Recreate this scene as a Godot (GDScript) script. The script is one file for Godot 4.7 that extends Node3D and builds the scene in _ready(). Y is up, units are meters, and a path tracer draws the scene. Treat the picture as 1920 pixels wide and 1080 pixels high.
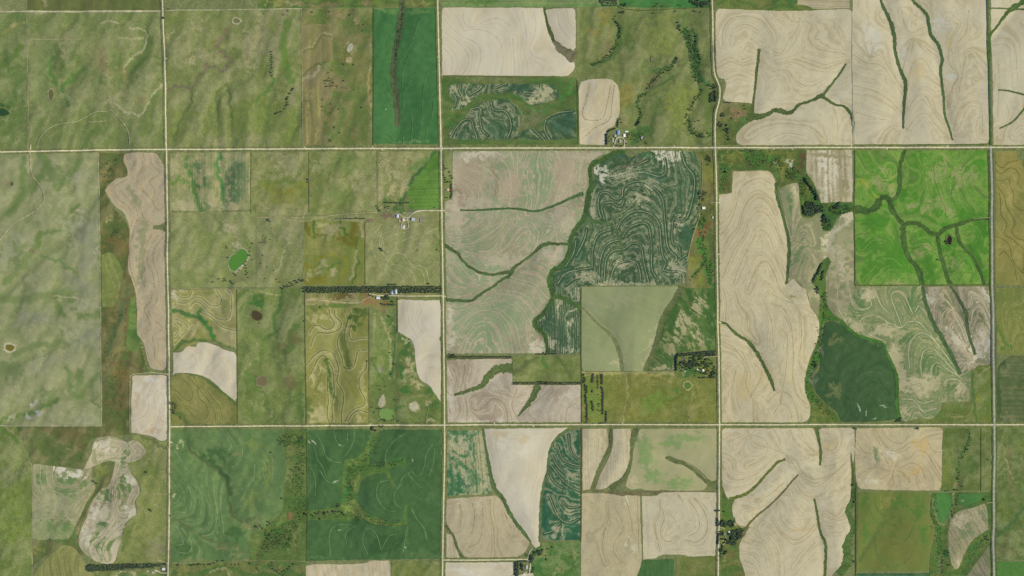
extends Node3D
# Farmland seen from straight above: square-mile sections, gravel roads, contour-tilled fields, pasture, windbreaks and farmsteads.
# One unit of the ground plan is U metres; plan (0, 0) is the north-west corner, x runs east and y runs south.
const U := 3.125
const MID := Vector2(960, 540)
const GX0 := -168
const GY0 := -144
const G := 4
const GW := 567
const GH := 343
const NX := -170
const NY := -146
const NW := 2280
const NH := 1380

var hollow := PackedFloat32Array()
var land := PackedFloat32Array()      # height of the land at the knots of the plan's grid
var big := PackedByteArray()          # noise of three sizes over the plan
var mid := PackedByteArray()
var fine := PackedByteArray()
var streaks := PackedFloat32Array()
var lut_r := PackedByteArray()
var lut_g := PackedByteArray()
var lut_b := PackedByteArray()
var parcels := []                     # everything painted: filled first, painted on all processors, then built
var used := {}
var level := 0.1
var tones := {}
var speckle: ImageTexture
var rng := RandomNumberGenerator.new()

# ---------------------------------------------------------------- plan and land
func pts(s: String) -> PackedVector2Array:
	var out := PackedVector2Array()
	for w in s.split(" ", false):
		var c := w.split(",")
		out.append(Vector2(c[0].to_float(), c[1].to_float()))
	return out

func smooth(p: PackedVector2Array, closed: bool, step := 5.0) -> PackedVector2Array:
	var n := p.size()
	if n < 3:
		closed = false
	var out := PackedVector2Array()
	var tang := PackedVector2Array()
	for i in n:
		if not closed and (i == 0 or i == n - 1):
			tang.append(Vector2.ZERO)
			continue
		var a := p[i] - p[(i + n - 1) % n]
		var b := p[(i + 1) % n] - p[i]
		if absf(a.angle_to(b)) > (0.92 if closed else 1.7):
			tang.append(Vector2.ZERO)
		else:
			tang.append((a.normalized() + b.normalized()).normalized())
	for i in (n if closed else n - 1):
		var a := p[i]
		var b := p[(i + 1) % n]
		var l := a.distance_to(b)
		var k := maxi(1, int(ceil(l / step)))
		var d := (b - a).normalized()
		# a long straight run next to a short one stays straight
		var ta := d * l if tang[i] == Vector2.ZERO else tang[i] * minf(l, 1.4 * a.distance_to(p[(i + n - 1) % n]))
		var tb := d * l if tang[(i + 1) % n] == Vector2.ZERO else tang[(i + 1) % n] * minf(l, 1.4 * b.distance_to(p[(i + 2) % n]))
		for j in k:
			var t := float(j) / k
			var t2 := t * t
			var t3 := t2 * t
			out.append(a * (2 * t3 - 3 * t2 + 1) + ta * (t3 - 2 * t2 + t) + b * (3 * t2 - 2 * t3) + tb * (t3 - t2))
	if not closed:
		out.append(p[n - 1])
	return out

func noise(seed_: int, period: float, octaves: int) -> FastNoiseLite:
	var f := FastNoiseLite.new()
	f.noise_type = FastNoiseLite.TYPE_SIMPLEX_SMOOTH
	f.seed = seed_
	f.frequency = 1.0 / period
	f.fractal_type = FastNoiseLite.FRACTAL_FBM if octaves > 1 else FastNoiseLite.FRACTAL_NONE
	f.fractal_octaves = octaves
	return f

func noise_bytes(f: FastNoiseLite) -> PackedByteArray:
	var im := f.get_image(NW, NH, false, false, true)
	im.convert(Image.FORMAT_L8)
	return im.get_data()

func make_land(drains: Array, ponds: Array) -> void:
	land.resize(GW * GH)
	var rolling := noise(11, 170.0, 3)
	var draws := noise(23, 230.0, 4)
	draws.fractal_type = FastNoiseLite.FRACTAL_RIDGED
	draws.domain_warp_enabled = true
	draws.domain_warp_amplitude = 60.0
	draws.domain_warp_frequency = 0.006
	var seeds := PackedVector2Array()
	for s in drains:
		seeds.append_array(smooth(pts(s), false, 6.0))
	var near := nearest(seeds, GX0, GY0, G, GW, GH)
	for j in GH:
		for i in GW:
			var x := float(GX0 + i * G)
			var y := float(GY0 + j * G)
			var edge := clampf(minf(minf(i, GW - 1 - i), minf(j, GH - 1 - j)) / 28.0, 0.0, 1.0)
			var d := 50.0 if near[j * GW + i] < 0 else minf(50.0, seeds[near[j * GW + i]].distance_to(Vector2(x, y)))
			var t := d / 50.0
			var grazed := lerpf(1.0, 0.35, smoothstep(640.0, 860.0, x))
			if x > 1085.0 and x < 1340.0 and y < 275.0:
				grazed = 0.8
			land[j * GW + i] = edge * (rolling.get_noise_2d(x, y) * 10.0 - draws.get_noise_2d(x * 1.7 + y * 0.6, y * 0.7 - x * 0.2) * 13.0 * grazed + 12.0 * t * t * (3.0 - 2.0 * t) - 4.5 * exp(-d * d / 42.0))
	for q in ponds:
		var c := Vector2(q[0], q[1])
		var r: float = q[2]
		var at := height(c) - 0.8
		for j in range(maxi(0, int((c.y - r - 40 - GY0) / G)), mini(GH, int((c.y + r + 40 - GY0) / G) + 1)):
			for i in range(maxi(0, int((c.x - r - 40 - GX0) / G)), mini(GW, int((c.x + r + 40 - GX0) / G) + 1)):
				var w := 1.0 - smoothstep(r + 9.0, r + 32.0, c.distance_to(Vector2(GX0 + i * G, GY0 + j * G)))
				land[j * GW + i] = lerpf(land[j * GW + i], at, w)

	# hollows of the land: where the grass stays greener
	hollow.resize(GW * GH)
	for j in range(4, GH - 4):
		for i in range(4, GW - 4):
			var a := j * GW + i
			hollow[a] = clampf(((land[a - 4] + land[a + 4] + land[a - 4 * GW] + land[a + 4 * GW]) * 0.25 - land[a]) / 2.2, -1.0, 1.0)

func height(p: Vector2) -> float:
	var x := clampf((p.x - GX0) / G, 0.0, GW - 1.001)
	var y := clampf((p.y - GY0) / G, 0.0, GH - 1.001)
	var i := int(x)
	var j := int(y)
	var u := x - i
	var v := y - j
	var a := j * GW + i
	if u >= v:
		return land[a] + u * (land[a + 1] - land[a]) + v * (land[a + GW + 1] - land[a + 1])
	return land[a] + v * (land[a + GW] - land[a]) + u * (land[a + GW + 1] - land[a + GW])

func normal(p: Vector2) -> Vector3:
	return Vector3((height(p - Vector2(4, 0)) - height(p + Vector2(4, 0))) / (8.0 * U), 1.0, (height(p - Vector2(0, 4)) - height(p + Vector2(0, 4))) / (8.0 * U)).normalized()

func spot(p: Vector2, up := 0.0) -> Vector3:
	return Vector3((p.x - MID.x) * U, height(p) + up, (p.y - MID.y) * U)

# Index of the nearest seed for every knot of a grid.
func nearest(seeds: PackedVector2Array, x0: float, y0: float, q: float, w: int, h: int) -> PackedInt32Array:
	var near := PackedInt32Array()
	near.resize(w * h)
	near.fill(-1)
	for k in seeds.size():
		var i := int(round((seeds[k].x - x0) / q))
		var j := int(round((seeds[k].y - y0) / q))
		if i >= 0 and j >= 0 and i < w and j < h:
			near[j * w + i] = k
	for turn in 2:
		for jj in h:
			var j := jj if turn == 0 else h - 1 - jj
			var s := -1 if turn == 0 else 1
			for ii in w:
				var i := ii if turn == 0 else w - 1 - ii
				var at := j * w + i
				var p := Vector2(x0 + i * q, y0 + j * q)
				var b := near[at]
				var bd := 1e12 if b < 0 else p.distance_squared_to(seeds[b])
				for c in 4:
					var ni := i + (s if c == 0 else (s if c == 1 else (0 if c == 2 else -s)))
					var nj := j + (0 if c == 0 else s)
					if ni < 0 or nj < 0 or ni >= w or nj >= h:
						continue
					var m := near[nj * w + ni]
					if m >= 0 and m != b:
						var d := p.distance_squared_to(seeds[m])
						if d < bd:
							bd = d
							b = m
				near[at] = b
	return near

# Where a place lies between the two terraces nearest to it: 0 on one, SPAN on the other.
const SPAN := 26.0
func between(seeds: PackedVector2Array, whose: PackedInt32Array, x0: float, y0: float, q: float, w: int, h: int) -> PackedFloat32Array:
	var one := PackedInt32Array()
	var two := PackedInt32Array()
	one.resize(w * h)
	two.resize(w * h)
	one.fill(-1)
	two.fill(-1)
	for k in seeds.size():
		var i := int(round((seeds[k].x - x0) / q))
		var j := int(round((seeds[k].y - y0) / q))
		if i >= 0 and j >= 0 and i < w and j < h:
			one[j * w + i] = k
	for turn in 2:
		for jj in h:
			var j := jj if turn == 0 else h - 1 - jj
			var s := -1 if turn == 0 else 1
			for ii in w:
				var i := ii if turn == 0 else w - 1 - ii
				var at := j * w + i
				var p := Vector2(x0 + i * q, y0 + j * q)
				var a := one[at]
				var b := two[at]
				var ad := 1e12 if a < 0 else p.distance_squared_to(seeds[a])
				var bd := 1e12 if b < 0 else p.distance_squared_to(seeds[b])
				for c in 4:
					var ni := i + (s if c < 2 else (0 if c == 2 else -s))
					var nj := j + (0 if c == 0 else s)
					if ni < 0 or nj < 0 or ni >= w or nj >= h:
						continue
					for m in [one[nj * w + ni], two[nj * w + ni]]:
						if m < 0 or m == a or m == b:
							continue
						var d := p.distance_squared_to(seeds[m])
						if d < ad:
							if a >= 0 and whose[a] != whose[m]:
								b = a
								bd = ad
							a = m
							ad = d
						elif d < bd and whose[m] != whose[a]:
							b = m
							bd = d
				one[at] = a
				two[at] = b
	var out := PackedFloat32Array()
	out.resize(w * h)
	for at in w * h:
		var p := Vector2(x0 + (at % w) * q, y0 + (at / w) * q)
		if one[at] < 0:
			out[at] = 99.0
		elif two[at] < 0:
			out[at] = seeds[one[at]].distance_to(p)
		else:
			var d1 := seeds[one[at]].distance_to(p)
			var d2 := seeds[two[at]].distance_to(p)
			var f := d1 / maxf(d1 + d2, 0.01)
			out[at] = SPAN * (f if whose[one[at]] < whose[two[at]] else 1.0 - f)
	return out

# ---------------------------------------------------------------- nodes
func numbered(called: String) -> String:
	used[called] = used.get(called, -1) + 1
	return called if used[called] == 0 else "%s_%03d" % [called, used[called]]

func tag(o: Node3D, label: String, category: String, group := "") -> Node3D:
	o.set_meta("label", label)
	o.set_meta("category", category)
	o.set_meta("kind", "thing")
	if group:
		o.set_meta("group", group)
	return o

func mesh_of(v: PackedVector3Array, n: PackedVector3Array, uv := PackedVector2Array(), tint := PackedColorArray()) -> ArrayMesh:
	var a := []
	a.resize(Mesh.ARRAY_MAX)
	a[Mesh.ARRAY_VERTEX] = v
	a[Mesh.ARRAY_NORMAL] = n
	if uv.size():
		a[Mesh.ARRAY_TEX_UV] = uv
	if tint.size():
		a[Mesh.ARRAY_COLOR] = tint
	var m := ArrayMesh.new()
	m.add_surface_from_arrays(Mesh.PRIMITIVE_TRIANGLES, a)
	return m

func put(called: String, m: Mesh, material: Material, parent: Node3D = self) -> MeshInstance3D:
	var o := MeshInstance3D.new()
	o.name = numbered(called) if parent == self else called
	o.mesh = m
	o.material_override = material
	parent.add_child(o, true)
	return o

# What a surface's colour in daylight says about its own colour: the light here makes a surface of reflectance r as bright as r times EXPOSED.
func own(c: Color) -> Color:
	return Color8(lut_r[int(c.r * 255)], lut_g[int(c.g * 255)], lut_b[int(c.b * 255)])

func plain(hex: String, rough := 0.95) -> StandardMaterial3D:
	var key := hex + str(rough)
	if not tones.has(key):
		var m := StandardMaterial3D.new()
		m.albedo_color = own(Color(hex))
		m.roughness = rough
		m.metallic_specular = 0.2
		tones[key] = m
	return tones[key]

func rough_ground(hex: String, tinted := false) -> StandardMaterial3D:      # earth, gravel or grass: a tone with blotches and grain
	var key := "ground" + hex + str(tinted)
	if not tones.has(key):
		var m := StandardMaterial3D.new()
		var c := own(hue(hex)).srgb_to_linear() * (1.49 if tinted else 1.27)       # the speckle's mean is 0.79
		m.albedo_color = Color(c.r, c.g, c.b).linear_to_srgb()
		m.albedo_texture = speckle
		m.vertex_color_use_as_albedo = tinted
		m.roughness = 1.0
		m.metallic_specular = 0.1
		m.uv1_triplanar = true
		m.uv1_world_triplanar = true
		m.uv1_scale = Vector3.ONE / 420.0
		tones[key] = m
	return tones[key]

# ---------------------------------------------------------------- sheets laid on the land
# The triangles of a polygon of the plan, cut along the land's own grid so that the sheet keeps the same distance from the land everywhere.
func drape(poly: PackedVector2Array, up: float, box: Rect2) -> ArrayMesh:
	var v := PackedVector3Array()
	var nn := PackedVector3Array()
	var uv := PackedVector2Array()
	var i0 := int(floor((box.position.x - GX0) / G))
	var j0 := int(floor((box.position.y - GY0) / G))
	var w := int(floor((box.end.x - GX0) / G)) - i0 + 1
	var h := int(floor((box.end.y - GY0) / G)) - j0 + 1
	var crossed := PackedByteArray()
	crossed.resize(w * h)
	for k in poly.size():
		var a := poly[k]
		var b := poly[(k + 1) % poly.size()]
		var steps := int(a.distance_to(b) / 0.4) + 1
		for s in steps + 1:
			var p := a.lerp(b, float(s) / steps)
			crossed[clampi(int(floor((p.y - GY0) / G)) - j0, 0, h - 1) * w + clampi(int(floor((p.x - GX0) / G)) - i0, 0, w - 1)] = 1
	for j in h:
		for i in w:
			var o := Vector2(GX0 + (i0 + i) * G, GY0 + (j0 + j) * G)
			var c := [o, o + Vector2(G, 0), o + Vector2(G, G), o + Vector2(0, G)]
			var tris := PackedVector2Array()
			if crossed[j * w + i] == 0:
				if not Geometry2D.is_point_in_polygon(o + Vector2(G, G) * 0.5, poly):
					continue
				tris = PackedVector2Array([c[0], c[1], c[2], c[0], c[2], c[3]])
			else:
				for half in [PackedVector2Array([c[0], c[1], c[2]]), PackedVector2Array([c[0], c[2], c[3]])]:
					for piece in Geometry2D.intersect_polygons(poly, half):
						var idx := Geometry2D.triangulate_polygon(piece)
						for t in range(0, idx.size(), 3):
							var a: Vector2 = piece[idx[t]]
							var b: Vector2 = piece[idx[t + 1]]
							var e: Vector2 = piece[idx[t + 2]]
							if absf((b - a).cross(e - a)) < 0.002:
								continue
							tris.append_array(PackedVector2Array([a, b, e] if (b - a).cross(e - a) > 0.0 else [a, e, b]))
			for p in tris:
				v.append(spot(p, up))
				nn.append(normal(p))
				uv.append((p - box.position) / box.size)
	return mesh_of(v, nn, uv)

func fill(called: String, poly: PackedVector2Array, material: Material, up: float, parent: Node3D = self) -> MeshInstance3D:
	return put(called, drape(poly, up, bounds(poly)), material, parent)

func bounds(p: PackedVector2Array) -> Rect2:
	var r := Rect2(p[0], Vector2.ZERO)
	for q in p:
		r = r.expand(q)
	return r.grow(1.0)

# A strip along a line of the plan; a ridge rises in the middle.
func strip_mesh(line: PackedVector2Array, widths: Array, up: float, ridge := 0.0, ragged := 0.0) -> ArrayMesh:
	var v := PackedVector3Array()
	var nn := PackedVector3Array()
	var n := line.size()
	var rows := []
	for i in n:
		var d := (line[mini(i + 1, n - 1)] - line[maxi(i - 1, 0)]).normalized()
		var side := Vector2(-d.y, d.x)
		var t := float(i) / maxi(1, n - 1) * (widths.size() - 1)
		var k := mini(int(t), widths.size() - 1)
		var wd := lerpf(widths[k], widths[mini(k + 1, widths.size() - 1)], t - k) * 0.5
		var wl := wd
		var wr := wd
		if ragged > 0.0:
			wl *= 1.0 + ragged * (fine[at_noise(line[i])] / 127.5 - 1.0) + ragged * (mid[at_noise(line[i])] / 127.5 - 1.0)
			wr *= 1.0 + ragged * (fine[at_noise(line[i] + Vector2(31, 17))] / 127.5 - 1.0) + ragged * (mid[at_noise(line[i] + Vector2(31, 17))] / 127.5 - 1.0)
		rows.append([spot(line[i] - side * wl, up), spot(line[i], up + ridge), spot(line[i] + side * wr, up)])
	var tint := PackedColorArray()
	for i in n - 1:
		for s in 2:
			var at := [rows[i][s], rows[i + 1][s], rows[i + 1][s + 1], rows[i][s + 1]]
			var m: Vector3 = -(at[1] - at[0]).cross(at[3] - at[0]).normalized()
			if m.y < 0.0:
				m = -m
			for q in ([0, 1, 2, 0, 2, 3] if (at[1] - at[0]).cross(at[2] - at[0]).y < 0.0 else [0, 2, 1, 0, 3, 2]):
				v.append(at[q])
				nn.append(m)
				var p := Vector2(at[q].x, at[q].z) / U + MID
				var k := 0.86 if ragged < 0.19 else clampf(0.85 + (fine[at_noise(p)] / 255.0 - 0.5) * 0.34 + (mid[at_noise(p)] / 255.0 - 0.5) * 0.5, 0.5, 1.0)
				tint.append(Color(k, k, k))
	return mesh_of(v, nn, PackedVector2Array(), tint)

func at_noise(p: Vector2) -> int:
	return clampi(int(p.y) - NY, 0, NH - 1) * NW + clampi(int(p.x) - NX, 0, NW - 1)

func strip(called: String, line: String, widths: Array, hex: String, ragged := 0.25, step := 4.0) -> MeshInstance3D:
	level += 0.01
	var o := put(called, strip_mesh(smooth(pts(line), false, step), widths, level, 0.0, ragged), rough_ground(hex, true))
	o.set_meta("kind", "structure")
	return o

func waterway(label: String, line: String, widths: Array, hex := "5b7038", group := "grassed waterways through the tilled fields") -> void:
	level += 0.01
	tag(put("grassed_waterway", strip_mesh(smooth(pts(line), false, 3.0), widths, level, 0.0, 0.4), rough_ground(hex, true)), label, "waterway", group)

# ---------------------------------------------------------------- painted parcels
# look: a, b = two tones and how they mix in blotches; s = tone of the streaks that follow the tillage; l = tone of the tillage lines
func parcel(called: String, look: Dictionary, label: String, outline: String, more := {}) -> void:
	var f := look.duplicate()
	f.merge(more, true)
	f.called = called
	f.label = label
	f.poly = smooth(pts(outline), true)
	for k in f.poly.size():                     # no edge of a field is ruled
		var a := at_noise(f.poly[k])
		var b := at_noise(f.poly[k] + Vector2(57, 91))
		f.poly[k] += Vector2(mid[a] + fine[a] - 254, mid[b] + fine[b] - 254) / 127.0 * 0.8
	f.box = bounds(f.poly)
	parcels.append(f)

# A tone as the eye put it down, brought to the air of the place: a little greyer and darker.
func hue(hex: String) -> Color:
	var c := Color(hex)
	var grey := c.r * 0.3 + c.g * 0.55 + c.b * 0.15
	return Color(lerpf(grey, c.r, 0.9) * 0.945, lerpf(grey, c.g, 0.9) * 0.968, lerpf(grey, c.b, 0.9) * 0.955)

func paint(k: int) -> void:
	var f: Dictionary = parcels[k]
	var box: Rect2 = f.box
	var x0 := int(floor(box.position.x))
	var y0 := int(floor(box.position.y))
	var w := int(ceil(box.end.x)) - x0
	var h := int(ceil(box.end.y)) - y0
	f.box = Rect2(x0, y0, w, h)
	var poly: PackedVector2Array = f.poly
	var a := hue(f.a)
	var b := hue(f.get("b", f.a))
	var lo: float = f.get("lo", 0.35)
	var hi: float = f.get("hi", 0.65)
	var amount: float = f.get("mix", 1.0)
	var s := hue(f.get("s", f.a))
	var ss: float = f.get("ss", 0.0)
	var sf: float = f.get("sf", 1.0)
	var st: float = f.get("st", 0.5)
	var l := hue(f.get("l", f.a))
	var ls: float = f.get("ls", 0.0)
	var sw: float = f.get("sw", 0.55)
	var wet: float = f.get("wet", 0.0)
	var vale := hue(f.get("v", "5f7a3a"))
	var crest := hue(f.get("c", "9a9468"))
	var grain: float = f.get("g", 0.1)
	var warp: float = f.get("warp", 5.0)
	var follow: float = f.get("follow", 0.3)    # how far blotches break up along the tillage
	var halo := hue(f.get("halo", f.a))        # tone of the banks beside the terraces
	var hs: float = f.get("hs", 0.0)
	var bs: float = f.get("bs", 0.0)             # bare band beyond the bank
	var hw: float = f.get("hw", 3.0)
	# distance to the nearest terrace, or across the rows
	var seeds := PackedVector2Array()
	var whose := PackedInt32Array()
	var n_t := 0
	for t in f.get("terraces", []):
		seeds.append_array(smooth(pts(t), false, 2.0))
		n_t += 1
		while whose.size() < seeds.size():
			whose.append(n_t)
	if f.get("hb", false):
		seeds.append_array(smooth(poly, true, 2.0))
		n_t += 1
		while whose.size() < seeds.size():
			whose.append(n_t)
	var pw := w / 3 + 3
	var phase := PackedFloat32Array()
	if n_t > 1:
		phase = between(seeds, whose, x0, y0, 3.0, pw, h / 3 + 3)
	var gw := w / 2 + 2
	var gh := h / 2 + 2
	var dist := PackedFloat32Array()
	dist.resize(gw * gh)
	if seeds.size():
		var near := nearest(seeds, x0, y0, 2.0, gw, gh)
		for j in gh:
			for i in gw:
				var m := near[j * gw + i]
				dist[j * gw + i] = 99.0 if m < 0 else seeds[m].distance_to(Vector2(x0 + i * 2, y0 + j * 2))
	else:
		var turn := deg_to_rad(f.get("dir", 0.0))
		var along := Vector2(-sin(turn), cos(turn))
		for j in gh:
			for i in gw:
				dist[j * gw + i] = 500.0 + along.dot(Vector2(x0 + i * 2, y0 + j * 2))
	# the soft marks: [tone, width, strength, line] and blots [tone, strength, "x,y,rx,ry,turn ..."]
	var soft := []
	for m in f.get("marks", []):
		soft.append(mark_weights(m, x0, y0, w, h))
	for m in f.get("blots", []):
		for one in String(m[2]).split(" ", false):
			soft.append(blot_weights(m, one, x0, y0, w, h))
	var out := PackedByteArray()
	out.resize(w * h * 3)
	var n_edges := poly.size()
	for j in h:
		var y := y0 + j + 0.5
		var left := 1e9
		var right := -1e9
		for e in n_edges:
			var p := poly[e]
			var q := poly[(e + 1) % n_edges]
			if minf(p.y, q.y) <= y + 1.5 and maxf(p.y, q.y) >= y - 1.5:
				left = minf(left, minf(p.x, q.x) if absf(p.y - q.y) < 3.0 else p.x + (q.x - p.x) * clampf((y - p.y) / (q.y - p.y), 0, 1))
				right = maxf(right, maxf(p.x, q.x) if absf(p.y - q.y) < 3.0 else p.x + (q.x - p.x) * clampf((y - p.y) / (q.y - p.y), 0, 1))
		var i0 := clampi(int(left) - 6 - x0, 0, w)
		var i1 := clampi(int(right) + 7 - x0, 0, w)
		var row := (y0 + j - NY) * NW + x0 - NX
		var gj := j >> 1
		var v := (j & 1) * 0.5
		for i in range(i0, i1):
			var n1 := big[row + i] / 255.0
			var n2 := mid[row + i] / 255.0
			var n3 := fine[row + i] / 255.0
			var g := gj * gw + (i >> 1)
			var u := (i & 1) * 0.5
			var d := (dist[g] * (1 - u) + dist[g + 1] * u) * (1 - v) + (dist[g + gw] * (1 - u) + dist[g + gw + 1] * u) * v
			var e := d
			if n_t > 1:
				var px := i / 3.0
				var py := j / 3.0
				var pa := int(py) * pw + int(px)
				px -= int(px)
				py -= int(py)
				e = (phase[pa] * (1 - px) + phase[pa + 1] * px) * (1 - py) + (phase[pa + pw] * (1 - px) + phase[pa + pw + 1] * px) * py
			e += (n1 - 0.5) * warp + (n2 - 0.5) * 1.2 + 30.0
			var t := clampf((n1 * 0.55 + n2 * 0.3 + n3 * 0.15 - lo) / (hi - lo), 0.0, 1.0) * amount
			var r := a.r + (b.r - a.r) * t
			var gr := a.g + (b.g - a.g) * t
			var bl := a.b + (b.b - a.b) * t
			var sv := streaks[int(absf(e) * sf * 3.4) & 4095]
			if ss > 0.0:
				t = clampf((sv * sw + (n2 * 0.58 + n3 * 0.42) * (1.0 - sw) - st) * 7.0 + 0.5, 0.0, 1.0) * ss
				r += (s.r - r) * t
				gr += (s.g - gr) * t
				bl += (s.b - bl) * t
			if ls != 0.0:
				var s2 := streaks[(int(absf(e) * sf * 4.0) + 1717) & 4095]
				t = clampf((s2 * 0.72 + n2 * 0.28 - 0.57) * 7.0, 0.0, 1.0) * ls * clampf((n1 - 0.25) * 2.4, 0.2, 1.2)
				r += (l.r - r) * t
				gr += (l.g - gr) * t
				bl += (l.b - bl) * t
			if wet > 0.0:
				var hx := (x0 + i - GX0) / float(G)
				var hy := (y0 + j - GY0) / float(G)
				var ha := int(hy) * GW + int(hx)
				hx -= int(hx)
				hy -= int(hy)
				var k3 := (hollow[ha] * (1 - hx) + hollow[ha + 1] * hx) * (1 - hy) + (hollow[ha + GW] * (1 - hx) + hollow[ha + GW + 1] * hx) * hy + (n2 - 0.5) * 0.5 + (n3 - 0.5) * 0.3
				t = clampf(k3 * 1.6 - 0.12, 0.0, 1.0) * wet
				r += (vale.r - r) * t
				gr += (vale.g - gr) * t
				bl += (vale.b - bl) * t
				t = clampf(-k3 * 1.2 - 0.2, 0.0, 0.8) * wet
				r += (crest.r - r) * t
				gr += (crest.g - gr) * t
				bl += (crest.b - bl) * t
			if hs > 0.0 and d < hw * 2.0:
				t = clampf((hw * (0.7 + 0.6 * n2) - absf(d)) * 0.9, 0.0, 1.0) * hs
				r += (halo.r - r) * t
				gr += (halo.g - gr) * t
				bl += (halo.b - bl) * t
			if bs > 0.0 and d > hw and d < hw + 7.0:
				t = clampf((n2 * 0.9 + n3 * 0.6 - 0.62 - absf(d - hw - 2.6) * 0.09) * 5.0, 0.0, 1.0) * bs
				r += (s.r - r) * t
				gr += (s.g - gr) * t
				bl += (s.b - bl) * t
			var at := (j * w + i)
			for m in soft:
				var k2: int = at - m[1]
				if k2 < 0 or i < m[2] or i >= m[3] or j >= m[4]:
					continue
				var wgt: float = m[0][(j - m[5]) * (m[3] - m[2]) + i - m[2]]
				if wgt > 0.0:
					t = clampf((wgt + (n2 - 0.5) * 0.8 + (n3 - 0.5) * 0.9 + (sv - 0.5) * follow - 0.35) * 1.5, 0.0, 1.0) * m[6]
					r += (m[7] - r) * t
					gr += (m[8] - gr) * t
					bl += (m[9] - bl) * t
			t = 1.0 + (n3 - 0.5) * grain + (n2 - 0.5) * grain * 0.6
			at *= 3
			out[at] = lut_r[clampi(int(r * t * 255.0), 0, 255)]
			out[at + 1] = lut_g[clampi(int(gr * t * 255.0), 0, 255)]
			out[at + 2] = lut_b[clampi(int(bl * t * 255.0), 0, 255)]
	f.picture = Image.create_from_data(w, h, false, Image.FORMAT_RGB8, out)

# [weights, offset, i0, i1, j1, j0, strength, r, g, b]
func mark_weights(m: Array, x0: int, y0: int, w: int, h: int) -> Array:
	var r: float = m[1] * 0.5 + 1.3
	var line := smooth(pts(m[3]), false, maxf(1.0, r * 0.35))
	var box := bounds(line).grow(r + 1.0)
	var i0 := clampi(int(box.position.x) - x0, 0, w)
	var i1 := clampi(int(box.end.x) - x0 + 1, 0, w)
	var j0 := clampi(int(box.position.y) - y0, 0, h)
	var j1 := clampi(int(box.end.y) - y0 + 1, 0, h)
	var bw := i1 - i0
	var wt := PackedFloat32Array()
	wt.resize(maxi(0, bw * (j1 - j0)))
	for p0 in line:
		var p := p0 + Vector2(mid[at_noise(p0)] - 127, mid[at_noise(p0 + Vector2(57, 91))] - 127) / 127.0 * minf(r * 1.3, 6.0)
		for j in range(maxi(j0, int(p.y - r) - y0), mini(j1, int(p.y + r) - y0 + 2)):
			for i in range(maxi(i0, int(p.x - r) - x0), mini(i1, int(p.x + r) - x0 + 2)):
				var q := 1.0 - Vector2(x0 + i + 0.5 - p.x, y0 + j + 0.5 - p.y).length() / r
				if q > 0.0:
					q = minf(1.0, q * 1.5)
					var at := (j - j0) * bw + i - i0
					if wt[at] < q:
						wt[at] = q
	var c := hue(m[0])
	return [wt, j0 * w, i0, i1, j1, j0, float(m[2]), c.r, c.g, c.b]

func blot_weights(m: Array, one: String, x0: int, y0: int, w: int, h: int) -> Array:
	var q := one.split(",")
	var c := Vector2(q[0].to_float(), q[1].to_float())
	var rx := q[2].to_float() * 1.45
	var ry := q[3].to_float() * 1.45
	var turn := deg_to_rad(q[4].to_float() if q.size() > 4 else 0.0)
	var big_r := maxf(rx, ry) * 1.6 + 1.0
	var i0 := clampi(int(c.x - big_r) - x0, 0, w)
	var i1 := clampi(int(c.x + big_r) - x0 + 1, 0, w)
	var j0 := clampi(int(c.y - big_r) - y0, 0, h)
	var j1 := clampi(int(c.y + big_r) - y0 + 1, 0, h)
	var bw := i1 - i0
	var wt := PackedFloat32Array()
	wt.resize(maxi(0, bw * (j1 - j0)))
	for j in range(j0, j1):
		for i in range(i0, i1):
			var at := Vector2(x0 + i + 0.5, y0 + j + 0.5)
			var a := at_noise(at)
			var b := at_noise(at + Vector2(57, 91))
			at += Vector2((mid[a] - 127) * 0.9 + (big[a] - 127) * 0.8, (mid[b] - 127) * 0.9 + (big[b] - 127) * 0.8) / 127.0 * minf(minf(rx, ry) * 1.1, 16.0)
			var p := (at - c).rotated(-turn)
			var k := 1.0 - Vector2(p.x / rx, p.y / ry).length()
			if k > 0.0:
				wt[(j - j0) * bw + i - i0] = minf(1.0, k * 1.7)
	var col := hue(m[0])
	return [wt, j0 * w, i0, i1, j1, j0, float(m[1]), col.r, col.g, col.b]

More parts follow.
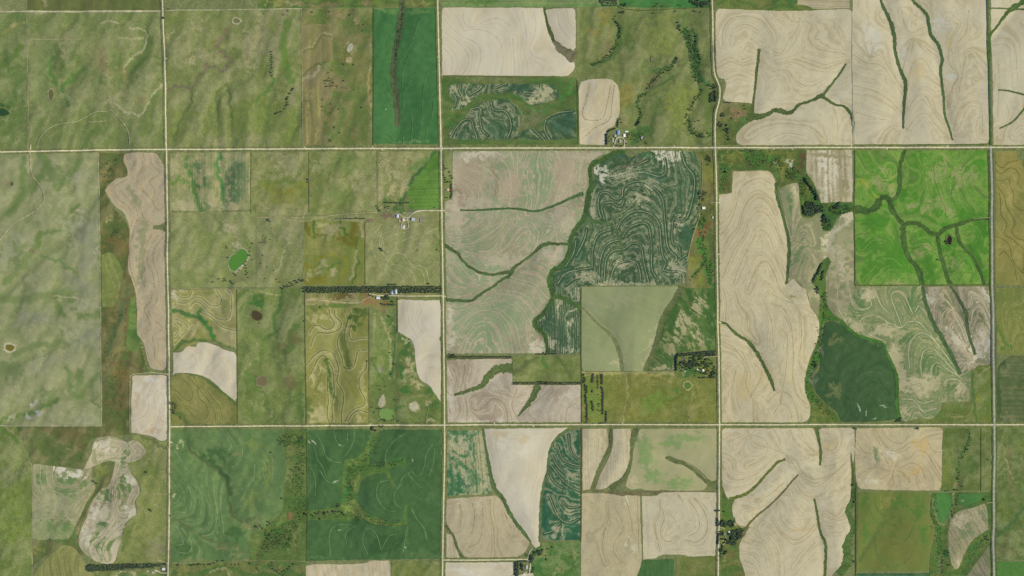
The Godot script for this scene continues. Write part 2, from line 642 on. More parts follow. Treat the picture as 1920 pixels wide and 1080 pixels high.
func build_parcels() -> void:
	var job := WorkerThreadPool.add_group_task(paint, parcels.size(), -1, true)
	WorkerThreadPool.wait_for_group_task_completion(job)
	# small parcels share their pictures' sheets: shelves 1024 wide
	var sheets := []
	var x := 0
	var y := 0
	var tall := 0
	for f in parcels:
		var im: Image = f.picture
		if im.get_width() * im.get_height() > 22000 or im.get_height() > 400:
			f.skin = skin(im)
			continue
		if x + im.get_width() > 1024:
			x = 0
			y += tall + 2
			tall = 0
		if sheets.is_empty() or y + im.get_height() > 1024:
			sheets.append(Image.create_empty(1024, 1024, false, Image.FORMAT_RGB8))
			x = 0
			y = 0
			tall = 0
		sheets[-1].blit_rect(im, Rect2i(Vector2i.ZERO, im.get_size()), Vector2i(x, y))
		f.sheet = sheets.size() - 1
		f.place = Vector2(x, y)
		x += im.get_width() + 2
		tall = maxi(tall, im.get_height())
	var shared := []
	for s in sheets:
		shared.append(skin(s))
	for f in parcels:
		level += 0.01
		var m := drape(f.poly, level, f.box)
		if f.has("sheet"):
			var a := m.surface_get_arrays(0)
			var uv: PackedVector2Array = a[Mesh.ARRAY_TEX_UV]
			for k in uv.size():
				uv[k] = (f.place + uv[k] * f.box.size) / 1024.0
			m = mesh_of(a[Mesh.ARRAY_VERTEX], a[Mesh.ARRAY_NORMAL], uv)
		var o := put(f.called, m, shared[f.sheet] if f.has("sheet") else f.skin)
		tag(o, f.label, f.get("category", "field"), f.get("group", ""))
		var k := 0
		for t in f.get("terraces", []):
			if f.has("tc"):
				k += 1
				put("terrace", strip_mesh(smooth(pts(t), false, 4.0), [f.get("tw", 1.6)], level + 0.005 + 0.002 * k, f.get("th", 0.8), 0.3), rough_ground(f.tc, true), o)
		f.picture = null

func skin(im: Image) -> StandardMaterial3D:
	var m := StandardMaterial3D.new()
	m.albedo_texture = ImageTexture.create_from_image(im)
	m.texture_repeat = false
	m.roughness = 1.0
	m.metallic_specular = 0.08
	return m

# ---------------------------------------------------------------- the looks of crops, bare soil and grass
const BARE := {"a": "cfc2aa", "b": "c6b699", "g": 0.06, "s": "d6cab4", "ss": 0.4, "sf": 0.6, "l": "b0a48a", "ls": 0.15}
const TAN := {"a": "c1b393", "b": "b8a884", "g": 0.09, "s": "cfc3a6", "ss": 0.6, "sf": 0.8, "sw": 0.6, "warp": 9.0, "l": "a5936b", "ls": 0.55, "lp": 4.6, "tc": "b0a07a", "tw": 1.0, "th": 0.2, "follow": 0.8}
const STUBBLE := {"a": "b6a68c", "b": "a9a083", "g": 0.14, "s": "7f8c62", "ss": 0.7, "sf": 1.25, "st": 0.49, "sw": 0.42, "l": "95806a", "ls": 0.45, "tc": "c0ae92", "tw": 1.0, "th": 0.4, "follow": 1.6, "halo": "a8957c", "hs": 0.3, "hw": 2.0}
const DARKROWS := {"a": "425c3d", "b": "4b6745", "g": 0.22, "s": "a39c7a", "ss": 0.75, "sf": 1.35, "sw": 0.64, "st": 0.57, "bs": 0.6, "l": "2f5035", "ls": 0.4, "tc": "a8a381", "tw": 1.1, "th": 0.4, "follow": 1.6, "halo": "35573b", "hs": 0.9, "hw": 3.4}
const CROP := {"a": "4a6d3d", "b": "557846", "g": 0.1, "s": "5b7a4c", "ss": 0.45, "sf": 0.55, "l": "3b5a35", "ls": 0.3, "tc": "6a8458", "tw": 1.0, "th": 0.5, "follow": 0.6}
const PASTURE := {"a": "979569", "b": "888953", "g": 0.3, "s": "989468", "ss": 0.35, "sf": 0.05, "st": 0.6, "warp": 60.0, "wet": 0.4, "v": "77834f", "c": "aaa47a", "category": "pasture"}
const PALE := {"a": "929666", "b": "9d9c6f", "g": 0.2, "s": "7a8257", "ss": 0.4, "sf": 0.05, "st": 0.58, "warp": 70.0, "wet": 0.4, "v": "757f50", "c": "a5a07c", "category": "pasture"}
const ROUGH := {"a": "6f713f", "b": "5b6b38", "g": 0.28, "s": "867d55", "ss": 0.5, "sf": 0.08, "st": 0.55, "warp": 50.0, "wet": 0.45, "v": "56703a", "category": "rough grass"}
const CREEK := {"a": "58733a", "b": "6f7945", "g": 0.36, "s": "456a34", "ss": 0.6, "sf": 0.12, "st": 0.55, "warp": 40.0, "category": "rough grass"}
const HAY := {"a": "8f8f4e", "b": "7f8643", "g": 0.12, "s": "a39a62", "ss": 0.5, "sf": 0.35, "st": 0.55, "l": "757a3a", "ls": 0.25, "tc": "5f6d35", "tw": 1.3, "th": 0.5}

func _ready() -> void:
	var cam := Camera3D.new()
	cam.name = "camera"
	cam.position = Vector3(0, 9000, 0)
	cam.rotation_degrees = Vector3(-90, 0, 0)
	cam.fov = rad_to_deg(2.0 * atan(540.0 * U / 9000.0))
	cam.near = 50.0
	cam.far = 60000.0
	add_child(cam)
	cam.current = true
	var sky := ProceduralSkyMaterial.new()
	sky.sky_top_color = Color(0.24, 0.42, 0.72)
	sky.sky_horizon_color = Color(0.62, 0.72, 0.84)
	sky.ground_bottom_color = Color(0.3, 0.3, 0.2)
	sky.ground_horizon_color = Color(0.55, 0.6, 0.6)
	sky.sky_energy_multiplier = 1.0
	var env := Environment.new()
	env.background_mode = Environment.BG_SKY
	env.sky = Sky.new()
	env.sky.sky_material = sky
	env.tonemap_mode = Environment.TONE_MAPPER_LINEAR
	env.tonemap_exposure = EXPOSURE
	env.sdfgi_enabled = true
	env.ssao_enabled = true
	env.ssil_enabled = true
	var world := WorldEnvironment.new()
	world.name = "world"
	world.environment = env
	add_child(world)
	var sun := DirectionalLight3D.new()
	sun.name = "sun"
	sun.light_color = Color(1.0, 0.95, 0.86)
	sun.light_energy = 1.35
	sun.light_angular_distance = 0.5
	sun.shadow_enabled = true
	sun.rotation_degrees = Vector3(-46, 86, 0)
	add_child(sun)

	rng.seed = 20
	for i in 256:
		var v := pow((i / 255.0 + 0.055) / 1.055, 2.4) if i > 10 else i / 255.0 / 12.92
		lut_r.append(tone(v / LIT.x))
		lut_g.append(tone(v / LIT.y))
		lut_b.append(tone(v / LIT.z))
	big = noise_bytes(noise(3, 110.0, 4))
	mid = noise_bytes(noise(4, 15.0, 3))
	fine = noise_bytes(noise(5, 3.2, 2))
	var line := noise(6, 9.0, 3)
	for i in 4096:
		streaks.append(clampf(line.get_noise_1d(i) * 0.9 + 0.5, 0.0, 1.0))
	var im := noise(8, 26.0, 5).get_seamless_image(512, 512)
	im.convert(Image.FORMAT_RGB8)
	var data := im.get_data()
	for i in data.size():
		data[i] = 196 + data[i] * 59 / 255
	speckle = ImageTexture.create_from_image(Image.create_from_data(512, 512, false, Image.FORMAT_RGB8, data))
	make_land(DRAINS, PONDS)
	make_ground()
	fields()
	build_parcels()
	lines()
	waters()
	roads()
	farms()
	trees()

const EXPOSURE := 1.55
const LIT := Vector3(1.575, 1.57, 1.777)      # how bright a white, level surface comes out in this light

func tone(v: float) -> int:
	v = clampf(v, 0.0, 0.9)
	return int(round(255.0 * (1.055 * pow(v, 1.0 / 2.4) - 0.055 if v > 0.0031308 else v * 12.92)))

const PONDS := [[446, 488, 20], [96, 178, 9], [444, 38, 9], [482, 587, 12], [490, 713, 12], [18, 651, 14], [726, 774, 16], [1780, 450, 8], [1289, 722, 9], [715, 755, 14], [778, 762, 14], [10, 209, 16], [658, 89, 7], [655, 112, 8]]
const DRAINS := [
	"430,50 405,92 424,108 412,130 380,130 360,160 315,166", "405,180 408,225 411,275", "425,170 436,265", "358,170 340,225 325,262", "512,170 500,210 490,275",
	"754,0 738,110 746,238", "1020,17 1039,78 1078,107 1085,150 1060,185 1000,200 950,180 880,190 830,240", "1160,50 1156,75 1130,115 1085,130", "1285,25 1300,95 1315,160 1290,240 1310,275",
	"1222,150 1205,180 1190,245", "1424,92 1413,210", "1587,120 1545,180", "1340,240 1425,222 1497,195 1540,180 1582,200 1600,250", "1655,0 1685,120 1694,240", "1712,0 1742,55 1769,180 1787,262", "1920,5 1858,75",
	"275,100 235,140", "95,110 100,155 96,178 110,170 152,128", "0,210 90,190", "220,285 150,420 60,500 0,560", "190,450 240,420 300,428", "0,690 130,640 190,600", "0,800 100,750 190,740",
	"352,292 370,395", "410,285 420,395", "815,285 775,330 748,380 640,400", "325,585 385,610 443,650", "530,550 500,620 510,700 490,790", "622,640 625,780", "735,590 740,680 725,775 700,800", "708,806 693,860 650,880 660,975 575,965 500,1000 480,1050",
	"863,394 1000,397 1095,362", "836,463 910,514 960,509 1020,460 1068,457", "836,562 910,548 962,508", "1150,285 1110,310 1090,415 1035,508 1033,545 1002,605 1026,662", "1040,558 1090,585", "1108,413 1162,450 1170,490",
	"1092,575 1150,632 1167,697", "1275,540 1240,600 1210,695", "1315,400 1330,470 1320,530", "852,740 905,725 962,688", "1008,722 972,780", "906,806 930,920 993,1010", "1068,808 1028,870 1012,1010",
	"1142,803 1135,860 1110,919", "1190,803 1182,870 1140,920", "1250,858 1310,885 1343,910", "1351,605 1400,640 1452,732", "1455,345 1477,440 1474,532", "1602,392 1650,370 1672,395 1700,421 1757,440 1853,411", "1695,281 1685,365", "1694,421 1728,533", "1757,440 1778,530", "1795,425 1845,533",
	"1450,290 1520,390 1555,430 1547,480 1547,540 1537,640 1518,695 1520,745 1570,790", "1783,537 1832,670", "1730,540 1755,620 1800,700", "1545,600 1655,643 1686,785", "1472,860 1400,925 1370,937", "1497,890 1395,1000", "1531,803 1538,872", "1527,935 1547,1080", "1596,852 1600,1050", "1655,977 1608,1050", "1790,840 1795,910 1770,990 1760,1080", "1855,1020 1800,1070",
	"345,805 355,845 420,900 430,960 470,990", "250,860 205,870 165,970 140,1015"]

func make_ground() -> void:
	var v := PackedVector3Array()
	var n := PackedVector3Array()
	for j in GH - 1:
		for i in GW - 1:
			var o := Vector2(GX0 + i * G, GY0 + j * G)
			var c := [o, o + Vector2(G, 0), o + Vector2(G, G), o + Vector2(0, G)]
			for k in [0, 1, 2, 0, 2, 3]:
				v.append(spot(c[k]))
				n.append(normal(c[k]))
	# out to the horizon
	var a := Vector2(GX0, GY0)
	var b := Vector2(GX0 + (GW - 1) * G, GY0 + (GH - 1) * G)
	var far := 9000.0
	for r in [[-far, -far, far, a.y], [-far, b.y, far, far], [-far, a.y, a.x, b.y], [b.x, a.y, far, b.y]]:
		var c := [Vector2(r[0], r[1]), Vector2(r[2], r[1]), Vector2(r[2], r[3]), Vector2(r[0], r[3])]
		for k in [0, 1, 2, 0, 2, 3]:
			v.append(Vector3((c[k].x - MID.x) * U, 0, (c[k].y - MID.y) * U))
			n.append(Vector3.UP)
	put("ground", mesh_of(v, n), rough_ground("7b8352")).set_meta("kind", "structure")

# ---------------------------------------------------------------- parcels of land, north to south
func fields() -> void:
	fields_north_west()
	fields_north_east()
	fields_middle_west()
	fields_middle()
	fields_middle_east()
	fields_south_west()
	fields_south_east()

func fields_north_west() -> void:
	parcel("pasture", PASTURE, "small pale pasture corner west of the fence north of the top-left track", "-120,-90 50,-90 50,20 -120,22", {"a": "87895c", "b": "797f4c"})
	parcel("hay_field", HAY, "brownish green hay field with curving mown lines, north of the straight pale track", "51,-90 303,-90 304,19 51,20", {"a": "6e7042", "b": "5f6c3a", "s": "7b7b4c", "terraces": ["78,-10 80,10 85,20", "150,-10 155,8 152,20", "218,-20 220,5 228,18", "170,-20 172,5 170,19"], "blots": [["9a9470", 0.7, "82,10,6,10"]]})
	parcel("pasture", PASTURE, "narrow green pasture with a small dark pool, on the photo's left edge", "-120,23 51,23 53,282 -120,286", {"a": "72804a", "b": "647a40",
		"marks": [["5f7a38", 14, 0.8, "-10,130 20,110 45,85"], ["8f8a50", 8, 0.7, "5,60 25,48 45,42"], ["5a7a3c", 10, 0.6, "22,190 35,160 42,140"], ["62783e", 16, 0.7, "45,200 20,240 -10,260"], ["8a8a62", 4, 0.7, "-10,215 10,222 22,205 50,197 60,192"]], "blots": [["a59a68", 0.8, "25,48,10,4"], ["3b5a34", 0.9, "8,207,16,9"]]})
	parcel("pasture", PASTURE, "wide olive pasture with a pale trampled hub of cattle tracks", "52,23 303,22 308,120 310,278 54,282", {"a": "7b844f", "b": "6d7d43",
		"marks": [["4f7a36", 6, 0.8, "97,105 92,125 99,150 104,160"], ["55783a", 8, 0.8, "112,168 125,155 140,140 155,126"], ["55743c", 7, 0.7, "120,172 127,190 132,200"], ["64783e", 26, 0.8, "282,75 268,105 250,125 230,142"], ["66773f", 20, 0.7, "290,180 275,215 268,250"], ["64763e", 18, 0.7, "105,85 115,110 118,140"], ["5e7840", 12, 0.7, "160,278 168,255 185,240"],
			["a8a27c", 3.4, 0.85, "190,42 205,41 222,45"], ["a8a27c", 3.4, 0.85, "245,52 262,54 275,62 272,80 268,92 250,105 238,120 230,135"], ["a29c72", 3, 0.8, "225,73 250,73 268,71"], ["a9a37b", 3.6, 0.85, "302,158 290,172 280,190 272,205 265,215 248,214 232,208 218,195"], ["5f7a3e", 4, 0.6, "195,145 205,160 208,178"], ["66783f", 9, 0.7, "190,153 205,162 212,178"], ["989266", 10, 0.7, "190,85 195,110 205,150 210,180"], ["9c966b", 9, 0.7, "240,175 222,178 206,186"]],
		"blots": [["9d976c", 0.8, "208,187,14,10", ], ["8a7f54", 0.7, "190,110,16,26,-20 235,140,10,20 262,195,10,8"], ["97926a", 0.7, "75,30,16,6 130,85,12,30 300,30,5,12 280,145,20,8 125,180,14,4,30"], ["708050", 0.6, "85,130,14,60"]]})
	parcel("pasture", PASTURE, "broad pasture crossed by a brown winding stream bed, between the road and the long fence", "306,21 480,18 566,17 568,275 313,278 310,130", {"a": "7f8550", "b": "74803f",
		"marks": [["85775a", 9, 0.85, "434,48 425,60 412,72 406,90 415,100"], ["80725a", 6, 0.85, "415,98 426,108 423,125 412,131 398,124 385,123 378,138"], ["7b7058", 4.5, 0.85, "378,138 368,150 358,165 345,163 330,161 314,167"], ["9c9472", 2.2, 0.7, "424,126 421,145 422,155"], ["5f6f3c", 4, 0.7, "412,165 403,182 408,215 411,275"], ["5f7138", 4, 0.7, "424,158 430,185 435,225 436,268"], ["5c6d3a", 4, 0.75, "360,170 358,190 345,215 332,240 325,265"], ["767a45", 10, 0.6, "352,240 340,262"], ["a8a07a", 2.5, 0.7, "313,72 325,58 330,52"], ["a29b72", 3, 0.55, "325,82 350,58 372,35"], ["4f7a38", 5, 0.7, "511,110 512,140 505,165 488,180 478,195"], ["948a68", 8, 0.85, "545,5 533,30 524,65 518,95 515,140"], ["8d8465", 7, 0.8, "566,155 550,180 540,205"], ["5b7d34", 18, 0.7, "540,40 532,90 545,150"], ["a09a74", 2.2, 0.7, "503,232 498,255 494,275"]],
		"blots": [["a8a07a", 0.8, "355,117,9,7"], ["98916a", 0.75, "380,105,26,14 490,60,14,40 480,110,12,30 372,45,20,12 465,90,8,40 400,262,20,12 475,262,14,16"], ["6f813c", 0.7, "500,220,20,40 545,240,16,40 465,220,12,40"]]})
	parcel("pasture", ROUGH, "rough brush-dotted pasture with two pale dugouts between the tilled strip and the green crop", "567,17 700,15 700,272 610,274 568,275", {"a": "777944", "b": "6b7a3c",
		"marks": [["5d7a3a", 7, 0.8, "626,165 635,195 645,215 638,240 622,265"], ["a59a5e", 3.4, 0.8, "695,120 690,150 692,180 695,205 692,255"], ["5b7038", 12, 0.6, "690,60 682,85 672,95"]],
		"blots": [["8b7d58", 0.8, "640,22,26,9 622,150,20,18 610,170,8,20 640,160,14,10"], ["9d9368", 0.8, "655,97,10,14 668,43,5,8"], ["5d7438", 0.7, "590,35,14,9 660,180,25,20 680,225,16,30 605,120,5,8"], ["4b6a34", 0.7, "682,50,8,16"], ["8d8050", 0.6, "622,215,14,24"]]})
	parcel("tilled_strip", HAY, "long brown tilled strip with pale curved headlands west of the brush pasture", "567,47 624,45 626,114 605,116 606,190 609,272 569,274 567,150", {"a": "8c8158", "b": "80784e", "s": "9a8f62", "ss": 0.5, "sf": 0.3, "dir": 90.0,
		"marks": [["a29a72", 3, 0.8, "569,95 585,88 598,70 608,63 618,66 625,72"], ["6c6e3e", 3, 0.8, "569,97 586,91 600,72 609,66 620,69"], ["5f6a38", 3, 0.8, "569,142 583,128 595,121 604,121"], ["a99f78", 6, 0.8, "570,152 585,145 598,128"], ["a49a52", 3.5, 0.8, "577,165 576,200 575,270"], ["a49a52", 3, 0.7, "598,160 597,215"], ["6b6c40", 4, 0.7, "569,188 580,190 585,210 587,240"], ["77764a", 9, 0.6, "590,48 582,65 575,80"]], "blots": [["a69c58", 0.8, "600,252,6,14 582,175,8,8"], ["6f7540", 0.5, "605,52,16,4"]]})
	parcel("crop_field", CROP, "deep green crop strip split by a long brown waterway, west of the second road", "700,17 746,15 820,15 823,110 825,200 825,265 818,270 703,270 700,266", {"a": "406f3e", "b": "4a7844", "s": "5a8a4c", "ss": 0.12, "sf": 0.6, "ls": 0.0, "dir": 88.0, "warp": 2.0, "g": 0.06, "tc": "558048", "tw": 1.8, "th": 2.2, "terraces": ["789,35 782,50 776,68 773,80 760,98 750,115", "800,66 790,80 768,103 757,125 753,165", "781,135 765,158 757,180 755,205", "800,134 794,170 790,230 785,265", "812,190 810,220 800,245 798,268", "724,62 728,100 736,145", "720,140 730,165 740,190", "721,172 735,198 742,206", "706,255 725,252 740,264", "752,243 756,258 755,269", "770,215 773,235 770,265"],
		"blots": [["6f8f4c", 0.7, "725,22,20,4 785,22,24,4"], ["4f7f3e", 0.6, "735,140,5,60"], ["c5c0a5", 0.9, "785,41,1.5,5,20 724,206,2.5,1.5"], ["8a9a5c", 0.6, "770,267,30,2.5"]]})
	parcel("grass_strip", CREEK, "narrow mixed grass strip along the top edge, west of the second road", "484,-90 820,-90 820,14 700,14 566,16 484,17", {"a": "7b7f49", "b": "6a7a3c", "category": "grass strip", "blots": [["8f7558", 0.85, "615,9,35,5 690,8,10,8 560,8,8,8"], ["9a9450", 0.8, "790,8,22,8 520,6,18,8"], ["4c6f34", 0.8, "650,12,50,3 570,3,8,6"], ["a59a78", 0.7, "545,10,16,4"]]})

func fields_north_east() -> void:
	parcel("crop_strip", CROP, "light green crop strip along the top edge east of the second road", "826,-90 1155,-90 1160,13 1085,14 828,13", {"a": "5f8645", "b": "7d9258", "s": "9a9a68", "ss": 0.6, "sf": 0.25, "category": "crop strip", "blots": [["547a38", 0.7, "900,5,40,6"], ["8a9a5a", 0.6, "1010,4,40,6"]], "marks": [["46602e", 3, 0.7, "917,0 908,13"]]})
	parcel("crop_strip", CROP, "bright green crop strip along the top edge between two clumps of trees", "1160,-90 1333,-90 1334,14 1285,16 1160,14", {"a": "3f7a3c", "b": "4e8040", "category": "crop strip", "blots": [["5f6f3a", 0.8, "1180,12,20,4 1240,12,20,3"], ["3d5634", 0.8, "1140,6,24,8"]]})
	parcel("fallow_field", BARE, "pale bare field with faint curving contour lines, north of the mottled drainage field", "829,19 833,15 1019,15 1021,22 1026,42 1036,62 1039,83 1052,95 1060,106 1073,112 1078,123 1074,134 1064,142 1045,143 829,143 829,80", {"tc": "b5a999", "tw": 0.9, "th": 0.25, "terraces": ["832,35 850,55 870,70 895,83 902,105 893,140", "853,25 862,42 872,58 885,55 915,60 935,75 943,105 940,140", "832,60 860,80 878,105 877,125 865,142", "870,20 871,42 884,52 905,42 935,35 958,50", "979,20 985,50 988,72 983,100 989,120 990,142", "1000,20 1005,45 1002,68 993,92 1000,105 1020,112 1033,125 1028,135", "961,70 964,110 965,142", "833,90 848,112 845,138"]})
	parcel("fallow_field", BARE, "small pale bare field across the narrow waterway from the large bare field", "1023,19 1027,17 1074,17 1078,20 1079,88 1075,95 1058,88 1043,79 1032,55", {"a": "ccbea4", "terraces": ["1045,25 1050,50 1070,75"], "tc": "b5a999", "tw": 0.8, "th": 0.2})
	parcel("grass_drain", CREEK, "olive grass drainage between the dark mottled crop blocks, south of the large bare field", "829,145 1083,145 1086,170 1086,272 829,272", {"a": "6c7742", "b": "5b733c", "category": "rough grass", "blots": [["7d7a58", 0.7, "1000,220,24,16 985,235,12,10 1055,103,14,9,35"], ["4b7038", 0.8, "1050,180,14,16 850,240,8,14"], ["858060", 0.6, "920,150,60,4"]], "marks": [["4d7d3a", 5, 0.8, "1075,150 1062,180 1045,195 1000,205 985,190 965,175"], ["5b7f3c", 8, 0.7, "900,185 880,195 850,215 842,235"], ["8a8468", 3, 0.7, "960,192 975,205 980,225"]]})
	parcel("crop_field", DARKROWS, "dark green mottled crop block with pale patches along the north side of the drainage", "841,161 860,157 1039,158 1044,165 1048,178 1045,186 1005,197 992,196 978,183 958,174 930,175 905,176 888,186 872,200 855,208 846,208 850,190 841,175", {"terraces": ["864,160 862,172 870,185 867,198", "905,160 895,170 880,178", "1010,160 1008,172 998,178 985,177", "845,172 855,185 852,200", "930,165 940,160 950,157"], "blots": [["b3aa85", 0.85, "1020,175,20,14 850,168,8,6 872,186,7,8 1000,190,10,4"], ["345842", 0.7, "975,165,25,6"]]})
	parcel("crop_field", DARKROWS, "dark green striped crop block with looping terraces along the drainage's south-west side", "843,259 842,252 850,240 868,224 885,204 905,192 950,186 960,194 972,205 976,220 974,238 968,243 976,262 960,262 855,262", {"terraces": ["845,258 852,245 868,226 882,224 888,240 895,262", "900,204 900,225 905,245 915,255", "920,190 925,205 945,208 955,220 958,240 950,262", "880,205 900,203 902,215"], "blots": [["3b6244", 0.5, "940,240,16,20"], ["aaa27f", 0.6, "845,255,5,8 880,208,12,4"]]})
	parcel("crop_field", DARKROWS, "dark green speckled crop block in the south-east corner of the drainage", "978,262 970,246 985,244 998,240 1012,248 1024,222 1045,212 1060,207 1076,206 1080,212 1080,260 1060,262", {"terraces": ["998,240 1008,250 1022,264", "1024,222 1045,212 1075,208", "1030,262 1020,240 1024,224"], "ss": 0.45, "blots": [["35604a", 0.6, "1055,235,20,20"]]})
	parcel("fallow_field", BARE, "cream bare field with a U-shaped contour mark, beside the farmstead with the ring drive", "1086,165 1090,153 1100,150 1140,148 1151,153 1158,162 1161,175 1161,213 1156,228 1151,236 1140,242 1135,250 1135,272 1087,271 1084,250 1083,180", {"a": "c8b895", "b": "c0ae8a", "tc": "b09a6c", "tw": 2.0, "th": 0.3, "terraces": ["1106,156 1098,190 1092,212 1096,223 1110,226 1128,223 1136,205 1145,160", "1152,160 1147,195 1142,225 1115,240 1095,258"]})
	parcel("pasture", PASTURE, "rolling green pasture with dark wooded gullies, north of the farmstead with the ring drive", "1081,15 1334,15 1336,110 1343,145 1349,170 1348,195 1342,225 1341,273 1165,272 1161,160 1140,147 1090,148 1082,140", {"a": "727b46", "b": "66743f", "s": "8a8a52",
		"marks": [["3c6a34", 5, 0.8, "1160,55 1162,75 1150,95 1140,108 1128,118 1112,120"], ["57753a", 9, 0.7, "1163,60 1160,85 1150,105"], ["8c8656", 4, 0.6, "1200,95 1185,112 1165,128"], ["917d4e", 3, 0.7, "1148,55 1140,80 1144,95 1130,112"], ["3d6e38", 14, 0.85, "1284,55 1292,75 1298,100 1303,125 1312,150"], ["3a6436", 8, 0.8, "1300,60 1305,85 1312,112"], ["4f7a3a", 6, 0.8, "1285,25 1278,48 1288,58"], ["3f6a36", 5, 0.8, "1270,108 1255,125 1240,130 1225,132"], ["4a6a38", 4, 0.8, "1262,145 1245,155 1228,165 1212,172"], ["54733a", 3, 0.8, "1212,172 1198,182 1195,195 1202,210 1190,235"], ["9a9464", 3, 0.7, "1302,145 1304,155 1307,160"], ["577a38", 4, 0.8, "1310,160 1312,175 1295,200 1290,215 1295,240 1305,250 1325,258 1338,245"], ["9c9260", 6, 0.7, "1308,185 1295,205 1284,225 1280,250"], ["8b8a50", 4, 0.6, "1250,20 1255,40 1260,60"], ["6c6a40", 4, 0.7, "1222,185 1222,270"], ["5b713a", 10, 0.6, "1228,180 1225,220 1222,260"]],
		"blots": [["8d8342", 0.75, "1130,35,14,20 1112,60,12,14 1180,165,12,16 1175,190,16,20 1258,195,4,10"], ["74704a", 0.85, "1228,148,20,11,-35 1136,95,8,20"], ["6a6248", 0.8, "1269,112,6,8"], ["3f6e34", 0.75, "1195,255,22,14 1310,120,8,14 1328,165,8,10"], ["8f8456", 0.7, "1168,228,8,14"], ["566f34", 0.6, "1320,200,16,30 1180,75,10,30"], ["7e8a3e", 0.6, "1240,60,24,34 1270,200,18,50 1290,175,16,16"]]})
	parcel("grass_strip", CREEK, "olive grass strip along the top edge east of the third road", "1336,-90 1592,-90 1592,16 1480,20 1342,16", {"a": "7a7c45", "b": "6b7a3c", "category": "grass strip", "blots": [["3f6a38", 0.8, "1455,8,14,9 1487,5,10,8"]]})
	parcel("stubble_field", TAN, "small tan stubble corner with ruled stripes at the top edge", "1502,-90 1592,-90 1592,16 1528,17 1515,12 1495,9", {"dir": 3.0, "warp": 1.0, "s": "9a8a66", "ss": 0.6})
	parcel("stubble_field", TAN, "tan contour-tilled field with a forked green waterway, east of the winding third road", "1342,24 1347,18 1478,21 1590,18 1597,24 1598,120 1600,272 1392,272 1382,268 1380,256 1388,240 1408,227 1425,220 1418,214 1409,208 1412,195 1404,193 1360,190 1354,184 1361,160 1358,149 1349,146 1343,141 1341,100", {"ls": 0.35, "terraces": ["1355,85 1356,55 1370,36 1395,31 1425,38 1445,62 1450,80", "1368,85 1373,60 1392,47 1418,55 1432,75", "1440,88 1462,100 1478,75 1495,55 1500,25", "1455,120 1490,112 1520,120 1545,128 1590,112", "1445,135 1475,133 1490,150 1515,162 1545,150", "1470,24 1485,40 1520,46 1515,70 1530,90 1590,102", "1345,120 1370,108 1390,118 1410,112", "1360,150 1385,140 1408,150", "1400,255 1430,238 1470,232 1520,240 1545,262", "1440,262 1470,250 1510,255", "1560,200 1570,225 1568,265"], "blots": [["c8bda3", 0.6, "1575,190,10,20 1500,220,16,8"]]})
	parcel("stubble_field", TAN, "tan contour-tilled field with two long green waterways, in the photo's top right", "1597,-90 1849,-90 1852,60 1854,150 1855,260 1850,269 1800,271 1602,272 1599,150", {"a": "c4b698", "ls": 0.35, "tc": "b2a17a", "terraces": ["1600,62 1604,80 1615,92 1632,107 1642,98 1650,95 1665,125 1690,165", "1600,102 1622,117 1650,123 1672,148 1694,180", "1690,148 1699,105 1710,74 1722,76 1738,92 1760,108", "1703,165 1708,130 1718,112 1732,112 1745,132 1767,160", "1702,205 1722,178 1736,182 1750,208 1768,232", "1700,245 1720,217 1736,213 1755,235 1780,258", "1600,160 1640,172 1670,190 1692,212", "1645,268 1665,240 1690,237 1710,246", "1775,40 1797,46 1785,65 1778,95 1780,120 1796,143 1785,165 1778,200", "1797,175 1805,130 1812,100 1822,95 1838,110 1851,126", "1787,245 1800,205 1822,190 1838,196 1842,250", "1690,20 1705,60 1735,50", "1815,20 1810,60 1795,80", "1605,210 1640,222 1668,225"], "blots": [["c9c3b4", 0.7, "1635,70,16,30 1760,50,12,10 1785,145,8,14 1690,100,6,14"], ["c6b07c", 0.6, "1780,85,4,24 1715,140,14,20"]]})
	parcel("stubble_field", TAN, "pale tan field cut by green waterways in the photo's top right corner", "1856,-90 1990,-90 1990,275 1862,274 1860,150 1857,20", {"a": "c5b99d", "terraces": ["1862,75 1885,72 1900,85 1905,130 1908,155", "1870,110 1872,150 1870,220", "1885,190 1890,215 1875,255", "1900,245 1915,235 1935,240", "1930,100 1925,150 1950,200"], "tc": "b5a580"})

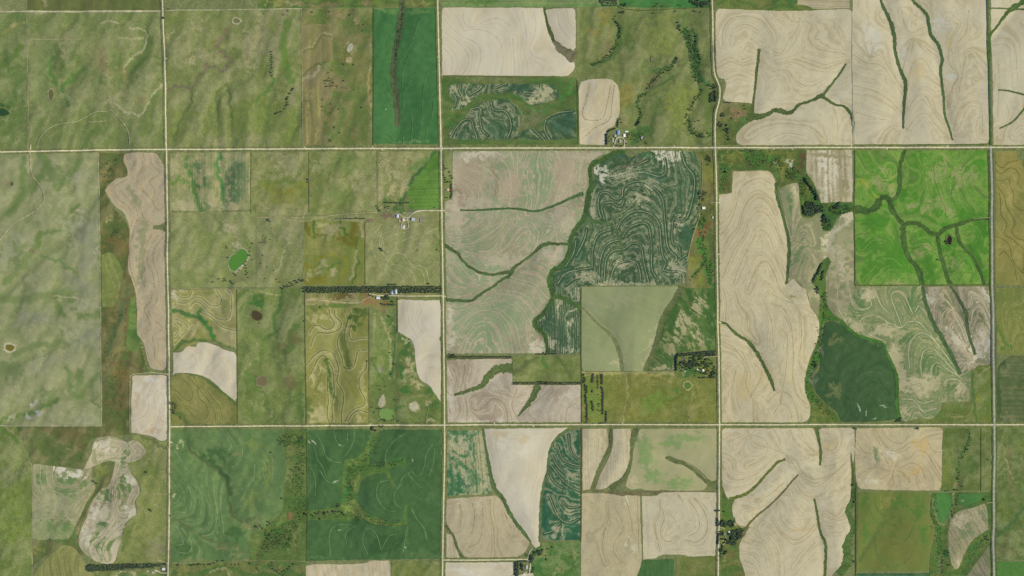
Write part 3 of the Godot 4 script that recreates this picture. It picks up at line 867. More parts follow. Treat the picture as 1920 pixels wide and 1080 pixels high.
func fields_middle_west() -> void:
	parcel("pasture", PALE, "very large grey-green pasture with bleached ridges, filling the photo's left edge between the two roads", "-120,288 60,286 184,285 187,420 190,640 191,798 -120,799", {
		"marks": [["6b8046", 22, 0.8, "75,290 90,310 70,340 40,370 20,400"], ["6f8448", 18, 0.7, "150,300 130,330 110,350"], ["62783f", 8, 0.7, "146,385 130,402 118,430 75,440 70,465"], ["6a7f45", 18, 0.75, "75,440 60,470 40,500 10,530"], ["668048", 6, 0.7, "78,478 110,490 140,510 150,520"], ["5f753f", 14, 0.7, "185,480 170,440 150,428"], ["6f8049", 20, 0.7, "0,560 60,560 100,550 140,545"], ["627840", 14, 0.75, "105,555 112,580 118,590"], ["667a44", 16, 0.7, "130,560 150,590 185,590"], ["6a7d47", 16, 0.75, "25,665 60,650 100,645 135,640"], ["6a8046", 14, 0.75, "130,690 132,730 145,745 185,700"], ["5b7a3a", 9, 0.8, "0,792 25,780 60,775 85,762 110,748"], ["668045", 14, 0.7, "45,300 40,350"], ["90906e", 16, 0.7, "185,620 150,640 120,670 80,690"], ["687d44", 22, 0.7, "150,700 148,740"], ["60783e", 3, 0.8, "170,749 180,758 188,763"], ["b5ad90", 2, 0.7, "165,570 150,560 100,556"]],
		"blots": [["9a9a78", 0.75, "165,570,22,14 160,620,40,20 150,440,40,26,20 20,460,14,40 35,440,20,8 150,330,20,10 60,690,40,10,-30 165,420,24,10 160,790,40,8"], ["8a8a72", 0.7, "150,530,40,14,20 170,480,16,40 70,600,40,12"], ["6b7d4a", 0.7, "35,470,10,30 110,330,20,16 15,700,30,20 90,745,20,14"], ["8b7d5c", 0.6, "12,345,12,4 150,437,10,5,20 98,557,8,2"], ["b0a68a", 0.85, "184,470,4,12 152,398,9,3,10 62,757,9,4,-50 20,782,12,4,-30"], ["b3aca6", 0.9, "78,777,6,7,20 62,755,8,3,-45 58,785,7,4,40"], ["7d6a5a", 0.7, "64,470,7,6"]]})
	parcel("rough_pasture", ROUGH, "brown brushy rough ground with dark tufts, west of the ribbon-shaped tan field", "186,286 232,288 240,330 200,345 198,362 216,392 234,412 244,440 243,500 256,555 260,630 276,690 282,700 246,704 246,815 200,818 170,825 160,845 62,868 60,800 192,798 190,600 186,400", {"a": "6a6a3e", "b": "5f6638", "s": "7c6d45",
		"marks": [["566a44", 12, 0.8, "242,545 230,580 215,620 205,660"], ["7a7040", 12, 0.7, "205,580 215,545 205,500"], ["6b5a3c", 8, 0.7, "240,560 238,610 236,640"], ["857a48", 10, 0.7, "215,660 235,655 250,650"], ["55703a", 6, 0.8, "250,640 268,660 277,698"], ["6f5e42", 6, 0.7, "205,680 240,682 270,695"], ["517340", 4, 0.7, "272,697 280,700"]],
		"blots": [["7d6a3c", 0.75, "212,455,16,14 232,470,12,20 230,700,20,14 262,615,5,20"], ["a09560", 0.8, "205,408,9,5,-30"], ["5d7a38", 0.8, "245,600,5,30 250,640,8,8 120,850,24,12"], ["5a6a3a", 0.8, "220,430,16,20 200,300,14,14 205,720,14,18 210,780,16,20"], ["8b7a4a", 0.6, "200,320,10,12 222,660,8,8 215,595,7,24"], ["726440", 0.6, "130,815,30,10 225,730,18,14 228,760,16,20"]]})
	parcel("hay_field", HAY, "light green mown patch shaped like a sickle, in the brown rough ground", "191,478 205,474 214,477 225,495 231,510 228,530 222,560 214,575 192,576", {"a": "728242", "b": "7f8a48", "dir": 70.0, "marks": [["8a7a45", 2.5, 0.8, "205,572 215,552 222,540"], ["8a7a45", 2, 0.7, "214,572 220,552"]]})
	parcel("grass_strip", CREEK, "slim pale green grass tongue beside the ribbon-shaped tan field", "246,560 254,555 256,600 258,625 264,645 258,658 248,660 239,652 238,630 243,600", {"a": "6d8244", "b": "748746", "g": 0.1, "category": "grass strip"})
	parcel("stubble_field", TAN, "long ribbon-shaped tan field with dense contour lines, west of the first road", "232,291 238,287 290,287 296,292 306,307 311,320 312,400 309,416 300,421 287,423 286,431 300,431 311,436 313,520 314,640 313,684 308,692 296,694 284,690 277,675 268,640 258,628 257,585 255,555 248,525 241,505 243,455 242,425 232,400 215,385 203,368 196,357 203,348 218,335 232,333 240,329 236,312 231,302", {"a": "b5a280", "b": "aa987a", "s": "bdae90", "ls": 0.3, "tc": "9a865f", "terraces": ["269,288 271,310 258,330 263,350 285,375 290,385 287,400", "282,290 285,308 299,325 281,340 290,358 288,380 297,394 309,387", "235,292 246,318 240,335 213,352 220,370 240,388 250,402 245,425", "265,370 268,405 288,421", "287,435 275,460 269,485 272,510 272,540", "297,440 283,465 277,490 287,510 290,540", "306,445 292,465 288,488 297,512 299,540", "246,440 244,495 255,535", "285,545 284,562 271,580 282,607 272,627", "295,545 294,565 279,585 292,602 305,615 287,632 291,652 292,672 302,682", "277,660 280,672 287,685", "226,358 236,368 255,390 258,405 250,430 248,450", "264,480 262,505 270,535"], "blots": [["8f9068", 0.8, "250,365,16,7,45 258,380,6,14,-10 265,460,10,50 262,515,6,20 270,425,16,10"], ["c0a67c", 0.7, "205,355,6,8 235,298,4,12"]]})
	parcel("fallow_field", BARE, "pale bare rectangle with a rounded corner, west of the first road near the second crossroads", "249,706 253,704 309,704 314,708 315,760 316,800 316,818 311,825 303,826 285,818 262,813 247,811 247,760", {"b": "bda98c", "tc": "b6a58a", "tw": 0.9, "th": 0.25, "terraces": ["293,712 280,735 279,765 270,780 250,790", "300,728 290,742 293,770 286,795 270,812", "302,735 309,750 305,800", "262,806 275,795 280,812"], "blots": [["b9a07c", 0.6, "255,745,6,12 290,805,16,5"], ["d4cdbf", 0.6, "285,712,20,6 310,760,4,30"]]})
	parcel("stubble_field", STUBBLE, "tan field with broad green weedy streaks, in the corner southeast of the first crossroads", "319,287 452,285 470,286 471,393 400,396 320,395", {"a": "ada276", "b": "97945f", "s": "5f7a45", "ss": 0.5, "sf": 1.2, "sw": 0.3, "follow": 0.6, "dir": 90.0, "warp": 3.0, "marks": [["4d7a3c", 7, 0.9, "347,293 351,315 357,330 370,350"], ["4d8038", 10, 0.9, "360,345 368,370 375,395"], ["5d8038", 8, 0.8, "322,345 340,335 355,345 365,360"], ["4a8042", 9, 0.9, "412,287 408,305 411,330 417,360 421,394"], ["55803c", 8, 0.8, "415,365 425,394"]], "blots": [["4f7048", 0.7, "440,325,22,18 375,310,10,14 388,345,10,16 440,360,16,20 385,390,10,10"], ["b3a67e", 0.8, "335,310,14,20 390,320,8,10 430,382,20,8 400,380,8,14 340,385,16,8"], ["7f8035", 0.8, "462,290,9,9"]]})
	parcel("pasture", PASTURE, "two-tone olive pasture with a fence line down its middle, south of the gravel road", "472,285 706,284 708,396 600,402 480,408 472,400", {"a": "7d8348", "b": "8a8c55", "marks": [["6f7d3f", 20, 0.7, "590,290 600,340 590,395"], ["a29a6c", 2.4, 0.8, "585,302 605,305 630,300"], ["6a7d3a", 10, 0.7, "485,340 560,345 575,380"], ["7d8030", 20, 0.6, "500,350 540,360 570,345"]], "blots": [["98946a", 0.7, "678,340,18,24 540,310,20,20 598,315,14,12 520,295,20,6"], ["6c8042", 0.7, "650,310,30,20 640,370,30,20"], ["7b7a34", 0.6, "540,370,30,16"]]})
	parcel("pasture", PASTURE, "tan-patched pasture with a green stream line, northeast of the clump at the farm gate", "709,285 827,283 827,330 790,340 765,380 760,397 709,398", {"a": "7f874c", "b": "8d8c58", "marks": [["3f7038", 9, 0.9, "815,287 803,305 795,315 785,325"], ["446f38", 6, 0.9, "785,325 775,335 765,352 757,368 748,382"], ["5f803f", 12, 0.7, "800,300 780,310 770,315"]], "blots": [["a79d70", 0.85, "728,300,12,12 745,330,12,14 735,355,10,14 772,300,10,8 755,350,10,12"], ["4f7038", 0.8, "725,375,8,8 750,392,14,6"], ["a39575", 0.8, "716,360,4,20"]]})
	parcel("crop_field", CROP, "bright yellow-green meadow wedge against the second road, north of the farm drive", "826,288 827,388 820,391 770,393 764,385 768,370 762,362 775,340 790,322 800,310 808,298 816,288", {"a": "5f8a34", "b": "6c9240", "s": "7a9a4a", "g": 0.12, "blots": [["4d7a34", 0.6, "810,310,12,14"], ["8a8a60", 0.8, "777,380,3,3"]]})
	parcel("pasture", PASTURE, "pale olive pasture around a bright green pond, east of the first road", "320,399 480,398 480,538 321,539", {"a": "8b8f5a", "b": "808a4c", "marks": [["99936a", 10, 0.7, "420,415 440,430 447,455"], ["6f804a", 6, 0.7, "405,405 415,430 425,440"], ["7a8a4c", 5, 0.6, "322,495 350,512 400,515"]], "blots": [["a8a07c", 0.85, "432,427,10,8 448,462,12,7 440,505,10,6"], ["7d7a52", 0.7, "450,520,14,12 443,445,6,9"]]})
	parcel("pasture", PASTURE, "grey-olive pasture with scattered bushes, west of the mottled meadow with brown patches", "481,409 569,408 570,538 481,538", {"a": "87895a", "b": "80854f", "marks": [["a49c74", 4, 0.75, "542,455 530,475 526,500 515,510"], ["93905f", 3, 0.7, "508,420 515,440 512,465"], ["a09a70", 3, 0.6, "545,415 545,440 535,448"]], "blots": [["6a6f45", 0.7, "494,455,7,4 545,475,3,3"]]})
	parcel("meadow", HAY, "mottled olive meadow with dark gold patches and a broken ring, north of the long windbreak", "571,411 684,410 685,534 571,535", {"a": "8b8a4e", "b": "7e833f", "s": "6c7d3c", "ss": 0.5, "sf": 0.45, "dir": 90.0, "warp": 4.0, "marks": [["6c6a26", 9, 0.9, "573,420 578,435 588,442 600,441"], ["6d6828", 14, 0.9, "630,442 645,447 655,455"], ["6f6a28", 18, 0.9, "665,414 665,440 664,458"], ["46682f", 5, 0.85, "590,412 588,430 593,448"], ["46682f", 5, 0.85, "637,412 643,430 650,442"], ["4d6c30", 4, 0.85, "672,445 669,470 671,495 665,515 660,530"], ["8a8628", 4, 0.8, "592,490 602,482 625,478 645,485 652,500 645,520 635,530"], ["567a34", 4, 0.8, "615,505 630,495 640,490"], ["a39a70", 4, 0.8, "668,470 665,500 658,525"], ["b09c78", 6, 0.8, "680,415 678,445"]], "blots": [["a89f72", 0.85, "615,432,18,12 612,492,7,9 598,506,9,5,-30 580,515,7,6 633,512,9,10"], ["7d7628", 0.85, "595,525,24,9 583,502,10,8"], ["93904f", 0.7, "600,460,24,14 640,465,18,12"]]})
	parcel("pasture", PASTURE, "pale olive pasture etched with winding terrace lines, south of the looped-drive farm", "686,418 826,418 829,535 686,535", {"a": "8c8e58", "b": "868c50", "tc": "aaa478", "tw": 1.8, "th": 1.4, "terraces": ["715,420 702,438 697,458 704,482 716,503 724,508", "742,420 735,432 715,440 711,455 718,475 726,490", "768,433 740,440 722,448 718,458 722,475", "820,428 795,440 788,455 778,466 752,470 742,466 742,458 758,450 785,438", "722,506 730,485 740,475 758,478 770,495 795,502 805,530", "735,495 755,500 772,510 780,535", "728,505 748,512 758,530", "770,500 790,508 797,532", "718,445 716,465 730,475"], "marks": [["6b8040", 6, 0.7, "815,440 822,470"]]})
	parcel("pasture", PASTURE, "beaten pasture lane along the fence west of the farm with the looped drive", "480,409 571,407 709,399 745,398 828,396 828,417 686,417 571,410", {"a": "8f8f5c", "b": "84884c", "marks": [["a39b70", 5, 0.7, "480,409 540,405 585,398"]], "blots": [["7f6a58", 0.9, "726,404,10,6 695,413,8,3"], ["3f6d3c", 0.85, "755,393,16,6 742,397,8,5"], ["aaa078", 0.85, "766,397,9,6"], ["7a7d4a", 0.6, "808,407,14,6"], ["89807a", 0.9, "790,413,6,7"]]})
	parcel("hay_field", HAY, "olive hay field with dark swirling terrace lines, southeast of the pond pasture", "321,543 444,542 445,655 425,650 405,642 385,640 365,645 345,655 325,660", {"a": "a39b6c", "b": "868642", "halo": "b9b080", "hs": 0.7, "hw": 3.6, "terraces": ["361,543 356,555 343,558 331,550", "333,567 350,568 365,557 380,560 395,572 412,571 415,560 405,543", "355,577 365,566 375,568 388,582 408,597 428,598 435,565 432,550 424,543", "370,583 395,595 415,612 443,620", "328,598 345,605 352,615 340,630 327,645", "325,606 335,615 328,630"], "marks": [["44703a", 9, 0.9, "323,583 345,588 365,592 380,602 395,620 402,640"], ["4c6c38", 7, 0.85, "325,655 345,642 370,637 400,642 425,653 444,657"], ["457c3c", 8, 0.85, "375,583 370,588 385,605 398,632"]], "blots": [["c4b89f", 0.95, "326,558,8,16"], ["b5aa78", 0.8, "345,545,10,4 365,620,14,10 430,625,12,10 338,625,10,10"], ["6b7a38", 0.6, "415,575,14,14 390,548,14,4"]]})
	parcel("fallow_field", BARE, "pale bare field shaped like a shark fin, amid the olive hay terraces", "325,661 340,660 352,650 368,650 372,643 386,642 405,648 422,656 440,661 444,668 445,745 440,753 425,744 405,720 388,708 370,702 350,699 330,700 324,704 326,690", {"tc": "bcae9a", "tw": 0.9, "th": 0.2, "terraces": ["340,695 365,685 368,672 355,662", "402,665 412,690 400,710", "418,675 428,700 420,725", "398,662 405,680 395,695"]})
	parcel("hay_field", HAY, "olive brown hay field with dark fish-hook terraces, in the corner north of the second crossroads", "322,706 345,699 375,704 395,715 420,735 443,757 446,795 350,797 321,797", {"a": "89844c", "b": "7d7d44", "halo": "989255", "hs": 0.6, "hw": 3.0, "terraces": ["337,706 355,722 362,742 354,752 345,745 330,732 326,728", "352,705 370,725 373,745 388,762 390,780 380,788 365,782 330,740", "365,706 378,735 392,752 404,775 405,792", "390,735 400,748 413,765 418,792"], "marks": [["4f6c38", 7, 0.85, "322,703 350,697 378,706 400,722 425,742 444,757"], ["4f6a38", 10, 0.8, "325,770 345,785 355,795"]], "blots": [["8d9050", 0.7, "330,720,12,10"], ["989058", 0.6, "432,765,10,20"]]})
	parcel("pasture", PASTURE, "green pasture with a brown stock pond and dark winding gully, north of the second road", "446,543 528,541 571,541 572,793 446,797", {"a": "738144", "b": "66793c", "marks": [["4f7038", 8, 0.8, "530,545 525,570 515,600 512,625 495,640"], ["4f7038", 5, 0.85, "482,565 490,575 495,555"], ["5a6d3c", 4, 0.85, "490,735 500,745 498,765 515,770 510,785 497,795"], ["587538", 12, 0.75, "560,610 545,630 550,650 530,660"], ["9d9668", 2.5, 0.7, "446,710 460,690 470,680"], ["a29a68", 2.5, 0.75, "485,545 510,552 525,553"], ["5a7a38", 6, 0.8, "456,695 470,712 482,705"], ["7d8048", 5, 0.8, "505,690 498,695 500,680"]], "blots": [["3f6d30", 0.8, "485,562,9,10"], ["736843", 0.7, "555,640,14,12 525,660,14,10 540,720,20,20"], ["7f8a48", 0.6, "470,630,20,16 520,760,20,20 460,760,14,20"], ["547038", 0.8, "567,760,6,30"]]})
	parcel("farmyard_ground", ROUGH, "worn tan and rust-red farmyard ground, south of the long windbreak", "572,550 690,549 829,550 829,560 745,560 744,576 690,580 572,576", {"a": "8c8650", "b": "747d40", "category": "farmyard", "blots": [["a39563", 0.85, "590,560,22,9 640,565,30,4"], ["6b5a35", 0.85, "645,555,24,7"], ["9a7048", 0.9, "682,553,6,10 720,568,14,7 690,565,10,8"], ["a3967c", 0.9, "659,557,9,6"], ["5f7a38", 0.85, "625,573,50,3 800,558,30,3"], ["667d3c", 0.8, "735,560,10,12"], ["8f7f5a", 0.85, "738,577,7,3"]], "marks": [["b5a878", 4, 0.85, "572,561 600,562 640,567 680,568"]]})
	parcel("hay_field", HAY, "large olive hay field with swooping pale and dark terraces, west of the long narrow pasture", "573,577 690,577 692,640 693,794 574,795", {"a": "90904f", "b": "858542", "ss": 0.35, "halo": "b3a978", "hs": 0.65, "hw": 3.6, "tw": 1.7, "tc": "646b35", "terraces": ["617,579 619,592 627,607 622,615 610,617 598,610 590,611 580,625", "628,580 628,592 640,605 638,615 620,624 598,624 590,630 583,650", "646,580 652,598 650,612 634,632 633,650 640,668 645,688 652,692 662,688 668,672 672,658 690,656", "655,580 662,598 655,622 660,637 675,634 691,634", "575,685 588,668 600,659 612,656 623,662 632,680 635,695 632,715 643,735 644,750 640,775 640,793", "576,712 588,690 597,672 607,666 613,670", "686,670 687,690 676,705 674,725 684,748 682,760 668,765 655,775 647,791", "691,775 675,770 662,775 652,791", "613,700 615,755 613,775 616,792", "608,668 622,690 626,720 626,740 622,760 624,790", "650,605 646,630 650,655 655,680"], "marks": [["b5aa78", 6, 0.8, "594,615 610,620 625,618 634,608 626,592"], ["aea270", 6, 0.8, "585,672 600,662 614,662 624,675 630,700"], ["46662f", 7, 0.9, "610,670 616,690 618,715 620,745"], ["4f6c30", 6, 0.85, "625,740 632,752 626,760"], ["ada26e", 6, 0.75, "684,680 678,700 682,735 688,755"], ["57682f", 16, 0.7, "640,630 648,660 656,685"]], "blots": [["b3a878", 0.85, "592,600,8,8 605,690,8,8 615,592,10,9 605,725,6,12 598,770,16,14 675,780,12,7 590,710,6,12"], ["475f2c", 0.85, "675,592,16,14 668,610,10,12"], ["5c7234", 0.8, "590,580,12,8 583,760,8,24"], ["97935a", 0.6, "640,760,14,30 600,640,18,14"]]})
	parcel("pasture", PASTURE, "long narrow green pasture with cattle paths and dark trees, beside the hay terraces", "693,577 744,577 744,743 797,745 797,792 694,794", {"a": "6f7f42", "b": "63783a", "marks": [["a59b68", 2.6, 0.8, "704,588 702,620 702,640"], ["a59b68", 3, 0.8, "714,592 722,615 731,635 732,670 730,710"], ["a59b68", 2, 0.7, "735,605 728,625"], ["587238", 4, 0.8, "697,670 705,690 715,708 720,716"], ["3f6c3a", 6, 0.8, "738,640 738,680 732,705"], ["4d7a3c", 5, 0.85, "725,770 745,768 757,762"]], "blots": [["a3695a", 0.0, "700,600,4,4"], ["8f8a78", 0.7, "727,580,4,4 718,690,6,8 735,675,3,6"], ["88754c", 0.8, "716,580,12,4"], ["476a34", 0.7, "734,600,5,12 738,620,5,10"], ["7c8a48", 0.6, "715,650,10,30 770,785,20,6"]]})
	parcel("fallow_field", BARE, "pale bare field with a slanting lower edge, west of the second road below the lane", "745,563 755,561 780,563 824,563 826,570 826,630 823,635 826,642 827,700 826,752 815,738 805,722 792,715 783,700 779,675 777,650 770,636 760,630 746,622", {"tc": "bba992", "tw": 0.9, "th": 0.2, "terraces": ["766,563 765,590 770,610 785,635", "782,563 790,582 782,605 795,625", "800,720 802,690 822,692"]})
	parcel("rough_pasture", CREEK, "tan and green weedy corner below the slanting bare field", "746,622 760,631 770,638 776,652 778,680 783,704 793,718 806,726 816,742 826,757 827,792 798,792 798,744 745,742", {"a": "7f8548", "b": "68803c", "blots": [["b5a87c", 0.85, "765,640,8,10 765,690,12,18 780,720,14,8 755,715,6,10 775,665,8,14 800,760,8,6 810,790,10,4"], ["467238", 0.85, "757,660,8,14 770,668,8,8 752,700,5,18 800,735,14,10 760,735,10,6"]]})

func fields_middle() -> void:
	parcel("lawn", PASTURE, "narrow mown lawn around the red-roofed house beside the second road", "833,284 848,284 848,372 834,376", {"a": "83904f", "b": "7a8848", "category": "lawn"})
	parcel("stubble_field", STUBBLE, "broad pinkish stubble field greening along its terraces, divided by thin waterways", "849,284 1145,282 1138,288 1125,292 1110,303 1106,325 1106,343 1098,362 1097,382 1090,412 1075,437 1067,456 1060,482 1046,500 1033,512 1029,526 1031,545 1030,560 1024,573 1008,592 1000,604 1003,620 1018,632 1024,645 1022,662 837,663 836,565 838,558 835,460 834,378 848,374", {"a": "bfab92", "b": "b1a186", "s": "7a9166", "st": 0.48, "ss": 0.7, "sf": 1.9, "l": "987c69", "ls": 0.65, "terraces": ["862,330 880,338 893,352 897,368 895,378", "875,317 890,322 902,325 918,345 920,357 907,387", "890,308 912,317 930,335 938,350 935,375", "862,290 865,315 875,320", "1000,285 990,310 990,340 997,370 995,392", "970,287 970,345 968,388", "1032,298 1045,315 1047,330 1035,365 1017,388", "1067,305 1070,327 1055,360", "1090,297 1085,340", "930,290 950,310 958,345 955,388", "845,432 872,430 893,415 900,400", "848,447 888,440 915,422 925,403", "836,455 880,457 910,442 940,420 945,403", "868,470 905,478 928,470 945,445 962,415 962,402", "890,487 930,478 955,455 972,432 985,425 997,440 985,462 968,478", "1010,402 1020,415 1040,423 1038,440 1027,455", "1055,397 1058,408 1050,435", "840,480 858,492 872,510 892,525", "842,500 860,525 900,535", "850,645 870,605 900,583 935,588 958,615 970,660", "860,660 880,622 905,602 928,612 945,658", "900,570 940,563 980,590 990,640", "930,550 975,558 1000,585", "960,527 1000,540 1018,568", "975,510 1010,517 1024,535", "845,585 870,580 900,565"], "tc": "c4b197", "tw": 0.8, "marks": [["9d7f66", 6, 0.5, "862,340 872,355 878,378"], ["9d7f66", 5, 0.45, "1047,300 1045,340 1032,375"], ["8f7058", 5, 0.45, "920,310 932,340 930,365"]],
		"blots": [["bda28a", 0.6, "880,330,30,40 1060,330,24,40 960,350,20,30"], ["8b9c72", 0.6, "890,510,40,16 930,600,60,40 860,600,20,30"], ["7f9268", 0.6, "1000,320,18,30 895,450,30,16 875,520,22,10 985,365,16,12 945,305,12,12 860,490,10,14 1010,430,14,12 900,620,30,26 960,590,24,22 1015,350,14,24"], ["b9ab93", 0.75, "880,385,40,10 850,330,10,40 950,490,40,10 1060,400,18,24 1030,480,18,16 855,400,14,30 1100,290,30,6"], ["c9bda8", 0.85, "850,645,10,18,20 1012,650,12,12 842,590,5,24 900,290,40,6"]]})
	parcel("crop_field", DARKROWS, "big dark green field combed by arching pale terraces, east of the broad winding waterway", "1152,287 1168,284 1180,297 1215,284 1302,284 1311,308 1314,330 1313,352 1307,385 1311,408 1300,440 1290,476 1288,500 1285,530 1262,534 1089,536 1085,555 1070,560 1047,555 1036,546 1033,526 1040,510 1060,490 1072,465 1075,442 1092,415 1102,392 1105,362 1113,338 1113,314 1130,302", {"terraces": ["1145,336 1168,330 1185,325 1210,324 1235,331 1246,326 1247,308 1243,290", "1127,410 1121,385 1127,363 1140,362 1153,373 1165,370 1168,353 1185,342 1205,341 1230,357 1241,372 1246,410 1250,458 1256,471 1268,484 1258,498", "1133,412 1129,385 1145,379 1163,387 1170,375", "1157,430 1166,412 1192,396 1222,403 1235,420 1239,460 1243,483 1248,492 1242,506 1258,510 1273,511 1275,530", "1167,445 1175,432 1190,422 1212,420 1219,440 1221,485 1222,505 1235,528", "1122,530 1127,482 1140,457 1160,450", "1132,530 1137,484 1150,470 1170,467 1185,456 1200,460 1207,493 1216,530", "1144,530 1152,502 1168,491 1192,492 1202,528", "1110,502 1111,470 1122,440 1145,430", "1045,533 1060,513 1085,506 1110,502", "1060,535 1080,522 1105,522 1122,536", "1277,287 1285,310 1300,330 1300,365 1293,395 1285,411 1275,416 1262,409 1260,425 1261,457 1272,462 1275,485 1287,477", "1260,497 1275,498 1287,488", "1085,395 1092,375 1100,340", "1215,300 1190,312 1150,325", "1080,480 1095,450 1100,430", "1060,500 1075,475 1080,450"], "ss": 0.62, "marks": [["b1aa86", 6, 0.8, "1125,533 1160,532 1200,533 1225,532"], ["4d7548", 7, 0.85, "1150,292 1175,285 1210,290 1218,300"], ["6b6848", 7, 0.7, "1165,315 1190,308 1215,303"], ["5b7a48", 4, 0.8, "1300,290 1312,310 1312,350"]],
		"blots": [["d3c8b2", 0.95, "1121,317,9,10 1137,322,8,9 1130,335,6,8"], ["d1c5ab", 0.95, "1258,291,20,10 1232,287,10,5"], ["b3aa88", 0.8, "1180,330,30,8,-20 1275,505,10,22 1140,530,24,7 1200,375,14,10 1275,420,10,12 1165,498,14,10 1115,385,5,24 1108,350,4,12 1085,520,30,6 1220,345,14,18,30"], ["375e44", 0.7, "1175,293,26,9 1085,470,14,24 1060,520,12,16 1290,440,10,20 1225,330,20,10"]]})
	parcel("crop_field", DARKROWS, "small dark green field with straight streaked rows, tucked in the bend of the waterway", "1043,548 1062,560 1080,575 1088,582 1088,662 1046,664 1029,663 1027,640 1020,620 1006,613 1004,605 1018,594 1030,577 1040,562", {"dir": 88.0, "warp": 3.0, "tc": "b9b292", "terraces": [], "marks": [["bdb595", 1.8, 0.9, "1082,580 1066,584 1061,592 1064,620 1067,655"], ["aaa384", 3, 0.85, "1048,568 1046,580 1048,600"]], "blots": [["bdb393", 0.9, "1050,568,8,6 1072,660,16,5 1035,650,8,10 1018,600,5,6 1080,600,8,10"], ["375c44", 0.6, "1030,600,8,20 1055,630,8,20"]]})
	parcel("crop_field", DARKROWS, "slim dark wedge of crop south of the arching terraces, against the pale green field", "1044,540 1088,538 1088,577 1066,560 1047,552", {"dir": 88.0, "blots": [["b3aa88", 0.8, "1075,552,12,10"]]})
	parcel("hay_field", HAY, "pale sage green field with two converging tan grass lanes, in the middle of its section", "1091,538 1277,537 1268,560 1245,590 1238,612 1230,640 1220,674 1208,696 1095,695 1091,688", {"a": "959b6d", "b": "8a9265", "s": "98986e", "ss": 0.4, "sf": 0.3, "dir": 20.0, "ls": 0.05, "g": 0.11, "blots": [["b0a680", 0.8, "1155,680,10,12,30 1215,665,8,16,25 1228,630,8,24,20"], ["9a9a74", 0.7, "1170,560,40,14 1110,570,14,20"]]})
	parcel("crop_field", DARKROWS, "dark green field with big tan bald patches, north of the wooded farm", "1280,540 1343,540 1344,662 1338,657 1272,661 1264,668 1264,692 1212,695 1222,672 1232,640 1240,612 1250,590 1272,562", {"a": "486a33", "b": "5b763c", "s": "8f8d5a", "ss": 0.5, "sf": 0.25, "dir": 60.0, "warp": 40.0, "blots": [["b1a579", 0.9, "1308,572,11,20 1300,600,18,14 1283,610,9,20 1275,635,10,14 1262,655,8,12 1320,632,10,12 1245,690,26,6"], ["9a9662", 0.7, "1320,655,20,8 1250,640,8,20 1290,650,20,6"], ["3f6430", 0.8, "1335,580,8,40 1268,590,8,20 1330,620,8,10"]]})
	parcel("pasture", ROUGH, "olive and bright green creek pasture with a rust-red bare scar, west of the third road", "1303,284 1342,283 1345,540 1286,540 1289,500 1293,475 1302,440 1314,405 1312,385 1316,350 1316,320 1312,300", {"a": "7a7d3e", "b": "6c6f3c", "marks": [["447a34", 9, 0.9, "1308,420 1318,440 1312,460 1322,480 1330,510 1335,535"], ["457835", 5, 0.85, "1322,490 1310,505 1298,520"], ["56652f", 6, 0.8, "1312,284 1322,292 1328,300"]], "blots": [["8f5f3f", 0.9, "1328,428,5,15,15 1313,433,5,8"], ["5a4f38", 0.8, "1332,390,6,10 1314,405,8,8,-30"], ["4d7f34", 0.85, "1316,417,8,8 1320,455,10,10 1332,500,7,14 1325,470,8,10"], ["7f8238", 0.8, "1305,490,9,16 1314,525,9,12 1330,330,8,20"], ["66583a", 0.6, "1333,360,6,20"]]})
	parcel("pasture", PASTURE, "small green pasture pocket between two windbreaks, crossed by darker drains", "962,669 1089,667 1089,714 962,715", {"a": "7a8545", "b": "6f7d40", "marks": [["5f6c3c", 9, 0.85, "968,700 985,682 1005,672"], ["4f7a3c", 8, 0.85, "1018,668 1022,680 1026,692"], ["79704c", 4, 0.85, "1026,692 1028,705 1030,714"], ["616f3c", 7, 0.8, "1045,670 1058,685 1070,710"]], "blots": [["84805a", 0.6, "972,690,8,12"]]})
	parcel("stubble_field", STUBBLE, "pinkish tan field with two tapering waterways, north of the second crossroads east", "838,675 900,673 959,671 961,721 1028,722 1088,721 1089,792 840,794 838,740", {"a": "b8a891", "b": "af9f86", "s": "c8bba5", "ss": 0.5, "sf": 0.7, "tc": "9d8d72", "tw": 1.0, "terraces": ["850,690 856,710 852,735", "872,682 870,705 863,733", "886,680 884,700 878,715", "858,745 863,768 852,792", "885,750 885,765 898,768 910,760 925,747 940,752 950,770 952,793", "930,735 945,738 965,745 980,740", "872,745 876,770 875,792", "1005,790 990,770 1015,745 1030,730", "1060,790 1065,765 1080,755", "970,728 960,760 975,792", "840,755 845,775"], "blots": [["c6bba9", 0.7, "920,790,60,5 1070,740,14,12 845,740,4,40"], ["9a876c", 0.5, "1050,735,20,6 870,690,14,14"]]})
	parcel("pasture", PASTURE, "olive gold pasture with a pale cattle path and rows of planted shrubs", "1091,699 1208,698 1266,696 1268,708 1342,708 1345,795 1091,795", {"a": "7e7f3c", "b": "747b38", "s": "918c4c", "ss": 0.4, "marks": [["a89f66", 5, 0.85, "1092,701 1130,700 1175,699 1210,700 1265,702"], ["a19964", 2.6, 0.8, "1174,700 1176,730 1176,755 1170,775 1167,793"], ["9f9450", 4, 0.8, "1205,700 1240,707 1255,715 1262,712"], ["59702f", 5, 0.8, "1280,740 1262,748 1240,755"], ["98904e", 2.5, 0.7, "1300,722 1296,750 1290,790"], ["5f6c34", 2, 0.7, "1286,770 1286,794"]], "blots": [["6f8a38", 0.75, "1105,745,14,40 1125,760,10,30 1230,750,30,16,-20"], ["918d48", 0.7, "1190,770,16,14 1215,715,20,12 1320,750,16,30"], ["4f7636", 0.85, "1287,722,6,6 1270,735,6,10"]]})
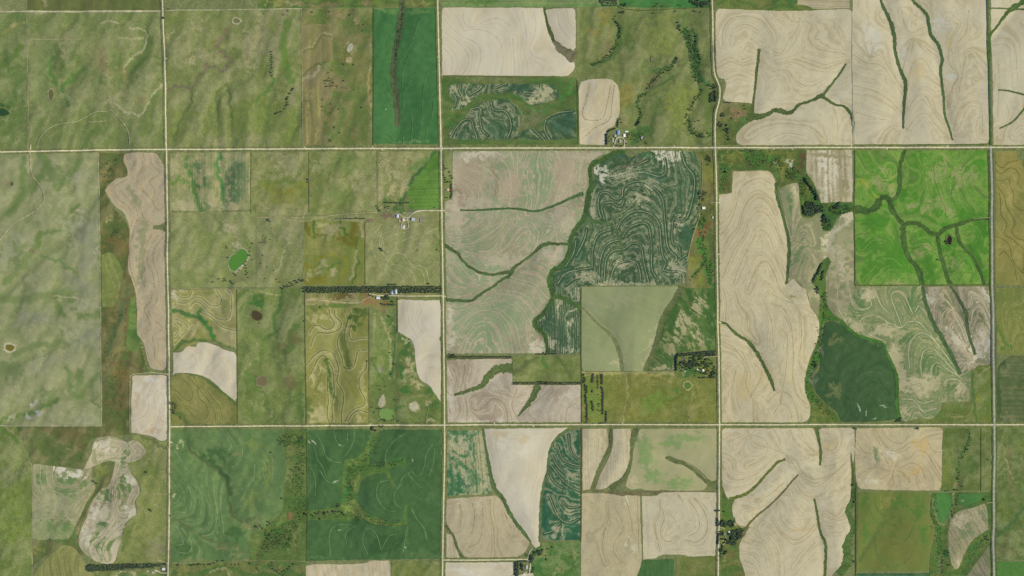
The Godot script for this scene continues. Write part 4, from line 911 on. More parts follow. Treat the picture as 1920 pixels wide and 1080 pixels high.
	parcel("lawn", PASTURE, "shady green lawn of the wooded farm with the L-shaped windbreak, west of the third road", "1267,663 1340,659 1343,664 1343,708 1268,708", {"a": "6c7c38", "b": "5d7034", "category": "lawn", "blots": [["3f6c38", 0.85, "1295,692,12,10 1285,705,10,6"], ["8a8a44", 0.7, "1292,680,12,4,-15 1330,690,10,14"], ["98906c", 0.8, "1280,702,3,4"]]})

func fields_middle_east() -> void:
	parcel("rough_pasture", ROUGH, "brown tree-dotted corner lot in the road's bend, west end of the wavy waterway", "1343,190 1404,193 1411,197 1409,208 1424,220 1408,228 1390,240 1380,256 1382,272 1343,273", {"a": "6f7240", "b": "5f6c38", "blots": [["8f7358", 0.85, "1378,208,12,11 1392,212,6,8"], ["4d7a3a", 0.8, "1395,230,12,5,-40 1388,245,5,10"], ["7f883e", 0.7, "1352,255,8,12"]]})
	parcel("rough_pasture", CREEK, "tree-shaded green yard strip of the farm at the huge rippling field's west edge", "1350,804 1354,860 1357,918 1366,938 1376,946 1374,958 1378,974 1390,988 1400,988 1388,1008 1384,1030 1390,1050 1398,1085 1398,1180 1349,1180", {"a": "667637", "b": "75753f", "blots": [["4c7a38", 0.8, "1358,964,8,6 1378,1022,5,12,30 1396,1000,6,8,40"], ["8d8a50", 0.8, "1356,1012,7,8 1366,1048,10,14"], ["b8ab88", 0.8, "1382,978,6,6"], ["6f5f40", 0.6, "1368,1040,6,16 1363,930,8,5"]]})
	parcel("rough_pasture", CREEK, "scrubby green creek bottom with bare white spots, southeast of the third crossroads", "1345,280 1510,281 1510,320 1505,345 1500,400 1494,342 1480,345 1462,352 1452,330 1442,320 1372,320 1370,362 1347,363", {"a": "66733a", "b": "5d6a36", "marks": [["3f7034", 7, 0.9, "1350,297 1358,315 1355,340 1352,358"], ["4d7a36", 9, 0.85, "1440,290 1452,310 1462,335"], ["84754c", 4, 0.8, "1455,300 1462,320 1468,340"], ["4f7a38", 12, 0.8, "1485,320 1498,335"], ["c2b896", 3, 0.9, "1375,280 1390,286"], ["b0a688", 2, 0.8, "1451,305 1457,312"]], "blots": [["7d803c", 0.8, "1380,300,24,12 1395,285,20,6 1480,305,14,20 1452,284,18,6"], ["d0c8b4", 0.95, "1482,310,7,5,35"], ["6b5038", 0.8, "1505,300,5,16"], ["5c5038", 0.7, "1360,350,8,10 1405,310,8,6"], ["456e30", 0.8, "1420,300,14,16 1405,282,20,5"]]})
	parcel("stubble_field", TAN, "great tan field of sweeping nested contour lines, along the east side of the third road", "1374,322 1438,321 1446,326 1455,344 1458,365 1468,405 1476,437 1478,470 1475,533 1490,522 1500,537 1510,542 1519,575 1533,596 1536,628 1527,652 1515,683 1509,712 1511,740 1519,762 1515,786 1506,791 1420,795 1360,795 1353,791 1351,740 1350,610 1348,480 1347,366 1362,364 1372,362 1373,340", {"a": "bfae86", "b": "b5a47d", "ls": 0.4, "tc": "aa986e", "terraces": ["1352,490 1365,450 1385,425 1393,395 1405,372 1422,364 1440,376 1452,400", "1355,520 1376,470 1395,440 1406,412 1420,397 1438,402 1455,430 1472,472", "1373,535 1390,490 1410,452 1424,432 1440,440 1455,480 1472,525", "1400,545 1420,500 1435,490 1450,510 1465,545 1490,570", "1352,440 1370,415 1380,385 1388,355 1405,340 1428,335 1446,345", "1378,545 1386,572 1400,590 1402,615 1420,640", "1443,548 1462,560 1490,572 1500,590 1502,640 1498,680 1510,700", "1445,568 1470,580 1482,610 1487,660 1486,710 1494,740 1512,758", "1460,625 1466,615 1475,632 1473,690 1462,760", "1440,752 1462,735 1478,738 1490,760 1497,785", "1450,775 1465,757 1480,768 1485,790", "1355,640 1378,655 1400,690 1398,720 1415,760 1420,790", "1380,690 1372,740 1380,780", "1430,560 1445,600 1450,650", "1413,680 1428,700 1405,745", "1360,600 1362,570 1355,540"], "blots": [["c8b892", 0.8, "1380,610,16,20 1470,700,10,30 1358,480,8,60 1450,745,24,8 1495,640,10,40"], ["c4ad78", 0.6, "1395,720,20,24 1440,700,10,16"], ["8a8f52", 0.8, "1484,555,6,4"]]})
	parcel("stubble_field", STUBBLE, "small tan field with weedy loops, wedged between the wooded pond and the curved waterway", "1461,357 1476,347 1494,342 1499,352 1501,402 1506,408 1517,410 1535,398 1541,394 1542,425 1544,434 1557,433 1572,410 1582,400 1600,397 1601,535 1604,560 1580,600 1565,590 1552,572 1549,545 1550,510 1558,490 1552,481 1540,490 1528,510 1521,530 1534,545 1537,560 1534,592 1520,576 1512,545 1500,532 1491,521 1478,530 1480,470 1480,445 1472,405", {"a": "b8a983", "b": "aaa278", "s": "6f7f52", "ss": 0.6, "dir": 80.0, "sf": 0.5, "terraces": ["1498,450 1500,438 1507,435 1515,442 1520,458", "1488,510 1498,490 1505,470 1512,468 1517,485 1512,515", "1482,480 1495,460 1508,455", "1465,362 1478,400 1484,440"], "tc": "8f9366", "blots": [["c6b99c", 0.9, "1590,410,9,14 1573,440,14,10,-30 1562,470,12,16 1580,490,8,30 1492,360,6,14"], ["5f7a4c", 0.7, "1578,537,8,6 1500,480,10,20 1485,380,6,16"]]})
	parcel("stubble_field", STUBBLE, "tan square field with a pale central swath, north of the wooded pond", "1512,282 1597,281 1598,378 1540,380 1533,362 1522,340 1512,322", {"a": "a99a76", "b": "9d926c", "s": "c9bda3", "ss": 0.7, "dir": 88.0, "sf": 0.25, "warp": 3.0, "blots": [["cdc2aa", 0.95, "1555,330,11,44 1570,315,14,20 1550,300,14,16"], ["8a8a60", 0.8, "1580,350,8,20 1525,355,4,20,-30 1518,340,4,10"], ["8f845f", 0.8, "1555,292,34,3"]]})
	parcel("rough_pasture", CREEK, "dark green brush flat around the grove, at the head of the branching waterway", "1499,345 1512,325 1524,342 1534,364 1538,380 1598,380 1602,396 1582,399 1570,408 1557,431 1543,433 1541,396 1517,408 1503,404", {"a": "56702f", "b": "4a6c36", "blots": [["77783a", 0.85, "1512,365,10,18 1560,388,10,6"], ["3f7038", 0.85, "1550,415,12,12 1580,390,16,8"]]})
	parcel("crop_field", CROP, "vivid lime green crop square branched by grey-green waterways, west of the paved road", "1603,282 1850,282 1853,290 1855,410 1856,530 1850,533 1606,534 1604,520 1602,400", {"a": "54902c", "b": "659434", "s": "93a057", "ss": 0.5, "sf": 0.7, "st": 0.52, "follow": 1.3, "g": 0.15, "warp": 8.0, "tc": "74a048", "tw": 1.2, "terraces": ["1617,290 1628,312 1645,323 1660,327 1668,320", "1603,305 1612,322 1625,330", "1635,330 1640,350 1655,352", "1712,300 1730,325 1725,350 1710,360", "1775,340 1780,375 1790,400", "1795,365 1800,385 1812,393", "1738,300 1742,345 1760,390", "1762,300 1770,350 1785,395", "1820,320 1815,350 1835,380 1850,385", "1745,295 1765,285 1790,290", "1620,345 1612,360 1620,375", "1615,470 1640,450 1665,455 1670,470", "1620,525 1650,490 1670,485 1690,500", "1640,532 1670,505 1690,515", "1715,450 1740,445 1750,460", "1720,485 1745,475 1755,490", "1790,500 1800,480 1815,485 1830,520", "1795,530 1805,505 1820,510", "1810,430 1830,425 1848,470"],
		"blots": [["9a9a62", 0.8, "1640,345,10,14 1668,350,6,18 1750,330,10,14 1770,310,7,24 1795,340,8,20 1815,330,10,14 1738,395,12,10 1710,390,9,8 1758,385,12,14 1725,480,20,6 1740,460,10,5 1795,490,9,10 1680,530,12,5 1665,325,12,14 1775,400,14,8"], ["8f9a3a", 0.7, "1620,345,10,8 1640,370,8,4 1670,330,4,14"], ["47822a", 0.8, "1680,480,20,30 1740,500,14,20 1810,400,24,12 1780,460,12,14 1830,480,10,24 1640,500,16,12 1630,460,24,12 1690,360,6,20 1640,410,20,14 1840,440,8,40"]]})
	parcel("hay_field", HAY, "olive gold hay field with snaking dark lines, east of the paved road", "1866,284 1905,283 1908,300 1990,300 1990,534 1870,535 1866,528", {"a": "928848", "b": "8a8648", "s": "a59a5e", "tc": "6d6f38", "tw": 1.5, "terraces": ["1865,302 1877,315 1890,305 1908,301", "1865,318 1875,326 1890,316 1902,317 1910,328 1907,346", "1865,337 1880,339 1890,336 1893,350 1900,364 1899,382 1908,391 1925,397", "1867,347 1882,370 1887,390 1897,405 1902,420 1896,434 1906,446 1925,452", "1872,362 1875,382 1876,402 1887,420 1883,438 1897,448 1910,460 1925,470", "1868,443 1890,457 1897,485 1912,507 1925,515", "1872,480 1881,470 1892,483 1902,502 1906,525"], "blots": [["5f6c34", 0.8, "1917,300,5,20 1917,490,4,20"], ["a1945a", 0.7, "1895,370,10,30"]]})
	parcel("stubble_field", STUBBLE, "tan and green swirling stubble field below the lime green square", "1604,537 1690,536 1728,536 1733,560 1745,595 1756,622 1775,650 1790,672 1798,695 1808,700 1820,690 1819,752 1765,754 1760,772 1746,785 1725,783 1700,791 1690,786 1686,760 1685,720 1678,690 1665,660 1656,645 1635,638 1612,630 1595,615 1580,600 1590,575", {"a": "b3a87c", "b": "a49d70", "s": "6a824f", "ss": 0.8, "sf": 0.9, "sw": 0.6, "st": 0.51, "warp": 7.0, "tc": "c4b993", "tw": 1.3, "halo": "72865a", "hs": 0.45, "hw": 2.6, "bs": 0.0, "terraces": ["1592,545 1598,568 1612,580 1630,576 1633,568 1626,555 1628,540", "1570,545 1571,575 1580,595", "1672,565 1672,550 1682,547 1694,553 1705,575 1712,590", "1672,565 1682,590 1690,612", "1716,585 1722,573 1732,582 1750,605", "1612,602 1622,594 1648,594 1665,605 1690,615", "1612,602 1620,618 1640,632 1660,640", "1655,625 1650,615 1668,612 1690,614 1700,605 1720,603 1738,620 1762,650", "1705,692 1703,655 1710,635 1728,624 1745,632 1765,655 1792,690", "1727,705 1726,675 1735,655 1750,655 1775,680 1800,708", "1748,710 1745,692 1755,680 1780,695 1803,708", "1770,720 1775,712 1800,715 1800,730 1790,745", "1690,730 1705,735 1725,755 1750,750", "1692,748 1712,750 1732,770 1755,765", "1698,772 1712,762 1735,775", "1692,715 1710,722 1725,720", "1640,545 1650,570 1668,590"], "blots": [["c2b48c", 0.85, "1570,570,10,24,-20 1600,608,14,8,35 1680,670,14,18 1690,700,10,20 1740,725,24,16 1705,720,18,8 1805,730,8,16 1655,625,24,8 1630,555,16,12 1690,775,8,10"], ["5a7a48", 0.75, "1715,560,10,24 1745,690,14,20 1785,730,10,10 1700,640,10,14 1780,670,10,16 1610,570,8,20"]]})
	parcel("stubble_field", STUBBLE, "pinkish pale field with pointed arching streaks, west of the paved road below the lime square", "1733,538 1857,537 1858,600 1859,678 1850,685 1836,684 1825,692 1812,694 1800,704 1795,690 1785,662 1765,632 1752,600 1738,570", {"a": "bcac8d", "b": "b0a380", "s": "6b7152", "ss": 0.6, "sf": 0.5, "tc": "c6b99e", "tw": 1.3, "terraces": ["1752,605 1752,572 1764,555 1778,568 1800,600 1817,640", "1765,615 1768,587 1780,579 1795,600 1812,640", "1778,635 1787,610 1800,630 1815,665", "1795,655 1803,643 1820,675", "1815,575 1822,553 1838,562 1856,598", "1818,615 1825,582 1838,577 1857,620", "1828,640 1840,616 1858,645", "1800,690 1812,680 1822,690"], "blots": [["cdc0a8", 0.9, "1845,550,10,14 1845,645,12,20 1750,560,8,14 1825,660,8,20 1790,640,8,20,-30"], ["66704c", 0.6, "1780,565,10,20 1815,600,8,18 1840,600,8,10"]]})
	parcel("crop_field", CROP, "dark forest-green crop field shaped like a boot, east of the wooded creek", "1548,604 1560,602 1574,606 1590,619 1608,632 1638,641 1654,646 1660,660 1670,682 1679,705 1681,745 1682,787 1640,790 1578,791 1567,772 1550,757 1532,738 1526,722 1528,705 1536,695 1538,660 1542,630", {"a": "3d5a37", "b": "45633b", "s": "556c44", "ss": 0.35, "sf": 0.6, "tc": "587250", "terraces": ["1577,735 1580,700 1592,688 1608,688", "1605,782 1611,745 1625,728 1640,738 1655,765", "1548,720 1568,738 1580,770", "1560,690 1575,660 1600,640", "1600,720 1620,700 1650,700 1665,720", "1655,755 1670,770 1678,785"], "blots": [["7f7f4c", 0.7, "1565,640,9,14,30 1562,738,8,12,40 1560,725,12,6"], ["d0d0c0", 0.85, "1610,763,1.5,8,-20 1624,775,1.2,8 1640,783,5,1.5,-20 1655,760,7,1.5,20"], ["5f7c48", 0.7, "1640,645,16,4,20"], ["748064", 0.8, "1541,660,4,16 1525,710,6,14 1524,725,4,10"]]})
	parcel("rough_pasture", CREEK, "green creek pasture between the great contour field and the dark boot-shaped crop", "1528,512 1540,492 1552,482 1557,492 1549,512 1548,546 1551,572 1566,592 1580,602 1550,602 1544,604 1540,632 1536,680 1527,700 1524,722 1531,740 1549,758 1566,773 1576,793 1516,794 1521,762 1513,740 1511,712 1517,683 1529,653 1538,628 1536,592 1539,560 1535,545 1522,530", {"a": "5c7a38", "b": "5f7036", "blots": [["77783f", 0.85, "1545,775,14,16 1530,780,8,10"], ["4a8030", 0.85, "1540,600,8,14 1530,670,6,12 1520,745,8,14 1560,590,12,5"], ["7f8468", 0.7, "1540,655,5,14 1525,705,6,12"]], "marks": [["3f6c30", 4, 0.8, "1545,545 1546,570 1542,595 1538,630 1530,660 1520,690 1514,720 1520,750"]]})
	parcel("pasture", PASTURE, "olive pasture corner with a spindly dark gully, at the second crossing of the paved road", "1690,792 1702,790 1726,784 1748,785 1762,772 1768,756 1820,754 1822,694 1838,686 1860,684 1860,795 1690,796", {"a": "6f7c38", "b": "67773a", "marks": [["9a9458", 1.6, 0.7, "1785,782 1805,781 1818,775 1822,765"], ["4d7036", 4, 0.8, "1822,700 1824,740 1826,770 1830,790"], ["9a9264", 2.5, 0.8, "1860,686 1845,695 1835,705"]], "blots": [["8b9038", 0.85, "1835,745,4,10"], ["5a7436", 0.7, "1850,760,8,14,40 1770,780,14,8"]]})
	parcel("hay_field", HAY, "light olive hay field with looping pale lines, east of the paved road", "1867,540 1990,538 1990,664 1868,665", {"a": "7f8440", "b": "778040", "tc": "98965c", "tw": 1.1, "terraces": ["1900,542 1898,560 1880,572 1878,600 1882,620 1890,640 1893,660", "1890,645 1890,600 1896,590 1908,592 1918,612 1940,620", "1903,655 1905,640 1915,632 1930,640"], "marks": [["567a38", 6, 0.85, "1868,610 1876,625 1884,640 1892,655"]], "blots": [["4f7a34", 0.85, "1877,653,4,4"], ["6a7a3c", 0.7, "1880,555,10,10"]]})
	parcel("crop_field", CROP, "dim dark green plot with a clipped corner, east of the paved road", "1870,690 1888,670 1894,667 1990,667 1990,790 1869,793 1868,750", {"a": "53663a", "b": "5f6e42", "dir": 0.0, "s": "7b7a55", "ss": 0.55, "sf": 0.6, "blots": [["3f5a32", 0.85, "1873,740,4,50 1880,680,4,14,45"], ["85805c", 0.7, "1895,782,12,8 1890,695,8,8"]]})

func fields_south_west() -> void:
	parcel("pasture", PASTURE, "smooth bright olive-green pasture strip in the photo's bottom left corner", "-120,800 30,800 60,868 61,1000 60,1180 -120,1180", {"a": "74843f", "b": "6b7b3e", "marks": [["5d7a38", 8, 0.8, "-5,800 20,815 35,830"], ["9a9266", 3, 0.8, "10,800 25,812 38,820"], ["8d8a58", 3, 0.6, "30,855 45,865 52,875"]], "blots": [["7d8f40", 0.7, "30,940,16,40 20,1000,20,20"], ["848068", 0.5, "20,890,20,20"]]})
	parcel("rough_pasture", ROUGH, "dull green slope with small bushes, north of the curved two-tone fields at lower left", "30,800 62,800 160,845 172,848 166,868 158,879 62,870 60,866", {"a": "6a7242", "b": "606d3c", "blots": [["5b6d38", 0.7, "80,830,16,16 110,850,20,10"], ["9a9268", 0.85, "30,817,8,3,20 130,845,5,3"]]})
	parcel("stubble_field", STUBBLE, "green striped contour field with a white bare patch, near the photo's bottom left", "62,874 66,870 76,871 100,874 120,876 150,880 160,880 168,872 173,876 172,900 177,916 165,936 156,955 146,976 140,990 130,1008 110,1010 70,1011 62,1008", {"a": "93986a", "b": "848f5c", "s": "b0a684", "ss": 0.6, "sf": 0.55, "tc": "b0a888", "tw": 1.1, "terraces": ["77,872 76,900 85,925 100,945 118,953", "88,873 90,905 103,922 125,926 150,920 176,905", "100,874 98,895 106,910 130,912 155,902 172,878", "63,934 85,955 105,958 120,945 132,955 145,942 160,928", "64,968 100,965 120,952 135,966 150,950"], "blots": [["d5cbb6", 0.95, "133,885,26,8,5 120,880,14,5"], ["5d7d44", 0.75, "130,900,22,5 120,920,20,6 80,900,8,12 100,985,20,12 135,985,10,12 160,905,6,8"]]})
	parcel("pasture", PASTURE, "rolling olive pasture around a lone bush, between the white contour field and the first road", "216,866 240,866 262,860 273,842 262,828 250,824 247,814 262,815 303,828 317,826 318,1052 215,1056 222,1030 228,1008 240,980 252,968 258,955 256,935 265,918 260,903 245,888", {"a": "878b50", "b": "7d8548", "wet": 0.3, "v": "6f8044", "tc": "959760", "terraces": [], "marks": [["686c40", 5, 0.85, "262,816 285,824 303,836 316,842"], ["9c9868", 1.6, 0.7, "280,828 292,840 290,852 275,865 270,872"], ["97925e", 1.6, 0.7, "268,885 280,890 296,905 297,925"], ["5f7a3a", 6, 0.7, "255,980 240,1000 232,1030"], ["97925e", 1.6, 0.7, "262,945 275,965 278,985 270,992"], ["98926a", 4, 0.7, "312,960 300,950 290,945"], ["8a8560", 6, 0.7, "315,1000 290,1015 280,1020"]], "blots": [["877f62", 0.8, "297,1035,12,12"], ["6d7d3c", 0.7, "290,890,14,10 240,1000,8,24"], ["858a4c", 0.7, "270,1000,14,30"]]})
	parcel("stubble_field", STUBBLE, "whitish contour field shaped like a seahorse, at lower left", "175,835 180,824 195,819 207,818 222,822 240,829 246,826 256,826 266,833 272,844 270,854 258,863 244,867 238,869 244,886 255,899 262,914 262,925 254,940 256,955 254,966 240,976 232,988 228,1010 222,1030 216,1052 208,1057 182,1052 164,1040 152,1028 148,1012 153,990 163,968 166,954 176,935 190,918 204,909 208,900 212,882 216,866 203,864 182,871 170,877 158,879 164,866 172,850", {"a": "c2b498", "b": "b5a987", "s": "7d8758", "ss": 0.6, "sf": 0.55, "st": 0.58, "terraces": ["183,850 186,832 205,826 228,830 240,840 232,852 205,856 185,857", "192,842 210,834 225,838 222,848 200,850", "247,835 262,838 266,850 250,860", "222,892 230,882 243,895 254,915 245,940 243,958 228,964 219,952 228,930 222,910", "205,950 213,962 206,985 187,1010 176,1030 186,1047", "238,985 212,1003 196,1025 200,1048", "215,870 212,900 210,935"], "blots": [["6a7f48", 0.85, "228,866,5,8 235,845,5,8,30 240,903,12,14 205,935,10,14 190,1020,14,14,30 230,920,6,20"], ["5a7348", 0.8, "190,984,16,4 208,930,5,16"], ["d2c7b0", 0.85, "180,960,12,20,30 190,840,12,10 160,1000,7,20 250,958,10,8 250,900,6,14,-30"]]})
	parcel("rough_pasture", ROUGH, "brown weedy draw between the two contour fields at lower left", "176,874 200,866 213,868 208,895 203,907 190,916 176,932 166,950 160,968 152,985 147,1006 150,1024 162,1040 150,1040 130,1026 115,1022 62,1060 62,1013 130,1011 142,990 156,958 166,938 179,916 175,902", {"a": "777547", "b": "6a6d40", "blots": [["7f8545", 0.8, "190,882,14,10 80,1030,16,12"], ["4f7a40", 0.85, "120,1014,16,5 140,1000,6,12"], ["5b5a38", 0.7, "187,920,6,14,25 160,960,5,14,25"], ["9a8660", 0.7, "150,1000,4,16"]]})
	parcel("hay_field", HAY, "olive tan hay field with curved dark mown lines, on the photo's bottom edge at left", "62,1085 80,1056 110,1028 120,1022 138,1026 156,1046 162,1060 175,1076 180,1180 62,1180", {"a": "96935c", "b": "8a8a50", "tc": "6d743c", "terraces": ["98,1040 95,1060 104,1090", "120,1028 110,1045 118,1090", "131,1040 132,1065 140,1090", "150,1050 148,1068 152,1090", "84,1055 82,1090"]})
	parcel("pasture", PASTURE, "green yard grass with a pale oval track, below the bottom-left windbreak", "180,1070 314,1070 314,1180 180,1180", {"a": "727d42", "b": "65763c", "category": "pasture", "marks": [["b5aa84", 6, 0.9, "219,1095 219,1078 226,1071 238,1069 248,1072 253,1080 253,1095"]], "blots": [["4f7d40", 0.85, "236,1083,10,8 275,1080,12,8"]]})
	parcel("crop_field", CROP, "deep green crop field with mown contour loops, south of the second road at lower centre-left", "321,803 400,804 535,805 528,825 534,850 536,880 533,905 532,930 528,955 510,975 490,992 470,1000 468,1046 440,1052 320,1053", {"a": "5e7b47", "b": "6a8550", "s": "7b8c55", "ss": 0.4, "sf": 0.35, "tc": "85986a", "tw": 1.3, "th": 1.0, "terraces": ["415,806 425,820 434,835 430,843 418,842", "435,806 450,825 455,850 445,870 430,878", "325,840 345,870 350,880", "322,902 335,920 336,935 325,945", "338,900 355,915 360,940 350,960 332,960", "360,905 375,920 377,950 372,975 350,975", "378,895 380,920 392,950 388,990 372,992", "400,895 402,930 407,970 398,1000 380,1005", "418,905 412,940 418,980 420,1000", "330,985 342,1010 345,1020 330,1022", "340,990 360,1020 355,1035 335,1035", "360,1010 375,1030 370,1045", "450,920 475,895 478,870", "478,895 460,920 450,950", "485,860 497,870 495,900 485,920", "505,840 512,870 510,900"], "marks": [["5c6a40", 5, 0.9, "345,805 348,825 357,845 380,862 410,885 424,905 428,935 435,965 450,975 475,972"], ["5f6d44", 3, 0.8, "320,835 340,846 352,847"], ["6a7148", 3, 0.8, "320,965 340,980 365,995 400,1015 440,1020 470,1040"], ["405c34", 8, 0.7, "400,870 425,900 432,930"]], "blots": [["8a8556", 0.75, "440,853,14,4 470,980,20,8 375,1050,30,4 450,1042,16,8 420,1030,14,6"], ["3d6034", 0.7, "440,1000,20,20 415,855,20,14 350,1030,20,16"], ["c0b890", 0.85, "327,930,3,3 337,836,5,5"], ["7d8a48", 0.7, "480,940,14,20 475,830,14,10 500,880,12,30"]]})
	parcel("rough_pasture", CREEK, "tangled green and brown creek flat with dark trees, running south from the second road", "536,805 577,805 576,955 575,1050 468,1050 470,1001 492,993 512,976 529,957 533,930 534,905 537,880 535,850 530,826", {"a": "62763b", "b": "6a7840", "blots": [["757a48", 0.8, "548,850,12,16 470,985,10,10 535,965,8,6"], ["4a7034", 0.85, "565,830,8,14 560,900,6,20 520,1000,12,16 540,1020,14,12 563,935,6,12"], ["7f884c", 0.7, "545,890,8,18 555,1000,10,30 523,978,6,6"], ["7d7048", 0.6, "556,945,5,4"]]})
	parcel("crop_field", CROP, "dark green crop block wrapping a weedy hollow, west of the second road at the bottom", "577,806 690,805 698,812 720,806 827,805 829,1047 700,1049 575,1051 576,985 577,950", {"a": "45673a", "b": "4d6f40", "s": "547547", "ss": 0.45, "sf": 0.5, "tc": "6f8d5a", "tw": 1.3, "th": 1.0, "terraces": ["578,825 590,840 595,860 605,875 612,895", "590,806 605,835 612,855 625,865 640,868", "626,808 630,825 640,836 650,830 652,812", "665,806 662,830 650,850 642,860", "580,870 590,890 592,930", "600,880 612,900 625,905 640,895", "725,875 722,855 735,830 760,812", "730,900 712,905 706,925 715,945 725,955 745,958", "755,905 740,925 742,945 752,952", "768,885 755,895 748,912", "812,830 800,850 795,875 785,892 770,882", "790,915 775,900 765,888", "620,1040 618,1000 630,985 660,985", "650,1020 648,1000 668,985", "690,1040 680,1010 690,990 705,1000 715,1030 730,1005 745,1000", "770,950 780,970 795,990 800,1010", "755,1040 760,1010 765,985", "815,840 812,870 805,890"], "blots": [["c9c4ac", 0.85, "636,835,4,1.5,40 590,830,1.5,8,-35 580,828,1.5,4,-40 628,903,5,1.5 774,863,1.5,3 760,1027,2,1.5 634,994,5,1.2,-15"], ["5f7a48", 0.7, "812,930,6,8 700,820,20,8 600,1046,40,3 790,1040,30,6"], ["385a34", 0.7, "720,1025,20,14 600,870,10,30 745,1025,10,20"]]})
	parcel("rough_pasture", CREEK, "weedy green hollow with tan edges inside the dark crop block", "704,806 712,808 706,825 693,848 692,868 712,873 728,866 740,860 760,858 762,872 742,874 728,882 742,912 736,910 722,886 704,888 684,896 674,912 671,935 675,950 690,962 712,972 740,980 755,976 760,945 763,945 764,982 745,986 715,984 690,978 665,972 650,978 620,975 576,975 576,957 610,955 640,948 641,915 644,880 646,862 668,858 680,848 690,828", {"a": "5c7a3a", "b": "6c7a40", "blots": [["7f8a48", 0.8, "660,868,9,8 690,826,5,10 668,905,6,20 655,960,14,10 675,955,8,14,-40 690,968,16,4,20"], ["3f7a3a", 0.85, "650,930,6,12 740,865,16,5 700,966,14,5 655,920,6,10 733,982,16,3"], ["767d4c", 0.6, "662,912,5,10 610,962,24,4"]]})
	parcel("rough_pasture", CREEK, "brushy green pasture with scattered trees on the bottom edge, below the deep green crop field", "320,1058 440,1054 470,1052 573,1053 573,1180 320,1180", {"a": "757a45", "b": "67743d", "marks": [["a59c70", 4, 0.8, "395,1072 410,1068 424,1066 430,1078"]], "blots": [["4f7038", 0.8, "500,1070,16,8 540,1060,14,6"], ["8d8550", 0.7, "350,1070,20,8 440,1062,14,8"]]})
	parcel("stubble_field", TAN, "tan stubble field cut by the bottom edge, below the dark crop block", "574,1060 590,1057 640,1058 688,1055 696,1051 730,1051 732,1060 732,1180 573,1180", {"a": "bba988", "dir": 80.0, "ls": 0.2})
	parcel("pasture", PASTURE, "olive green pasture square on the bottom edge, west of the second road", "734,1052 828,1051 828,1180 733,1180", {"a": "6b7a3a", "b": "747c3f"})

